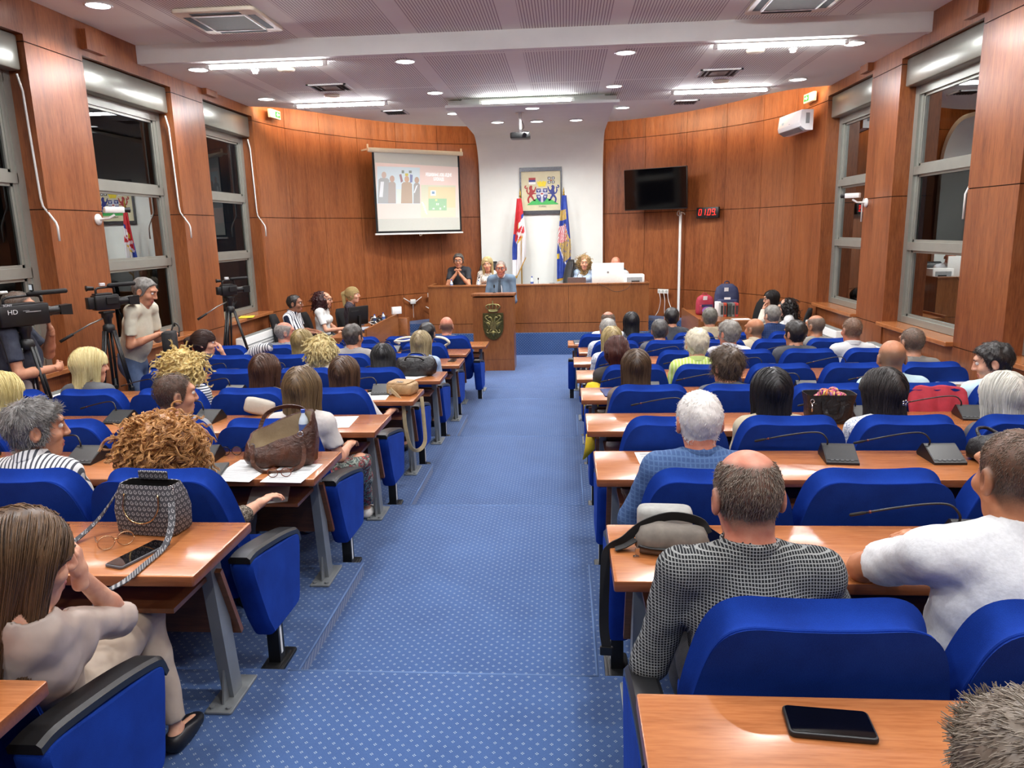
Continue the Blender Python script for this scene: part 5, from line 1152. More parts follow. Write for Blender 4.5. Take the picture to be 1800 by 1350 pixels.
def person(label, loc, rz=0., J=None, head=(0, .05, 1.12), hrot=(0, 0, 0), fem=0., w=1., belly=0., skin='light', hair=None, top=None, sleeve='short', collar=None, bottom='2a2d38', near=0, pose='sit',
           face=False, glasses=None, hands=(.5, .5), palms=((0, 0, -1), (0, 0, -1)), hdir=(None, None), shoe='1c1c1e', neck_open=.074, seed=1, jacket=False, beard=None, bare_legs=False, bottom_mat=None, zdown=.08):
    rng = np.random.default_rng(seed*13+5); t = thing('person', label, 'person', loc, rz); hx, hy, hz = head
    R = rotm(*hrot); Hd = np.array(head, float); Rn = np.array(R); fem_ = fem
    j = {}
    j['pel'] = (0, -.02, .50) if pose == 'sit' else (0, 0, .93)
    ns = Rn @ np.array((0, -.03, -.085)); j['skb'] = Hd+ns; nb = Hd+np.array((0, -.056, -.160)); 
    if pose == 'stand': nb = Hd+np.array((0, -.052, -.15))
    j['nb'] = nb; sw = (.182-.022*fem)*w
    pel = np.array((J or {}).get('pel', j['pel']), float)
    for s, k in ((-1, 'L'), (1, 'R')):
        j['sh'+k] = nb+np.array((s*sw, -.012, -.045)); j['el'+k] = j['sh'+k]+np.array((s*.05, .07, -.27)); j['wr'+k] = np.array((s*.11, .24, .615)) if pose == 'sit' else j['el'+k]+np.array((0, .22, -.05))
        j['hip'+k] = pel+np.array((s*.095, 0, -.02)); j['kn'+k] = pel+np.array((s*.115, .42, .0)) if pose == 'sit' else pel+np.array((s*.10, .02, -.46)); j['an'+k] = np.array((s*.11, pel[1]+.40, .085)) if pose == 'sit' else np.array((s*.11, pel[1]-.02, .085))
    if J: j.update({a: np.array(b, float) for a, b in J.items()})
    j = {a: np.array(b, float) for a, b in j.items()}; nb, pel = j['nb'], j['pel']; up = nb-pel
    chest = pel+up*.66+np.array((0, -.012, 0)); waist = pel+up*.30+np.array((0, .0, 0))
    def torso(P, o=0.):
        d = caps(P, pel+np.array((0, -.0, .02)), waist, (.150-.0*fem)*w+o, (.142-.014*fem)*w+o, 1.32); d = smin(d, caps(P, waist, chest, (.142-.014*fem)*w+o, (.158-.014*fem)*w+o, 1.38), .06); d = smin(d, caps(P, chest, nb+np.array((0, 0, -.06)), (.155-.014*fem)*w+o, .085*w+o, 1.45), .05)
        d = smin(d, caps(P, j['shL']*.97+nb*.03, j['shR']*.97+nb*.03, .056*w**.5+o, .056*w**.5+o), .045)
        for k in 'LR': d = smin(d, caps(P, nb+np.array((0, -.005, .015)), j['sh'+k]*.8+nb*.2, .046+o, .05+o), .05)
        if belly: d = smin(d, ellip(P, waist+np.array((0, .07, .06)), (.15*w+o, belly+.07+o, .17+o)), .06)
        if fem:
            for s in (-1, 1): d = smin(d, ellip(P, chest+np.array((s*.07, .10, -.005)), (.068+o, .062+o, .068+o)), .04)
        return d
    ar = (.050-.007*fem)*w**.6
    def upper(P, k, o=0.): return caps(P, j['sh'+k], j['el'+k], ar+o, ar*.82+o)
    def fore(P, k, o=0.): return smin(caps(P, j['el'+k], j['el'+k]*.65+j['wr'+k]*.35, ar*.80+o, ar*.80+o), caps(P, j['el'+k]*.65+j['wr'+k]*.35, j['wr'+k], ar*.80+o, ar*.56+o), .02)
    lr = (.078+.0*fem)*w**.7
    def leg(P, k, o=0.): return smin(caps(P, j['hip'+k], j['kn'+k], lr+o+.008, lr*.74+o), smin(caps(P, j['kn'+k], j['kn'+k]*.65+j['an'+k]*.35+np.array((0, -.012, 0)), lr*.72+o, lr*.70+o), caps(P, j['kn'+k]*.65+j['an'+k]*.35+np.array((0, -.012, 0)), j['an'+k], lr*.68+o, lr*.45+o), .03), .03)
    HS = 1.235-.035*fem
    def hd(P): return head_sdf(tuple(q/HS for q in toframe(P, R, Hd)), fem_)*HS
    def skin_sdf(P):
        d = smin(hd(P), caps(P, nb+np.array((0, 0, -.02)), j['skb'], (.069-.013*fem)*w**.5, (.062-.011*fem)*w**.5), .024); d = smin(d, torso(P, -.008), .03)
        for k in 'LR': d = smin(d, upper(P, k, -.003), .03); d = smin(d, fore(P, k), .02); d = smin(d, leg(P, k, -.010), .03); a = j['an'+k]; d = smin(d, caps(P, a+np.array((0, -.02, -.03)), a+np.array((0, .12, -.055)), .030, .022), .02)
        return d
    pts = np.array([v for v in j.values()]+[Hd]); lo = pts.min(0)-np.array((.2, .2, .14)); hi = pts.max(0)+np.array((.2, .22, .20)); f_ = .0055 if near > 1 else .0075 if near else .010; c_ = .015 if near else .022
    fx = [(hx-.15, hx+.15, f_)]; fy = [(hy-.17, hy+.18, f_)]; fz = [(hz-.20, hz+.18, f_)]
    xs, ys, zs = axis(lo[0], hi[0], c_, fx), axis(lo[1], hi[1], c_, fy), axis(max(lo[2], -.02), hi[2], c_, fz)
    V, F = surfnet(skin_sdf, xs, ys, zs); mi = np.zeros(len(F), int)
    C = V[F].mean(1); Hc = tuple(q/HS for q in toframe((C[:, 0], C[:, 1], C[:, 2]), R, Hd)); mi[(np.abs(Hc[0]) < .023) & (np.abs(Hc[2]+.062) < .0125) & (Hc[1] > .07)] = 1
    for k, s in (('L', 0), ('R', 1)):
        hv, hf = hand_mesh(hands[s]); hv = hv*np.array((-1 if k == 'L' else 1, 1, 1))*(1-.10*fem)
        if k == 'L': hf = hf[:, ::-1]
        fw = hdir[s] if hdir[s] is not None else tuple(j['wr'+k]-j['el'+k]); M = frame_from(fw, palms[s]); hv = hv @ M.T+j['wr'+k]
        F = np.concatenate([F, hf+len(V)]); V = np.concatenate([V, hv]); mi = np.concatenate([mi, np.zeros(len(hf), int)])
    cover = bool(hair) and hair[0] in ('ring', 'buzz'); bo = npobj('body', V, F, [skin_mat(skin, hair[1] if cover else None), LIP], t, mi)
    if cover:
        hp = hair[3]; Hv = tuple(q/HS for q in toframe((V[:, 0], V[:, 1], V[:, 2]), R, Hd)); zl = np.interp(Hv[1], [-.13, -.09, -.06, -.03, -.012, .012, .026, .042, .07, .10], [-.105, -.095, -.075, -.055, -.035, -.03, -.012, .052, .082, .087]); r = (zl-Hv[2])
        if hair[0] == 'ring': r = np.maximum(r, -ellip(Hv, (0, hp.get('by', .01), hp.get('bz', .11)), hp.get('br', (.062, .10, .055))))
        r = np.maximum(r, skull(Hv)-.012); a = bo.data.attributes.new('hair_cover', 'FLOAT', 'POINT'); q = np.clip((.012-r)/.026, 0, 1); a.data.foreach_set('value', (q*q*(3-2*q)).astype(F32))
    # clothes
    tm = top if not isinstance(top, str) else cloth('cloth '+top, top)
    o = .016 if jacket else .010; wr = (.007 if jacket else .0075) if near > 1 else .005; sf = {'none': 0, 'cap': .35, 'short': .68, 'elbow': 1.0, 'long': 2.0, 'three': 1.6}[sleeve]
    def wrinkle(P): return wr*(noise3(P, 19, seed)*.5+.3*np.sin(36*P[2]+14*P[0]*np.sin(3*P[1]+seed)+4*np.sin(11*P[1]+seed))+.35*noise3((P[0]*1.3+P[2]*.5, P[1], P[2]*1.6-P[0]*.6), 44, seed+1))
    def top_sdf(P):
        d = torso(P, o)
        for k in 'LR':
            if sf <= 0: continue
            if sf <= 1: e = j['sh'+k]+(j['el'+k]-j['sh'+k])*sf; u = (j['el'+k]-j['sh'+k]); u = u/np.linalg.norm(u); a = np.maximum(caps(P, j['sh'+k], e+u*.05, ar+o+.004, ar+o+.002), (P[0]-e[0])*u[0]+(P[1]-e[1])*u[1]+(P[2]-e[2])*u[2])
            else: e = j['el'+k]+(j['wr'+k]-j['el'+k])*min(sf-1, .97); u = e-j['el'+k]; u = u/np.linalg.norm(u); a = smin(caps(P, j['sh'+k], j['el'+k], ar+o+.004, ar*.88+o), np.maximum(caps(P, j['el'+k], e+u*.04, ar*.88+o, ar*.66+o), (P[0]-e[0])*u[0]+(P[1]-e[1])*u[1]+(P[2]-e[2])*u[2]), .02)
            d = smin(d, a, .03)
        d = d+wrinkle(P); d = np.maximum(d, (pel[2]-zdown)-P[2]); d = smax(d, -caps(P, nb+np.array((0, .02, .045)), nb+np.array((0, .06, .25)), neck_open, .09), .008)
        if jacket or neck_open > .075: d = smax(d, -caps(P, nb+np.array((0, .13, .0)), nb+np.array((0, .15+belly*.5, -.30) if jacket else (0, .16, -.07)), .060 if jacket else .05, .028 if jacket else .02), .01)
        return d
    tb = np.array([j[a] for a in ('shL', 'shR', 'elL', 'elR', 'pel', 'nb')]+([j['wrL'], j['wrR']] if sf > 1 else [])); l2, h2 = tb.min(0)-.22, tb.max(0)+.2; l2[2] = pel[2]-zdown-.03
    ct = .009 if near > 1 else .012 if near else .018
    V, F = surfnet(top_sdf, axis(l2[0], h2[0], ct), axis(l2[1], h2[1], ct), axis(l2[2], nb[2]+.1, ct)); npobj('jacket' if jacket else 'shirt', V, F, tm, t)
    if jacket:
        V, F = surfnet(lambda P: smax(torso(P, .006), -caps(P, nb+np.array((0, .03, .05)), nb+np.array((0, .06, .25)), .06, .09), .006), axis(l2[0], h2[0], ct), axis(nb[1]-.25, h2[1], ct), axis(pel[2]+.1, nb[2]+.08, ct)); npobj('undershirt', V, F, cloth('cloth '+jacket, jacket), t)
        if collar is None: collar = tm
    if collar is not None:
        cm = collar if not isinstance(collar, str) else cloth('cloth '+collar, collar); ax = j['skb']-nb; ax = ax/np.linalg.norm(ax); c0 = nb+np.array((0, .002, .0))
        def col_sdf(P):
            x, y, z = P[0]-c0[0], P[1]-c0[1], P[2]-c0[2]; q = x*ax[0]+y*ax[1]+z*ax[2]; qx, qy, qz = x-q*ax[0], y-q*ax[1], z-q*ax[2]; r = np.sqrt(qx*qx+(qy*.92)**2+qz*qz); rr = .079-.008*fem+.012*np.clip(.05-q, 0, .1)*8*.3
            d = np.abs(r-rr)-.006; d = np.maximum(d, np.abs(q-.028-.0)-(.026)); open_ = caps(P, c0+np.array((0, .10, .05)), c0+np.array((0, .11, -.05)), .03, .012); return np.maximum(d, -open_)
        V, F = surfnet(col_sdf, axis(c0[0]-.11, c0[0]+.11, .006), axis(c0[1]-.12, c0[1]+.13, .006), axis(c0[2]-.06, c0[2]+.10, .006)); npobj('collar', V, F, cm, t)
    bm = bottom_mat or cloth('trousers '+bottom, bottom)
    def bot_sdf(P):
        d = caps(P, pel+np.array((0, 0, -.03)), pel+np.array((0, 0, .06)), .150*w+.006, .148*w+.006, 1.3)
        for k in 'LR': d = smin(d, leg(P, k, .010), .04)
        d = d+.005*noise3(P, 24, seed); d = np.maximum(d, P[2]-(pel[2]+.10)); return np.maximum(d, (.33 if bare_legs else .12)-P[2])
    tb = np.array([j[a] for a in ('hipL', 'hipR', 'knL', 'knR', 'anL', 'anR', 'pel')]); l2, h2 = tb.min(0)-.22, tb.max(0)+.2; cb = .012 if near > 1 else .02
    V, F = surfnet(bot_sdf, axis(l2[0], h2[0], cb), axis(l2[1], h2[1], cb), axis(.05, h2[2], cb)); npobj('trousers' if not bare_legs else 'skirt', V, F, bm, t)
    sm = plain('shoe '+shoe, shoe, .45)
    for k in 'LR':
        a = j['an'+k]; fl_ = a[2]-.085
        def sh_sdf(P): return np.maximum(np.maximum(smin(caps(P, a+np.array((0, -.025, -.045)), a+np.array((0, .13, -.06)), .042, .036), ellip(P, a+np.array((0, .05, -.05)), (.043, .10, .04)), .02), (fl_+.004)-P[2]), P[2]-(a[2]-.012-.25*np.clip(P[1]-a[1]-.02, 0, .2)))
        V, F = surfnet(sh_sdf, axis(a[0]-.07, a[0]+.07, .009), axis(a[1]-.10, a[1]+.20, .009), axis(fl_-.02, a[2]+.03, .009)); npobj('shoe', V, F, sm, t)
    # hair
    if hair:
        kind, ca, cb_, par = hair; V, F, S = hair_build(kind, par, rng, near); 
        if len(V): npobj('hair', (V*HS) @ Rn.T+Hd, F, hair_mat(ca, cb_), t, attr=S)
    if face:
        ew, ed = plain('eye white', 'e4ddd6', .2), plain('eye iris', '2e2019', .15)
        hm = np.array(((hair or (0, '5a4a3c'))[1],))
        for s in (-1, 1):
            m = MB(); m.ell((s*.031, .078, .0155), (.0125, .0125, .0115), 14, 10); e = m.build('eye', ew, t, smooth=True); m2 = MB(); m2.ell((s*.031, .0875, .0155), (.0055, .0042, .0055), 10, 8); i_ = m2.build('iris', ed, e, smooth=True)
            m3 = MB(); m3.smooth = True; m3.tube([(s*.014, .094, .034), (s*.030, .094, .040), (s*.050, .080, .034)], [.0028, .0034, .0016], 6); b = m3.build('eyebrow', plain('brow '+str(hm[0]), str(hm[0]), .8), t, smooth=True)
            for o_ in (e, i_, b):
                for v in o_.data.vertices: v.co = Vector(Rn @ np.array(v.co)*HS+Hd)
    if glasses:
        gm = plain('spectacle frame '+glasses, glasses, .3, .3); m = MB(); m.smooth = True
        for s in (-1, 1):
            m.tube([(s*.033+.024*math.cos(a), .104-.004*abs(math.cos(a)), .012+.019*math.sin(a)) for a in [2*PI*k/18 for k in range(19)]], .0019, 5); m.tube([(s*.057, .10, .016), (s*.078, .06, .018), (s*.081, -.015, .022), (s*.08, -.03, .008)], .0017, 5)
        m.tube([(-.010, .105, .016), (.010, .105, .016)], .0018, 5); o_ = m.build('glasses', gm, t, smooth=True)
        for v in o_.data.vertices: v.co = Vector(Rn @ np.array(v.co)*HS+Hd)
    if beard:
        def bd(H): return np.maximum(np.maximum(skull(H)-.006, H[2]+.045), -(H[1]-.01))
        V, F = surfnet(lambda H: np.maximum(bd(H), -ellip(H, (0, .1, -.06), (.026, .03, .018))), np.arange(-.1, .1, .007), np.arange(-.05, .13, .007), np.arange(-.14, 0, .007))
        if len(V): npobj('beard', (V*HS) @ Rn.T+Hd, F, hair_mat(*beard), t, attr=np.full(len(V), .4))
    t['_head'] = 0; del t['_head']; return t
# ------------------------------------------------------------------ garment patterns
def stripes(name, a, b, period, axis=0, duty=.5, wob=.004):
    if name in _M: return _M[name]
    t = NT(name, .85, .2); c = t.n('ShaderNodeTexCoord'); x = t.sep(c.outputs['Object'])[axis]; f = t.math('ADD', x, t.math('MULTIPLY', t.noise(c.outputs['Object'], 8, 2), wob*3))
    m = t.math('LESS_THAN', t.math('FRACT', t.math('ADD', t.math('DIVIDE', f, period), 50.)), duty); t.color(t.mixc(m, lin(a), lin(b))); t.bump(t.noise(c.outputs['Object'], 14, 5), .35, .012); _M[name] = t.m; return t.m
def checks(name, a, b, period, duty=.18):
    if name in _M: return _M[name]
    t = NT(name, .85, .2); c = t.n('ShaderNodeTexCoord'); o = t.sep(c.outputs['Object']); w_ = t.math('MULTIPLY', t.noise(c.outputs['Object'], 7, 3), .012)
    def ln(k): return t.math('LESS_THAN', t.math('FRACT', t.math('ADD', t.math('DIVIDE', t.math('ADD', o[k], w_), period), 50.)), duty)
    m = t.math('MAXIMUM', t.math('MAXIMUM', ln(0), ln(2)), t.math('MULTIPLY', ln(1), 0.)); t.color(t.mixc(m, lin(a), lin(b))); t.bump(t.noise(c.outputs['Object'], 12, 5), .4, .014); _M[name] = t.m; return t.m
def blotch(name, cols, scale, dist=1.2):
    if name in _M: return _M[name]
    t = NT(name, .8, .2); v = t.coord(); f = t.noise(v, scale, 3, .6, dist); n = len(cols)
    t.color(t.ramp(f, [(.30+.40*i/n, lin(c)) for i, c in enumerate(cols)], 'CONSTANT')); t.bump(t.noise(v, 14, 5), .35, .012); _M[name] = t.m; return t.m
CHECK = checks('small white check on black shirt', '1d1f22', '8c8f8e', .0088, .27)
LINEN = plain('white linen', 'd3d6d8', .85, var=.10, scale=90, bump=.25)
PAISLEY = blotch('paisley blouse', ['1c1a1a', '6d6257', '2a2624', 'a59a88', '3b3431'], 46, 2.5)
FLORALW = blotch('white floral blouse', ['3b4a6a', 'e3e5e8', 'dfe2e6', '7d8da8', 'e8eaec'], 40, 1.5)
JUNGLE = blotch('leaf print trousers', ['5c6a66', '9aa49a', '3c4744', 'a0474d', '7f8c86'], 16, 2.)
STRIPEM = stripes('grey and white striped shirt', 'd8d9d8', '4a4c52', .022, 0, .38)
STRIPEB = stripes('bold navy and white striped shirt', 'e3e5e8', '1d2438', .055, 0, .42)
STRIPEH = stripes('fine horizontal striped top', 'd9dbdd', '3a4252', .020, 2, .42)
FLORALB = blotch('black floral blouse', ['26242a', '2a282e', '4f4a55', '242228', '6a6470'], 34, 1.5)
PRINTB = blotch('white and black print blouse', ['222226', 'e2ddd6', 'e6e2da', '8b7f63', 'dcd8d0'], 13, 2.)
DENIM = cloth('blue denim', '4d6285', .85, 260)
LIME = stripes('lime striped polo', 'b9d36a', 'd9e3a6', .03, 0, .4)
BLAZER = checks('blue checked blazer', '3d5680', '4d678f', .02, .3)
NAVYB = checks('navy checked blazer', '223257', '2c3d64', .03, .2)
GREYBLUE = cloth('grey blue suit', '5b7186', .8)
# hair recipes: kind, dark tone, light tone, parameters
H = lambda k, a, b, **p: (k, a, b, p)
def sitter(i, s, xh, z, label, yaw=0, hy=.08, seatx=None, pitch=-4, roll=0, **kw):
    k = round((abs(xh)-CX0[i])/.645); k = max(0, min(4, k)); sx = seatx if seatx is not None else s*(CX0[i]+.645*k); x = .6*xh+.4*sx
    return person(label, (x, ROWY[i]-.80, ZF(i)), 0, head=(xh-x, hy, z), hrot=(yaw, pitch, roll), seed=int(abs(xh)*100)+i*7, **kw)

# --- clock-side bank, from the rear
sitter(1, 1, 1.106, 1.13, 'balding man in a small-checked black shirt seated at the desk with the grey crossbody bag', 6, seatx=1.16, near=2, w=1.10, hair=H('ring', '4e453c', '97897a', sl=.011, lift=.3, t=.005, n=9000, by=-.005, bz=.112, br=(.062, .095, .046)), top=CHECK, sleeve='long', collar=CHECK, skin='ruddy', bottom='23262c', pitch=-10,
       J={'elL': (-.30, .03, .62), 'wrL': (-.17, .28, .76), 'elR': (.28, .10, .66), 'wrR': (.12, .33, .79)})
sitter(1, 1, 1.86, 1.19, 'heavy man in a white linen shirt leaning his forearms on the desk', 4, seatx=1.86, near=2, w=1.36, belly=.10, hair=H('buzz', '3b3028', '7d6b5a', sl=.007, lift=.3, t=.004, n=6000), top=LINEN, sleeve='short', collar=None, skin='tan', bottom='2c3444', pitch=-8, neck_open=.074,
       J={'elL': (-.30, .34, .79), 'wrL': (-.05, .50, .795), 'elR': (.30, .30, .78), 'wrR': (.02, .56, .80)}, hands=(.9, .7), hdir=((.35, .94, 0), (-.8, .6, 0)))
sitter(0, 1, 1.20, 1.075, 'person with tousled brown hair at the rear desk with the black phone', 10, near=2, hair=H('short', '5a4f44', '94897a', sl=.022, lift=.32, t=.010, n=16000), top='8b8d8e', sleeve='short', bottom='30343c', skin='mid', J={})
sitter(2, 1, 1.19, 1.10, 'white-haired man in a blue blazer behind the desk with a sheet of paper', 3, near=2, w=1.10, hair=H('crop', 'c4c1bb', 'fbfaf5', sl=.018, lift=.6, t=.009, n=7000), top=BLAZER, sleeve='long', jacket='c8ced8', collar=BLAZER, skin='ruddy', bottom='8b8064', pitch=-8,
       J={'elL': (-.31, .08, .62), 'wrL': (-.16, .30, .78)})
sitter(2, 1, 2.78, 1.12, 'man with dark greying hair at the edge of the frame, third desk', 20, near=1, hair=H('short', '2f2c2b', '6f6a66', sl=.02, t=.012), top='3a3d44', sleeve='short', skin='mid')
sitter(3, 1, 1.833, 1.05, 'woman with long straight black hair and a beige jacket', 2, near=1, fem=1, hair=H('long', '070708', '2b292a', len=.30, t=.016, n=3600), top='b9ae93', sleeve='long', jacket='d8d4c8', skin='light')
sitter(3, 1, 2.493, 1.04, 'woman with black hair in a silver clip and a white floral blouse', 22, near=1, fem=1, w=1.05, hair=H('long', '0e0c0c', '3a3432', len=.26, t=.018, n=3400, mess=.12), top=FLORALW, sleeve='short', skin='mid')
_cl = [o for o in bpy.data.objects if 'silver clip' in o.get('label', '')][0]
m = MB(); m.smooth = True
for k in range(5): m.ell((.055+.012*math.cos(k*1.26), -.115, 1.03+.012*math.sin(k*1.26)), (.008, .006, .008), 8, 6)
m.build('hair_clip', CHROME, _cl, smooth=True)
sitter(3, 1, 3.195, 1.01, 'woman with a silver-white bob by the edge of the photo', 12, near=1, fem=1, hair=H('bob', 'a3a29a', 'ecebe0', len=.17, t=.018, n=2600), top='4b4a50', sleeve='short')
sitter(4, 1, 1.128, 1.05, 'woman with straight dark brown hair on the aisle seat before the yellow cardigan', 0, near=1, fem=1, hair=H('long', '241913', '6a5138', len=.24, t=.014, n=2600), top='6a5a52', sleeve='short')
sitter(4, 1, 1.824, 1.06, 'person with short tousled brown hair showing one ear', 28, near=1, fem=.6, hair=H('short', '2b211a', '6b563f', sl=.055, lift=.35, t=.020, n=2200), top='54565c', sleeve='short')
sitter(4, 1, 3.064, 1.11, 'bald man in a light blue shirt beside the red garment', -6, near=1, w=1.1, skin='tan', hair=H('ring', '7a6350', 'a58868', sl=.004, lift=.2, t=.002, n=3000, bz=.09, br=(.085, .12, .095)), top='b7d3da', sleeve='short', collar='b7d3da')
sitter(4, 1, 3.813, 1.07, 'black-haired man in profile in a pale blue shirt near the window wall', 62, near=1, hair=H('short', '0d0c0c', '37322f', sl=.028, lift=.6, t=.016), top='bfdbe2', sleeve='short', collar='bfdbe2', skin='light', face=True, pitch=-14)
sitter(5, 1, 3.763, 1.11, 'man with cropped grey-brown hair below the broad window', 10, near=1, hair=H('buzz', '4b443c', '8a8070', sl=.008, lift=.4, t=.006, n=1600), top='7d7a74', sleeve='short', skin='mid')
sitter(5, 1, 1.06, 1.05, 'woman with pinned-up auburn hair beside the yellow cardigan', 4, near=1, fem=1, hair=H('updo', '2a100c', '5d2c20', len=.24, t=.018, n=2200), top='2b2628', sleeve='long')
sitter(5, 1, 1.81, 1.12, 'man with thick pale blond-white hair and a lime polo shirt', 3, near=1, w=1.05, hair=H('crop', 'b3ab92', 'f4eed6', sl=.024, lift=.5, t=.015, n=2400), top=LIME, sleeve='short', collar='c7dd82', skin='light')
sitter(6, 1, 3.089, 1.10, 'man with short black hair, fourth seat of the third row', 24, hair=H('short', '0d0b0a', '332c28', sl=.022, t=.014), top='44464c', sleeve='short', skin='mid')
sitter(6, 1, 3.692, 1.13, 'man with light brown cropped hair in a white shirt near the wall', 8, hair=H('buzz', '5d4c3c', 'a3907a', sl=.01, t=.007, n=900), top='d7d8d6', sleeve='short', collar='d7d8d6', skin='ruddy')
sitter(6, 1, 1.09, 1.06, 'woman with long blonde hair on the aisle, third row', 4, fem=1, hair=H('long', '7d6a45', 'd1bd86', len=.22, t=.014), top=FLORALW, sleeve='short')
sitter(6, 1, 2.373, 1.11, 'man with brushed-back grey hair and a white shirt', 30, hair=H('short', '5a5650', 'aaa69c', sl=.03, lift=.5, t=.016), top='dcdde0', sleeve='short', collar='dcdde0', skin='ruddy')
sitter(7, 1, 1.117, 1.08, 'man with straight grey hair on the aisle, second row', 12, hair=H('short', '77756f', 'b5b3ab', sl=.024, t=.012), top=FLORALW, sleeve='short', skin='ruddy')
sitter(7, 1, 1.773, 1.06, 'man with dense dark grey hair, second seat of the second row', 0, hair=H('short', '2b2a29', '6e6c68', sl=.02, t=.014), top='5a5c62', sleeve='short', skin='mid')
sitter(7, 1, 2.955, 1.06, 'bald man in a beige shirt, second row', 38, hair=H('ring', '6e5b48', '9b8266', sl=.005, t=.003, n=3000, bz=.08, br=(.088, .12, .085)), top='c8bba0', sleeve='short', skin='tan', collar='c8bba0')
sitter(7, 1, 3.703, 1.09, 'bald-cropped greying man at the wall end, second row', 32, hair=H('ring', '5d564d', '8b8276', sl=.006, t=.004, n=3000, bz=.10, br=(.06, .09, .05)), top='8e8a80', sleeve='short', skin='tan')
sitter(8, 1, 1.186, 1.12, 'balding man in a white shirt on the aisle of the front row', 8, hair=H('ring', '5f5448', '93877a', sl=.01, t=.008, n=3000), top='d9dcdf', sleeve='short', skin='ruddy')
sitter(8, 1, 1.517, 1.10, 'woman with a smooth black bob in the front row', 0, seatx=1.6, fem=1, hair=H('long', '08080a', '26262a', len=.18, t=.014), top='3a3c44', sleeve='short')
sitter(8, 1, 2.086, 1.16, 'man with short black hair in the front row before the cable duct', -4, seatx=2.2, hair=H('short', '0f0e0e', '2f2b29', sl=.018, t=.012), top='34373e', sleeve='short', skin='mid')
sitter(8, 1, 2.619, 1.15, 'grey-haired man in the front row before the backpacks', 0, hair=H('short', '4b4a42', '7f7d72', sl=.02, t=.013), top='b8a98a', sleeve='short', skin='mid')
sitter(8, 1, 3.484, 1.17, 'grey-haired man in a navy blazer, front row by the side table', 20, seatx=3.6, w=1.1, hair=H('short', '5d5b56', 'a3a199', sl=.02, t=.012), top=NAVYB, sleeve='long', jacket='c9cdd6', skin='light')
# --- camera-side bank
person('young woman with long brown hair and beige satin clothes, hand raised to her face', (-1.06, 1.93, ZF(1)), 0, head=(.15, -.13, 1.055), hrot=(-36, -12, 6), near=2, fem=1, w=.95, seed=5, face=True,
       hair=H('long', '2a1d15', '7a5c3e', len=.33, t=.013, n=5200, part=.01), top=plain('beige satin blouse', 'b5a69b', .42, var=.12, scale=12, bump=.15), sleeve='elbow', skin='light', bottom_mat=plain('beige satin trousers', 'b3a392', .5, var=.12, scale=10, bump=.15), neck_open=.078, shoe='15161c',
       J={'elR': (.165, .24, .685), 'wrR': (.175, .05, .93), 'elL': (-.25, .12, .66), 'wrL': (-.08, .30, .60), 'knR': (.03, .56, .52), 'anR': (.14, .50, .085), 'shR': (.19, -.16, .86), 'pel': (.0, .02, .50)}, hands=(.5, .75), hdir=(None, (.02, .04, 1)), palms=((0, 0, -1), (-.85, -.35, .1)))
sitter(2, -1, -2.03, 1.08, 'man with combed grey hair and a grey striped shirt, profile turned right', -48, near=2, hair=H('short', '2f2d2c', 'a9a7a3', sl=.034, lift=.16, t=.013, n=8000), top=STRIPEM, sleeve='short', collar=STRIPEM, skin='mid', face=True)
sitter(2, -1, -1.36, 1.02, 'woman with voluminous copper curls and a paisley blouse', -6, near=2, fem=1, w=1.1, hair=H('curly', '7a4a22', 'e0aa68', R=(.146, .138, .118), cz=.0, n=5400, cl=.11, cr=.012, low=.06, r0=.0018, turns=1.6), top=PAISLEY, sleeve='three', skin='light', bottom='2a2c34',
       J={'elR': (.29, -.04, .66), 'wrR': (.36, .06, .70)}, hands=(.5, .5), palms=((0, 0, -1), (0, -.2, -1)), pitch=-10)
sitter(3, -1, -1.957, 1.06, 'man with cropped dark hair in profile, fourth row from the rear', -46, near=1, hair=H('buzz', '2b2420', '6a5b4e', sl=.012, lift=.5, t=.010, n=2400), top='8d8f92', sleeve='short', skin='mid', face=True)
sitter(3, -1, -1.107, 1.09, 'woman with long straight light brown hair beside the brown leather bag', -3, near=1, fem=1, hair=H('long', '3d2f20', '8d7350', len=.34, t=.014, n=3800), top='cfcac4', sleeve='short', bottom_mat=JUNGLE,
       J={'elR': (.27, .02, .66), 'wrR': (.27, .22, .68), 'knR': (.33, .27, .56), 'anR': (.24, .66, .085)}, shoe='e4e2dc')
sitter(3, -1, -3.141, 1.07, 'blonde woman at the left edge of the frame', -8, near=0, fem=1, hair=H('bob', 'a5904f', 'e9dc9e', len=.16, t=.018), top='6d6e72', sleeve='short')
sitter(4, -1, -3.349, 1.11, 'woman with a smooth platinum blonde bob below the tripod', -40, near=1, fem=1, hair=H('bob', 'b9a565', 'f3e9b4', len=.17, t=.020, n=3000), top='54565a', sleeve='short', face=True)
sitter(4, -1, -2.538, 1.10, 'woman with loose golden blonde curls and a fine striped top', -12, near=1, fem=1, hair=H('curly', 'b8964a', 'f5e3a2', R=(.128, .125, .125), cz=.0, n=4000, cl=.12, cr=.012, low=.10, r0=.002, turns=1.5), top=STRIPEH, sleeve='short')
sitter(4, -1, -1.861, 1.05, 'woman with straight chestnut hair, second from aisle', -14, near=1, fem=1, hair=H('long', '2c1b13', '64422e', len=.26, t=.014, n=2600), top='6a625c', sleeve='short')
sitter(4, -1, -1.207, 1.02, 'woman with long dark brown hair and lighter ends at the aisle', -8, near=1, fem=1, hair=H('long', '1e140f', '74543a', len=.28, t=.015, n=2600), top='dcdad6', sleeve='elbow', J={'elR': (.27, .08, .62), 'wrR': (.30, .28, .66)})
sitter(5, -1, -1.783, 1.11, 'woman with tousled short blonde hair and a cream top', -10, near=1, fem=1, hair=H('curly', 'a08848', 'f6e9b2', R=(.096, .112, .112), cz=.01, n=3200, cl=.08, cr=.009, turns=.6, low=.03, cut=-.13, r0=.002), top='ddd6c4', sleeve='short')
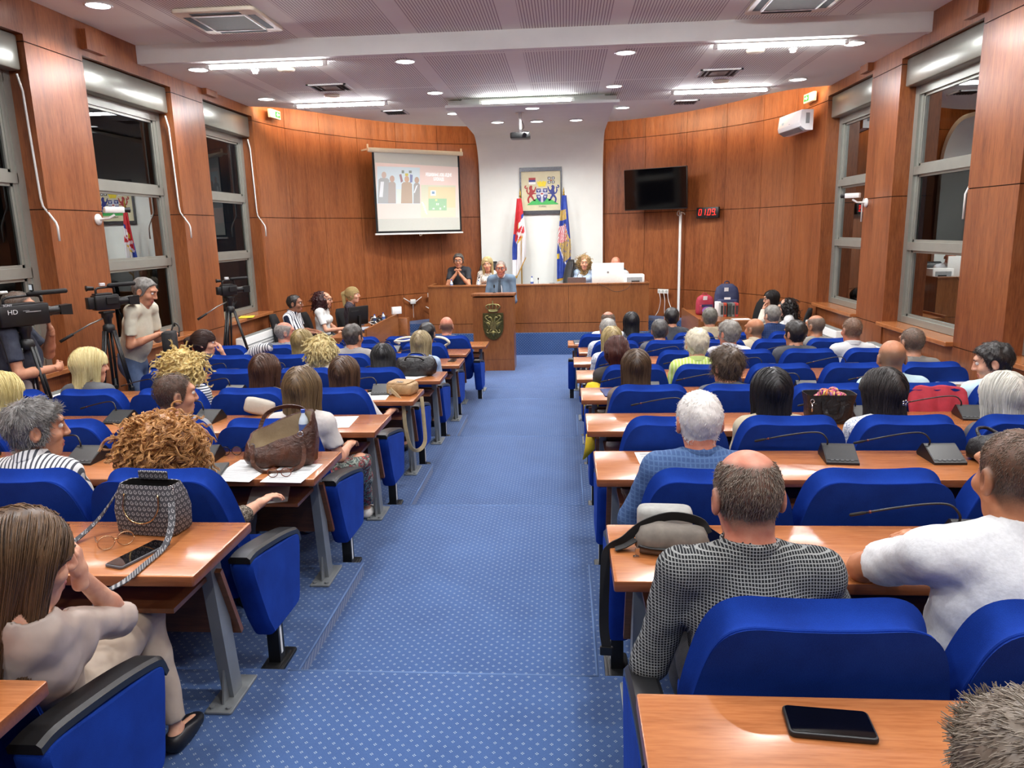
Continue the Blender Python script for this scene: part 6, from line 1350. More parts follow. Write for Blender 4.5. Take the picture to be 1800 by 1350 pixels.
sitter(5, -1, -1.212, .99, 'woman with sleek black hair bending forward beside the black bag', 8, near=1, fem=1, hair=H('bob', '050506', '242326', len=.14, t=.018, n=2200), top='9fb2c6', sleeve='short', pitch=-28, hy=.14)
sitter(6, -1, -1.063, 1.04, 'woman with streaked blonde hair in denim beside the white bag handles', -6, fem=1, near=1, hair=H('long', '6a5a40', 'c9b88e', len=.27, t=.014, n=2400), top='a9bdd4', sleeve='elbow')
sitter(6, -1, -1.847, 1.13, 'dark-haired man with greying sides, second from aisle, third row', -20, hair=H('short', '231e1b', '6a625a', sl=.02, t=.014), top='9a9692', sleeve='short', skin='mid')
sitter(6, -1, -2.445, 1.07, 'woman with a dark blonde bob beside the striped jacket', -10, fem=1, hair=H('bob', '6f5c37', 'b39f6a', len=.16, t=.018), top='6c7078', sleeve='short')
sitter(6, -1, -3.612, 1.08, 'woman with sunglasses on her head and hand at her mouth, in profile', -72, fem=1, near=1, face=True, hair=H('pony', '1c110d', '4a3026', len=.08, t=.014), top='3b2f33', sleeve='short', J={'elR': (.25, .25, .78), 'wrR': (.20, .22, .95)}, hdir=(None, (-.2, -.1, 1)), palms=((0, 0, -1), (-1, 0, 0)))
sitter(7, -1, -1.22, 1.06, 'man with short black hair on the aisle of the second row', -4, hair=H('short', '0a0a0b', '2a2a2c', sl=.016, t=.014), top='26282e', sleeve='short', skin='mid')
sitter(7, -1, -3.117, 1.10, 'bald man with a grey fringe of hair below the staff table', -60, hair=H('ring', '8d8b86', 'c9c7c0', sl=.014, t=.010, n=3000), top='7b7f86', sleeve='short', skin='ruddy', face=True)
sitter(8, -1, -1.15, 1.08, 'bald man in the front row beside the lectern', -2, hair=H('ring', '6a5646', '8f7862', sl=.004, t=.002, n=3000, bz=.08, br=(.09, .13, .09)), top='4d5058', sleeve='short', skin='ruddy')
# --- staff at the side tables
HP = -PI/2
person('man in a bold navy and white striped shirt at the staff table', (-4.0, 12.2, .12), HP, head=(.0, .06, 1.20), hrot=(6, -4, 0), seed=31, w=1.15, belly=.04, skin='dark', face=True, near=1, hair=H('short', '141212', '3a3330', sl=.014, t=.010, front=.03), top=STRIPEB, sleeve='short', collar=STRIPEB, bottom='2a2d34', J={'wrL': (-.1, .36, .72), 'wrR': (.12, .36, .72)})
person('woman with dark red curly hair and glasses in a white shirt at the computer', (-3.72, 12.95, .12), HP, head=(.0, .05, 1.19), hrot=(0, -4, 0), fem=1, w=1.08, seed=32, face=True, glasses='1c1416', near=1, hair=H('curly', '1f0c0e', '4d2226', R=(.115, .125, .135), cy=-.06, cz=-.01, n=1400, cl=.09, cr=.010, low=.07), top='dfe2e0', sleeve='short', collar='dfe2e0', J={'elR': (.26, .12, .68), 'wrR': (.12, .44, .70)})
person('blonde woman with a ponytail in a dark floral blouse at the staff table', (-3.45, 13.78, .12), HP+.1, head=(.0, .05, 1.20), hrot=(-4, 0, 0), fem=1, seed=33, face=True, near=1, hair=H('pony', '8d7444', 'e0cb90', len=.17, t=.011, px=.02), top=FLORALB, sleeve='long', neck_open=.085)
person('woman in white jacket and glasses with hand at her mouth, side table', (4.22, 13.3, 0), PI/2, head=(.0, .06, 1.17), hrot=(4, -8, 0), fem=1, seed=34, face=True, near=1, glasses='5a4a40', hair=H('long', '0a0909', '2c2726', len=.26, t=.014), top='d8d2c4', sleeve='long', jacket='e4e4e0', J={'elL': (-.20, .28, .80), 'wrL': (-.06, .20, .99)}, hdir=((.1, -.1, 1), None), palms=((0, -1, 0), (0, 0, -1)))
person('woman with wavy black hair and a white jacket leaning over the side table', (4.32, 12.72, 0), PI/2-.3, head=(.0, .07, 1.08), hrot=(10, -14, 0), fem=1, seed=35, near=1, hair=H('curly', '0a0808', '2e2726', R=(.115, .12, .13), cy=-.03, n=1500, cl=.10, cr=.012, turns=.8, low=.14), top='e6e7e5', sleeve='long', jacket='d8d8d6')
# --- the dais and the lectern
person('man in a grey-blue suit and tie with glasses speaking at the lectern', (-.62, 13.86, .10), PI, head=(-.02, .08, 1.655), hrot=(0, -6, 0), seed=41, w=1.06, belly=.03, pose='stand', face=True, near=1, glasses='2b2422', skin='ruddy', hair=H('buzz', '6f6a62', 'a9a298', sl=.008, t=.006, front=.03, n=1500), top=GREYBLUE, sleeve='long', jacket='dfe4ea', collar='dfe4ea', bottom='4d6074',
       J={'elL': (-.25, .12, 1.07), 'wrL': (-.15, .27, 1.17), 'elR': (.25, .12, 1.07), 'wrR': (.15, .27, 1.17)})
TIE = bpy.data.objects[-1] if False else None
person('man in glasses and navy polo, hands clasped, on the dais', (-1.63, 15.66, .66), PI, head=(.0, .09, 1.185), hrot=(0, -6, 0), seed=42, face=True, near=1, glasses='3a3230', hair=H('short', '2d2a28', '6f6b66', sl=.02, t=.014), top='10141f', sleeve='short', collar='10141f', skin='mid',
       J={'elL': (-.22, .26, .70), 'wrL': (-.035, .27, .93), 'elR': (.22, .26, .70), 'wrR': (.035, .27, .93)}, hands=(1.0, 1.0), hdir=((.35, -.1, .9), (-.35, -.1, .9)), palms=((1, 0, 0), (-1, 0, 0)))
person('blonde woman with a fringe in a black and white blouse on the dais', (-1.03, 15.66, .66), PI, head=(.0, .08, 1.10), hrot=(0, -4, 4), fem=1, seed=43, face=True, near=1, hair=H('long', '9c8350', 'eadba6', len=.22, t=.016, front=-.03), top=PRINTB, sleeve='elbow', neck_open=.085)
person('woman with long curly blonde hair in a pale blue shirt on the dais', (.97, 15.66, .66), PI, head=(.0, .08, 1.09), hrot=(0, -4, 0), fem=1, seed=44, face=True, near=1, hair=H('curly', '6a5230', 'c8aa74', R=(.112, .12, .135), cy=-.04, cz=.0, n=1500, cl=.12, cr=.012, turns=1.5, low=.17), top='b6cde8', sleeve='long')
person('bald man in a white shirt bowed behind the white monitor', (1.69, 15.66, .66), PI, head=(.08, .14, 1.055), hrot=(10, -34, 0), seed=45, w=1.15, skin='ruddy', hair=H('ring', '8a6a55', 'b08f78', sl=.003, t=.002, n=3000, bz=.08, br=(.09, .13, .09)), top='dfe3e8', sleeve='long', collar='dfe3e8')
# --- camera crews along the window wall
person('cameraman in a navy polo with light collar standing behind the large video camera', (-4.22, 6.08, ZF(4)), -1.15, head=(.0, .10, 1.575), hrot=(-4, -6, 0), seed=51, w=1.22, belly=.06, pose='stand', near=1, hair=H('buzz', '4a443e', '8d867c', sl=.01, t=.008), top='1d2539', sleeve='short', collar='aeb8c4', skin='mid', bottom='b9babb', face=True,
       J={'elR': (.30, .10, 1.04), 'wrR': (.10, .34, 1.05), 'elL': (-.24, .22, 1.13), 'wrL': (-.06, .30, 1.36)}, hands=(.7, .6), hdir=((.1, -.1, 1), (-1, .3, 0)), palms=((0, -1, 0), (0, -1, 0)))
person('man in a cream t-shirt and jeans leaning on the window sill, looking down', (-4.10, 7.80, ZF(5)), HP, head=(.04, .16, 1.655), hrot=(6, -22, 0), seed=52, w=1.08, belly=.03, pose='stand', near=1, hair=H('short', '4f4c48', '9b9892', sl=.018, t=.010, front=.012), top=cloth('cream t shirt', 'd6d4bf'), sleeve='short', skin='mid', bottom_mat=DENIM, face=True, zdown=.12,
       J={'pel': (0, -.10, .90), 'elR': (.25, .05, 1.10), 'wrR': (.10, .30, 1.20), 'elL': (-.25, .08, 1.10), 'wrL': (-.06, .33, 1.20), 'anR': (.12, .16, .085), 'anL': (-.12, .10, .085), 'knR': (.11, .08, .48), 'knL': (-.11, .04, .48)}, hands=(.9, .8), hdir=((.5, .85, 0), (-.3, .95, .1)))
# ------------------------------------------------------------------ bags, papers, phones and other things on the desks
DT = lambda i: ZF(i)+.75+.0005
def phone(loc, rz, label, L=.155, W_=.076, T=.010, col='16181b'):
    t = thing('smartphone', label, 'phone', loc, rz); m = MB(); m.rbox((0, 0, T/2), (L, W_, T), .012, seg=4); m.build('case', plain('phone case '+col, col, .5), t, auto=.7); m = MB(); m.rbox((0, 0, T+.0004), (L-.010, W_-.009, .0012), .009, seg=4); m.build('screen', GLASSBLK, t); return t
phone((1.153, 1.505, DT(0)), -.10, 'black phone in a thick case on the rear desk', .185, .10, .014)
phone((1.118, 2.73, DT(1)), -1.2, 'black phone lying flat beside the grey crossbody bag', .165, .08)
phone((-1.03, 2.51, DT(1)), 1.28, 'black phone with steel rim on the desk by the patterned tote', .235, .085, .011, '55575c')
phone((-.80, 8.87, DT(6)), 1.5, 'phone lying on the aisle end of a desk, third row from the podium', .17, .085)
def sheet(name, label, loc, rz, w_=.21, h_=.297, lines=True, n=1):
    t = thing(name, label, 'paper', loc, rz); m = MB()
    for k in range(n): m.box((.004*k, .003*k, .0012+.0018*k), (w_, h_, .0015), rz=.02*k)
    m.build('sheets', PAPER, t)
    if lines:
        m = MB(); zt = .0023+.0018*(n-1); r_ = random.Random(hash(label) % 1000 if False else len(label))
        for k in range(22):
            if k in (0, 4, 9): continue
            m.bb((-w_*.40, h_*.42-k*h_*.038, zt), (w_*(.38 if r_.random() > .25 else .1), h_*.42-k*h_*.038-.004, zt+.0003))
        m.build('print', plain('grey print', '8a8d92', .8), t)
    return t
sheet('printed_sheet', 'printed sheet under the brown bag, farther from the aisle', (-1.16, 3.74, DT(2)), -.08, .24, .36); sheet('printed_sheet', 'printed sheet with reading glasses on it, near the aisle', (-.88, 3.70, DT(2)), -.05, .22, .31)
sheet('printed_sheet', 'papers on the shelf beneath the desk with the brown bag', (-1.06, 3.80, ZF(2)+.594), .3, .21, .297, False)
sheet('printed_sheet', 'loose printed sheet behind the brown leather bag', (-1.04, 5.06, DT(3)), .05, .21, .32); sheet('printed_sheet', 'printed sheets beside the beige shoulder bag', (-1.07, 6.26, DT(4)), .06, .21, .36); sheet('printed_sheet', 'crumpled white sheets behind the beige shoulder bag', (-.99, 7.48, DT(5)), -.5, .2, .28, False, 2)
sheet('printed_sheet', 'white sheet on the desk of the white-haired man in the blazer', (1.08, 3.94, DT(2)), .05, .23, .26); sheet('writing_pad', 'thick white notepad on the desk by the wall, black-haired man', (3.93, 6.72, DT(4)), -.35, .24, .34, False, 6)
sheet('printed_sheet', 'folded sheet on the desk behind the cropped man in profile', (-1.66, 4.98, DT(3)), .2, .21, .26)
t = tag(MB().rbox((0, 0, .004), (.22, .31, .008), .004).build('yellow_notepad', plain('yellow paper', 'd9cf3a', .7), None, False, (XL+.02, 11.5, 1.187), (0, 0, .3)), 'yellow notepad lying on the window sill behind the third tripod', 'notepad')
t = thing('blue_folder', 'small dark blue folder on the aisle end of a desk, clock side', 'folder', (.99, 6.30, DT(4)), .1); m = MB(); m.rbox((0, 0, .005), (.2, .3, .01), .004); m.build('cover', plain('folder blue', '1d2c66', .5), t)
t = thing('closed_book', 'dark book with pale edge on the aisle end of the front desk', 'book', (.80, 11.15, DT(8)), .05); m = MB(); m.rbox((0, 0, .014), (.2, .28, .026), .004); m.build('cover', plain('book slate', '3a4450', .4), t); m = MB(); m.bb((-.095, -.1415, .004), (.1, -.14, .023)); m.build('page_edge', PAPER, t)
t = thing('dark_notebook', 'dark notebook beside the copper-haired woman', 'notebook', (-1.18, 3.72, DT(2)+.004), .2); m = MB(); m.rbox((-.16, .02, .008), (.16, .22, .016), .005); m.build('cover', plain('notebook dark', '2a2d2c', .5), t)
def spectacles(loc, rz, label, col, r=.026, metal=0.):
    t = thing('eyeglasses', label, 'eyeglasses', loc, rz); g = plain('glasses '+col, col, .25, metal); m = MB(); m.smooth = True
    for s in (-1, 1):
        m.tube([(s*.034+r*math.cos(a), -.002, r*.9+r*.9*math.sin(a)+.002) for a in [2*PI*k/22 for k in range(23)]], .0022, 6); m.tube(cr([(s*.062, 0, r*1.2), (s*.064, .02, r*1.2), (s*.055, .10, r*.9), (s*.045, .135, .006)], 3), .002, 6)
    m.tube([(-.010, -.002, r*1.15), (0, -.004, r*1.25), (.010, -.002, r*1.15)], .002, 6); m.build('frame', g, t, smooth=True)
    for s in (-1, 1): m = MB(); m.lathe([(r*.97, 0), (.001, .0005)], (s*.034, -.002, r*.9+.002), 20, True, Matrix.Rotation(PI/2, 3, 'X')); m.build('lens', LENS, t)
    return t
def lens_mat():
    t = NT('clear lens', .02); t.N.remove(t.b); g = t.n('ShaderNodeBsdfGlossy'); g.inputs['Roughness'].default_value = .02; tr = t.n('ShaderNodeBsdfTransparent'); tr.inputs['Color'].default_value = (.93, .93, .93, 1); mx = t.n('ShaderNodeMixShader'); mx.inputs[0].default_value = .10; t.link(tr.outputs[0], mx.inputs[1]); t.link(g.outputs[0], mx.inputs[2]); t.link(mx.outputs[0], t.N['Material Output'].inputs[0]); return t.m
LENS = lens_mat()
spectacles((-.92, 3.625, DT(2)+.003), .15, 'brown-framed reading glasses lying on the printed sheets', '6a3420'); spectacles((-1.16, 2.58, DT(1)), .75, 'gold wire eyeglasses on the desk beside the phone', 'c9a27c', .030, .8)
t = spectacles((-1.36, 4.02, DT(2)), .1, 'black sunglasses lying by the brown leather bag', '0c0c0d', .028)
# slouchy bags
def superring(cx, cy, z, a, b, n=28, e=.55): return [(cx+a*math.copysign(abs(math.cos(q))**e, math.cos(q)), cy+b*math.copysign(abs(math.sin(q))**e, math.sin(q)), z) for q in [2*PI*k/n for k in range(n)]]
def wobble(rings, amp, f, seed=0):
    out = []
    for r in rings: out.append([(x+amp*math.sin(f*z+3*y*f+seed), y+amp*math.sin(f*1.3*x+f*z+seed*2), z+amp*.5*math.sin(f*x*1.1+seed)) for x, y, z in r])
    return out
def leather(name, a, b, rough=.38):
    if name in _M: return _M[name]
    t = NT(name, rough, .5); v = t.coord(); t.color(t.ramp(t.noise(v, 9, 5, .6, 1.), [(.3, lin(a)), (.7, lin(b))])); t.bump(t.noise(v, 16, 6, .6, 1.5), .7, .02); _M[name] = t.m; return t.m
BROWN = leather('brown leather', '2c170e', '5c3420')
t = thing('leather_handbag', 'large open brown leather handbag slumped on the aisle end of a desk', 'handbag', (-.99, 3.86, DT(2)), .12)
sl = lambda x: .075*x/.2                                           # rim rises towards the aisle
prof = [(.165, .075, .004), (.185, .095, .02), (.20, .11, .08), (.195, .098, .14), (.185, .075, .185), (.18, .062, .20)]
rings = [[(x, y, z+(sl(x)+.75*y)*(z/.2)**1.5) for x, y, z in superring(0, 0, z, a, b)] for a, b, z in prof]
rin = [[(x*.95, y*.9, z+(sl(x)+.75*y)*(z/.2)**1.5-.004) for x, y, z in superring(0, 0, z, a, b)] for a, b, z in ((.18, .062, .198), (.18, .07, .15), (.17, .08, .08), (.14, .06, .03))]
m = MB(); m.loft(wobble(rings, .007, 34, 1), True, False); m.loft(wobble([rings[-1], rin[0]], .007, 34, 1)); m.build('body', BROWN, t, smooth=True)
m = MB(); m.loft(wobble(rin, .007, 34, 1), False, True); m.build('lining', cloth('beige lining', 'a89474'), t, smooth=True)
for n, y in enumerate((-.085, .07)):
    m = MB(); m.smooth = True
    P = cr([(.13, -.09, .17), (.15, -.125, .10), (.13, -.15, .03), (.05, -.17, .010), (-.06, -.165, .010), (-.12, -.14, .05), (-.13, -.10, .14)], 5) if n == 0 else cr([(-.14, .06, .16), (-.10, .10, .26), (.0, .11, .30), (.10, .10, .29), (.15, .06, .24)], 5)
    m.ribbon(P, .022, (0, 1, .3), .006); m.build('handle', BROWN, t, auto=.8)
for x in (-.13, .13): m = MB(); m.smooth = True; m.tube([(x+.014*math.cos(a), -.10, .165+.014*math.sin(a)+(.03 if x > 0 else -.03)) for a in [2*PI*k/14 for k in range(15)]], .003, 6); m.build('ring', CHROME, t, True)
b = bottle((-.87, 3.90, DT(2)+.08), 'small water bottle with blue cap standing inside the brown leather handbag', .22, .028)
MONO = None
def mono():
    t = NT('grey monogram canvas', .6, .3); c = t.n('ShaderNodeTexCoord'); o = t.sep(c.outputs['Object']); p = .021
    def cell(a, sh): return t.math('SUBTRACT', t.math('FRACT', t.math('ADD', t.math('DIVIDE', a, p), sh)), .5)
    row = t.math('MULTIPLY', t.math('FLOOR', t.math('ADD', t.math('DIVIDE', o[2], p), 50.)), .5); u = cell(t.math('ADD', o[0], t.math('MULTIPLY', o[1], .8)), row); v = cell(o[2], 50.)
    r = t.math('SQRT', t.math('ADD', t.math('MULTIPLY', u, u), t.math('MULTIPLY', v, v))); ring = t.math('LESS_THAN', t.math('ABSOLUTE', t.math('SUBTRACT', r, .29)), .075); gap = t.math('GREATER_THAN', t.math('ADD', u, t.math('ABSOLUTE', v)), .34)
    bar = t.math('MULTIPLY', t.math('LESS_THAN', t.math('ABSOLUTE', v), .06), t.math('MULTIPLY', t.math('GREATER_THAN', u, .02), t.math('LESS_THAN', u, .33))); ring = t.math('MAXIMUM', t.math('MULTIPLY', ring, t.math('SUBTRACT', 1., t.math('MULTIPLY', gap, t.math('GREATER_THAN', v, 0.)))), bar)
    t.color(t.mixc(ring, lin('3c3d42'), lin('8f8f90'))); return t.m
MONO = mono()
t = thing('monogram_tote', 'grey monogram-patterned tote with gold ring handle on the desk', 'handbag', (-1.10, 2.755, DT(1)), -.12)
rings = [superring(0, 0, z, a, b, 28, .35) for a, b, z in ((.128, .066, .003), (.136, .070, .012), (.142, .072, .10), (.134, .060, .16), (.118, .045, .205))]
m = MB(); m.loft(rings, True, False); inn = [superring(0, 0, z, a, b, 28, .35) for a, b, z in ((.114, .041, .204), (.12, .05, .14), (.12, .05, .05))]; m.loft([rings[-1], inn[0]]); m.build('body', MONO, t, auto=.9)
m = MB(); m.loft(inn, False, True); m.build('lining', BLACKM, t, smooth=True)
m = MB(); m.smooth = True; m.tube(cr([(-.075, -.062, .175), (-.078, -.074, .12), (-.05, -.082, .075), (0, -.084, .06), (.05, -.082, .075), (.078, -.074, .12), (.075, -.062, .175)], 5), .003, 8); m.build('ring_handle', plain('gold metal', 'c9ae7c', .2, 1.), t, True)
m = MB(); m.rbox((-.01, .035, .222), (.13, .012, .035), .004); m.build('grip', MONO, t)
m = MB(); m.smooth = True; m.tube([(.112+.012*math.cos(a), -.03, .19+.014*math.sin(a)) for a in [2*PI*k/12 for k in range(13)]], .003, 6); m.build('clasp', CHROME, t, True)
m = MB(); m.ribbon(cr([(.115, -.035, .17), (.150, -.10, .07), (.165, -.18, .012), (.185, -.32, .006), (.20, -.44, .004), (.17, -.53, -.01), (.10, -.545, -.10), (-.02, -.55, -.135), (-.10, -.56, -.10), (-.13, -.50, -.03), (-.17, -.40, .008), (-.23, -.20, .006), (-.20, -.08, .06), (-.13, -.01, .18)], 6), .026, (0, .0, 1), .004); m.build('strap', MONO, t, auto=.9)
BEIGE = leather('beige leather', '9c7d55', 'b99a6e', .45)
t = thing('beige_shoulder_bag', 'small beige flap shoulder bag with its strap hanging off the desk', 'handbag', (-.86, 6.34, DT(4)), -.25)
m = MB(); m.rbox((0, 0, .05), (.24, .19, .10), .03, seg=5); m.build('body', BEIGE, t, auto=.8); m = MB(); m.rbox((-.01, .01, .106), (.20, .17, .012), .025, seg=5); m.rbox((-.01, -.085, .085), (.19, .01, .05), .004); m.build('flap', BEIGE, t, auto=.8); m = MB(); m.rbox((.01, -.06, .116), (.06, .025, .008), .004); m.build('buckle', CHROME, t)
m = MB(); m.ribbon(cr([(-.10, -.06, .09), (-.06, -.10, .05), (.03, -.15, .006), (.10, -.20, -.06), (.12, -.22, -.24), (.15, -.20, -.42), (.20, -.16, -.46), (.24, -.10, -.40), (.22, -.06, -.22), (.18, .0, -.02)], 5), .035, (0, 1, .2), .004); m.build('strap', plain('beige webbing', 'b3a27e', .7), t, auto=.9)
m = MB(); m.smooth = True
for k in range(5): m.tube([(-.10+.012*k+.008*math.cos(a), -.08-.012*k, .07-.012*k+.008*math.sin(a)) for a in [2*PI*q/10 for q in range(11)]], .0022, 5)
m.build('chain', CHROME, t, True)
t = thing('folded_umbrella', 'short black folded umbrella lying beside the beige bag', 'umbrella', (-1.06, 6.46, DT(4)), .9); m = MB(); m.smooth = True; m.tube([(-.12, 0, .025), (-.09, 0, .027), (.10, 0, .027), (.13, 0, .02)], [.012, .026, .024, .010], 12); m.build('canopy', cloth('umbrella black', '17171a'), t, True); m = MB(); m.smooth = True; m.cyl((-.17, 0, .025), (-.12, 0, .025), .012, 10); m.build('grip', BLACKP, t)
BLK = leather('black soft leather', '0c0c0d', '242426', .32)
def slouch(loc, rz, a, b, h, label, name='black_handbag', mat=None, cat='handbag', seed=2, handles=True):
    t = thing(name, label, cat, loc, rz); mat = mat or BLK; R_ = [superring(0, 0, z*h, a*k, b*q, 28, .6) for k, q, z in ((.85, .8, .01), (.97, 1., .08), (1.02, 1.05, .4), (.95, .85, .75), (.80, .5, .95), (.60, .28, 1.))]
    m = MB(); m.loft(wobble(R_, .012, 26, seed), True, True); m.build('body', mat, t, smooth=True)
    if handles:
        for s in (-1, 1): m = MB(); m.smooth = True; m.tube(cr([(-a*.5, s*b*.5, h*.8), (-a*.3, s*b*1.0, h*1.05), (a*.25, s*b*1.1, h*1.02), (a*.5, s*b*.5, h*.8)], 4), .009, 8); m.build('handle', mat, t, True)
        m = MB(); m.smooth = True; m.tube(cr([(-a*.8, -b*.2, h*.85), (0, -b*.3, h*1.02), (a*.8, -b*.2, h*.85)], 4), .006, 6); m.build('zip', plain('zip steel', '8c8c8e', .3, .9), t, True)
    return t
slouch((-.99, 7.58, DT(5)), .05, .21, .11, .20, 'black leather handbag slumped on a desk beside the sleek black hair')
t = slouch((2.84, 3.92, DT(2)), .4, .15, .10, .14, 'black leather bag at the far end of the desk with two microphones', seed=5)
# open black handbag with a bright scarf
t = thing('open_black_handbag', 'open structured black handbag with a bright patterned scarf inside', 'handbag', (2.34, 5.02, DT(3)), .0)
R_ = [superring(0, 0, z, a, b, 28, .4) for a, b, z in ((.14, .08, .003), (.145, .085, .02), (.15, .085, .12), (.165, .095, .20))]; inn = [superring(0, 0, z, a, b, 28, .4) for a, b, z in ((.160, .09, .199), (.15, .08, .12), (.13, .07, .05))]
m = MB(); m.loft(R_, True, False); m.loft([R_[-1], inn[0]]); m.build('body', BLK, t, auto=.9); m = MB(); m.loft(inn, False, True); m.build('lining', BLACKM, t, smooth=True)
for s in (-1, 1): m = MB(); m.ribbon(cr([(-.06, s*.092, .16), (-.055, s*.10, .10), (-.03, s*.11, .06), (.03, s*.11, .06), (.055, s*.10, .10), (.06, s*.092, .16)], 4), .03, (0, 1, 0), .005); m.build('handle', BLK, t)
m = MB(); m.smooth = True; m.tube([(-.135+.012*math.cos(a), -.09, .16+.014*math.sin(a)) for a in [2*PI*k/12 for k in range(13)]], .0035, 6); m.tube([(-.135, -.092, .145), (-.135, -.095, .09)], .006, 6); m.build('clasp', CHROME, t, True)
sv = thing('patterned_scarf', 'yellow, purple and orange scarf bunched inside the open black handbag', 'scarf', (2.34, 5.02, DT(3)+.17)); m = MB(); m.smooth = True
SCARF = blotch('bright scarf', ['d9d93f', '7a4fa8', 'e08a3a', '2b2340', 'c94f8d', 'd6d84a'], 26, 1.)
for k in range(9): a = k*2.4; m.ell((.09*math.cos(a)*(.4+.07*k), .04*math.sin(a)*(.5+.06*k), .0+.012*(k % 4)), (.045, .035, .028), 12, 8, Matrix.Rotation(a, 3, 'Z'))
m.build('folds', SCARF, sv, smooth=True)
# grey crossbody bag, pouch and the strap over the desk edge
GREYC = plain('washed grey canvas', '6b655d', .85, var=.3, scale=18, bump=.3); LGREY = plain('light grey canvas', '9b9c98', .85, var=.16, scale=30, bump=.2)
t = thing('grey_crossbody_bag', 'washed grey crossbody bag with black strap hanging over the desk edge', 'bag', (.96, 2.585, DT(1)), -.08)
m = MB(); R_ = [superring(0, 0, z, a, b, 28, .55) for a, b, z in ((.115, .05, .003), (.13, .062, .02), (.128, .062, .055), (.115, .052, .085), (.07, .03, .10))]; m.loft(wobble(R_, .005, 40, 3), True, True); m.build('body', GREYC, t, smooth=True)
m = MB(); m.smooth = True; m.tube(cr([(-.12, -.045, .035), (-.06, -.066, .034), (.06, -.066, .034), (.12, -.045, .035)], 4), .006, 6); m.build('zip', BLACKP, t, True); m = MB(); m.box((-.125, -.06, .018), (.016, .004, .03), rz=.4); m.box((-.13, -.065, .002), (.02, .012, .006)); m.build('zip_pull', CHROME, t)
m = MB(); m.ribbon(cr([(.13, .03, .06), (.10, .05, .10), (.0, .055, .115), (-.10, .04, .085), (-.17, .02, .03), (-.215, .01, .006), (-.238, .0, -.03), (-.243, -.01, -.14), (-.245, -.02, -.30), (-.235, -.03, -.385)], 5), .036, (0, 1, .25), .004); m.build('strap', plain('black webbing', '101011', .7), t, auto=.9)
m = MB(); m.rbox((-.235, -.03, -.40), (.05, .014, .035), .004); m.build('strap_buckle', BLACKP, t); m = MB(); m.ribbon([(-.13, .0, .04), (-.17, -.015, .02), (-.205, -.02, .008)], .034, (0, 0, 1), .004); m.build('strap_tab', plain('black webbing', '101011', .7), t)
t = thing('grey_pouch', 'light grey canvas pouch standing behind the crossbody bag', 'bag', (.955, 2.755, DT(1)), -.06); m = MB(); m.rbox((0, 0, .055), (.21, .10, .11), .035, seg=5); m.build('body', LGREY, t, smooth=True)
# garments left on seats
def drape(name, label, cat, loc, mat, w_, drop_f, drop_b, th=.03, seed=0):
    t = thing(name, label, cat, loc); nu, nv = 18, 16; m = MB(); vs = []
    for j in range(nv+1):
        v = j/nv
        for i in range(nu+1):
            u = i/nu-.5; x = u*w_; s = (v-.45)
            if s < 0: y = .035+.05*(-s)*2; z = -(-s/.45)*drop_f*(1+.12*math.sin(9*u+seed))
            else: y = -.03-.16*s; z = -(s/.55)*drop_b*(1+.04*math.sin(8*u+1+seed)+.1*u)
            if abs(s) < .06: z = .012; y = -.005
            y += .010*math.sin(22*u+seed+3*v); vs.append((x, y, z+.006*math.sin(17*u)-(abs(u)*2)**6*.06))
    fs = [(j*(nu+1)+i, j*(nu+1)+i+1, (j+1)*(nu+1)+i+1, (j+1)*(nu+1)+i) for j in range(nv) for i in range(nu)]; m.add(vs, fs); o = m.build('fabric', mat, t, smooth=True); o.modifiers.new('thickness', 'SOLIDIFY').thickness = .012; o.modifiers.new('soft', 'SUBSURF').render_levels = 1; return t
drape('red_jacket', 'red suede jacket draped over the seat back behind the woman with the hair clip', 'jacket', (3.20, 5.36, ZF(4)+.985), plain('red suede', 'a8303f', .9, var=.2, scale=14, bump=.2), .42, .2, .30)
YEL = cloth('yellow knit', 'e3c21c', .9)
t = thing('yellow_cardigan', 'yellow cardigan hanging over the aisle arm of a seat, fourth row from podium', 'cardigan', (.84, 6.90, ZF(5)+.66)); m = MB(); R_ = [superring(0, 0, z, a, b, 24, .8) for a, b, z in ((.03, .08, -.30), (.07, .13, -.22), (.09, .14, -.05), (.085, .13, .06), (.05, .09, .12), (.015, .03, .14))]; m.loft(wobble(R_, .014, 30, 4), True, True); m.build('fabric', YEL, t, smooth=True)
t = thing('yellow_cloth', 'tip of yellow cloth hanging below a desk edge by the aisle', 'cloth', (.725, 5.0, ZF(3)+.66)); m = MB(); m.loft([[(-.01, -.02, 0), (.05, -.02, 0), (.05, .05, 0), (-.01, .05, 0)], [(-.02, -.02, -.08), (.05, -.02, -.09), (.05, .04, -.09), (-.01, .04, -.08)], [(-.035, -.015, -.17), (-.02, -.01, -.165), (-.02, .02, -.165), (-.035, .015, -.17)]], True, True); m.build('fabric', YEL, t, smooth=True)
t = thing('white_bag_handles', 'white bag with two long curved handles on a desk, second row from the podium', 'handbag', (-1.40, 9.55, ZF(6)+.74)); m = MB(); m.smooth = True
m = MB(); m.rbox((0, .2, -.05), (.34, .12, .18), .04); m.build('body', cloth('white canvas', 'dedcd0'), t, auto=.8)
for s, y in ((-1, 0), (1, .05)): m = MB(); m.smooth = True; m.tube(cr([(-.24, .15+y, .10), (-.27, .05+y, .15), (-.12, -.02+y, .18+.02*s), (.12, .0+y, .20), (.36, .02+y, .19), (.45, .04+y, .12), (.38, .12+y, .07)], 5), .014, 8); m.build('handle', plain('white leather handle', 'e2dcc6', .5), t, True)
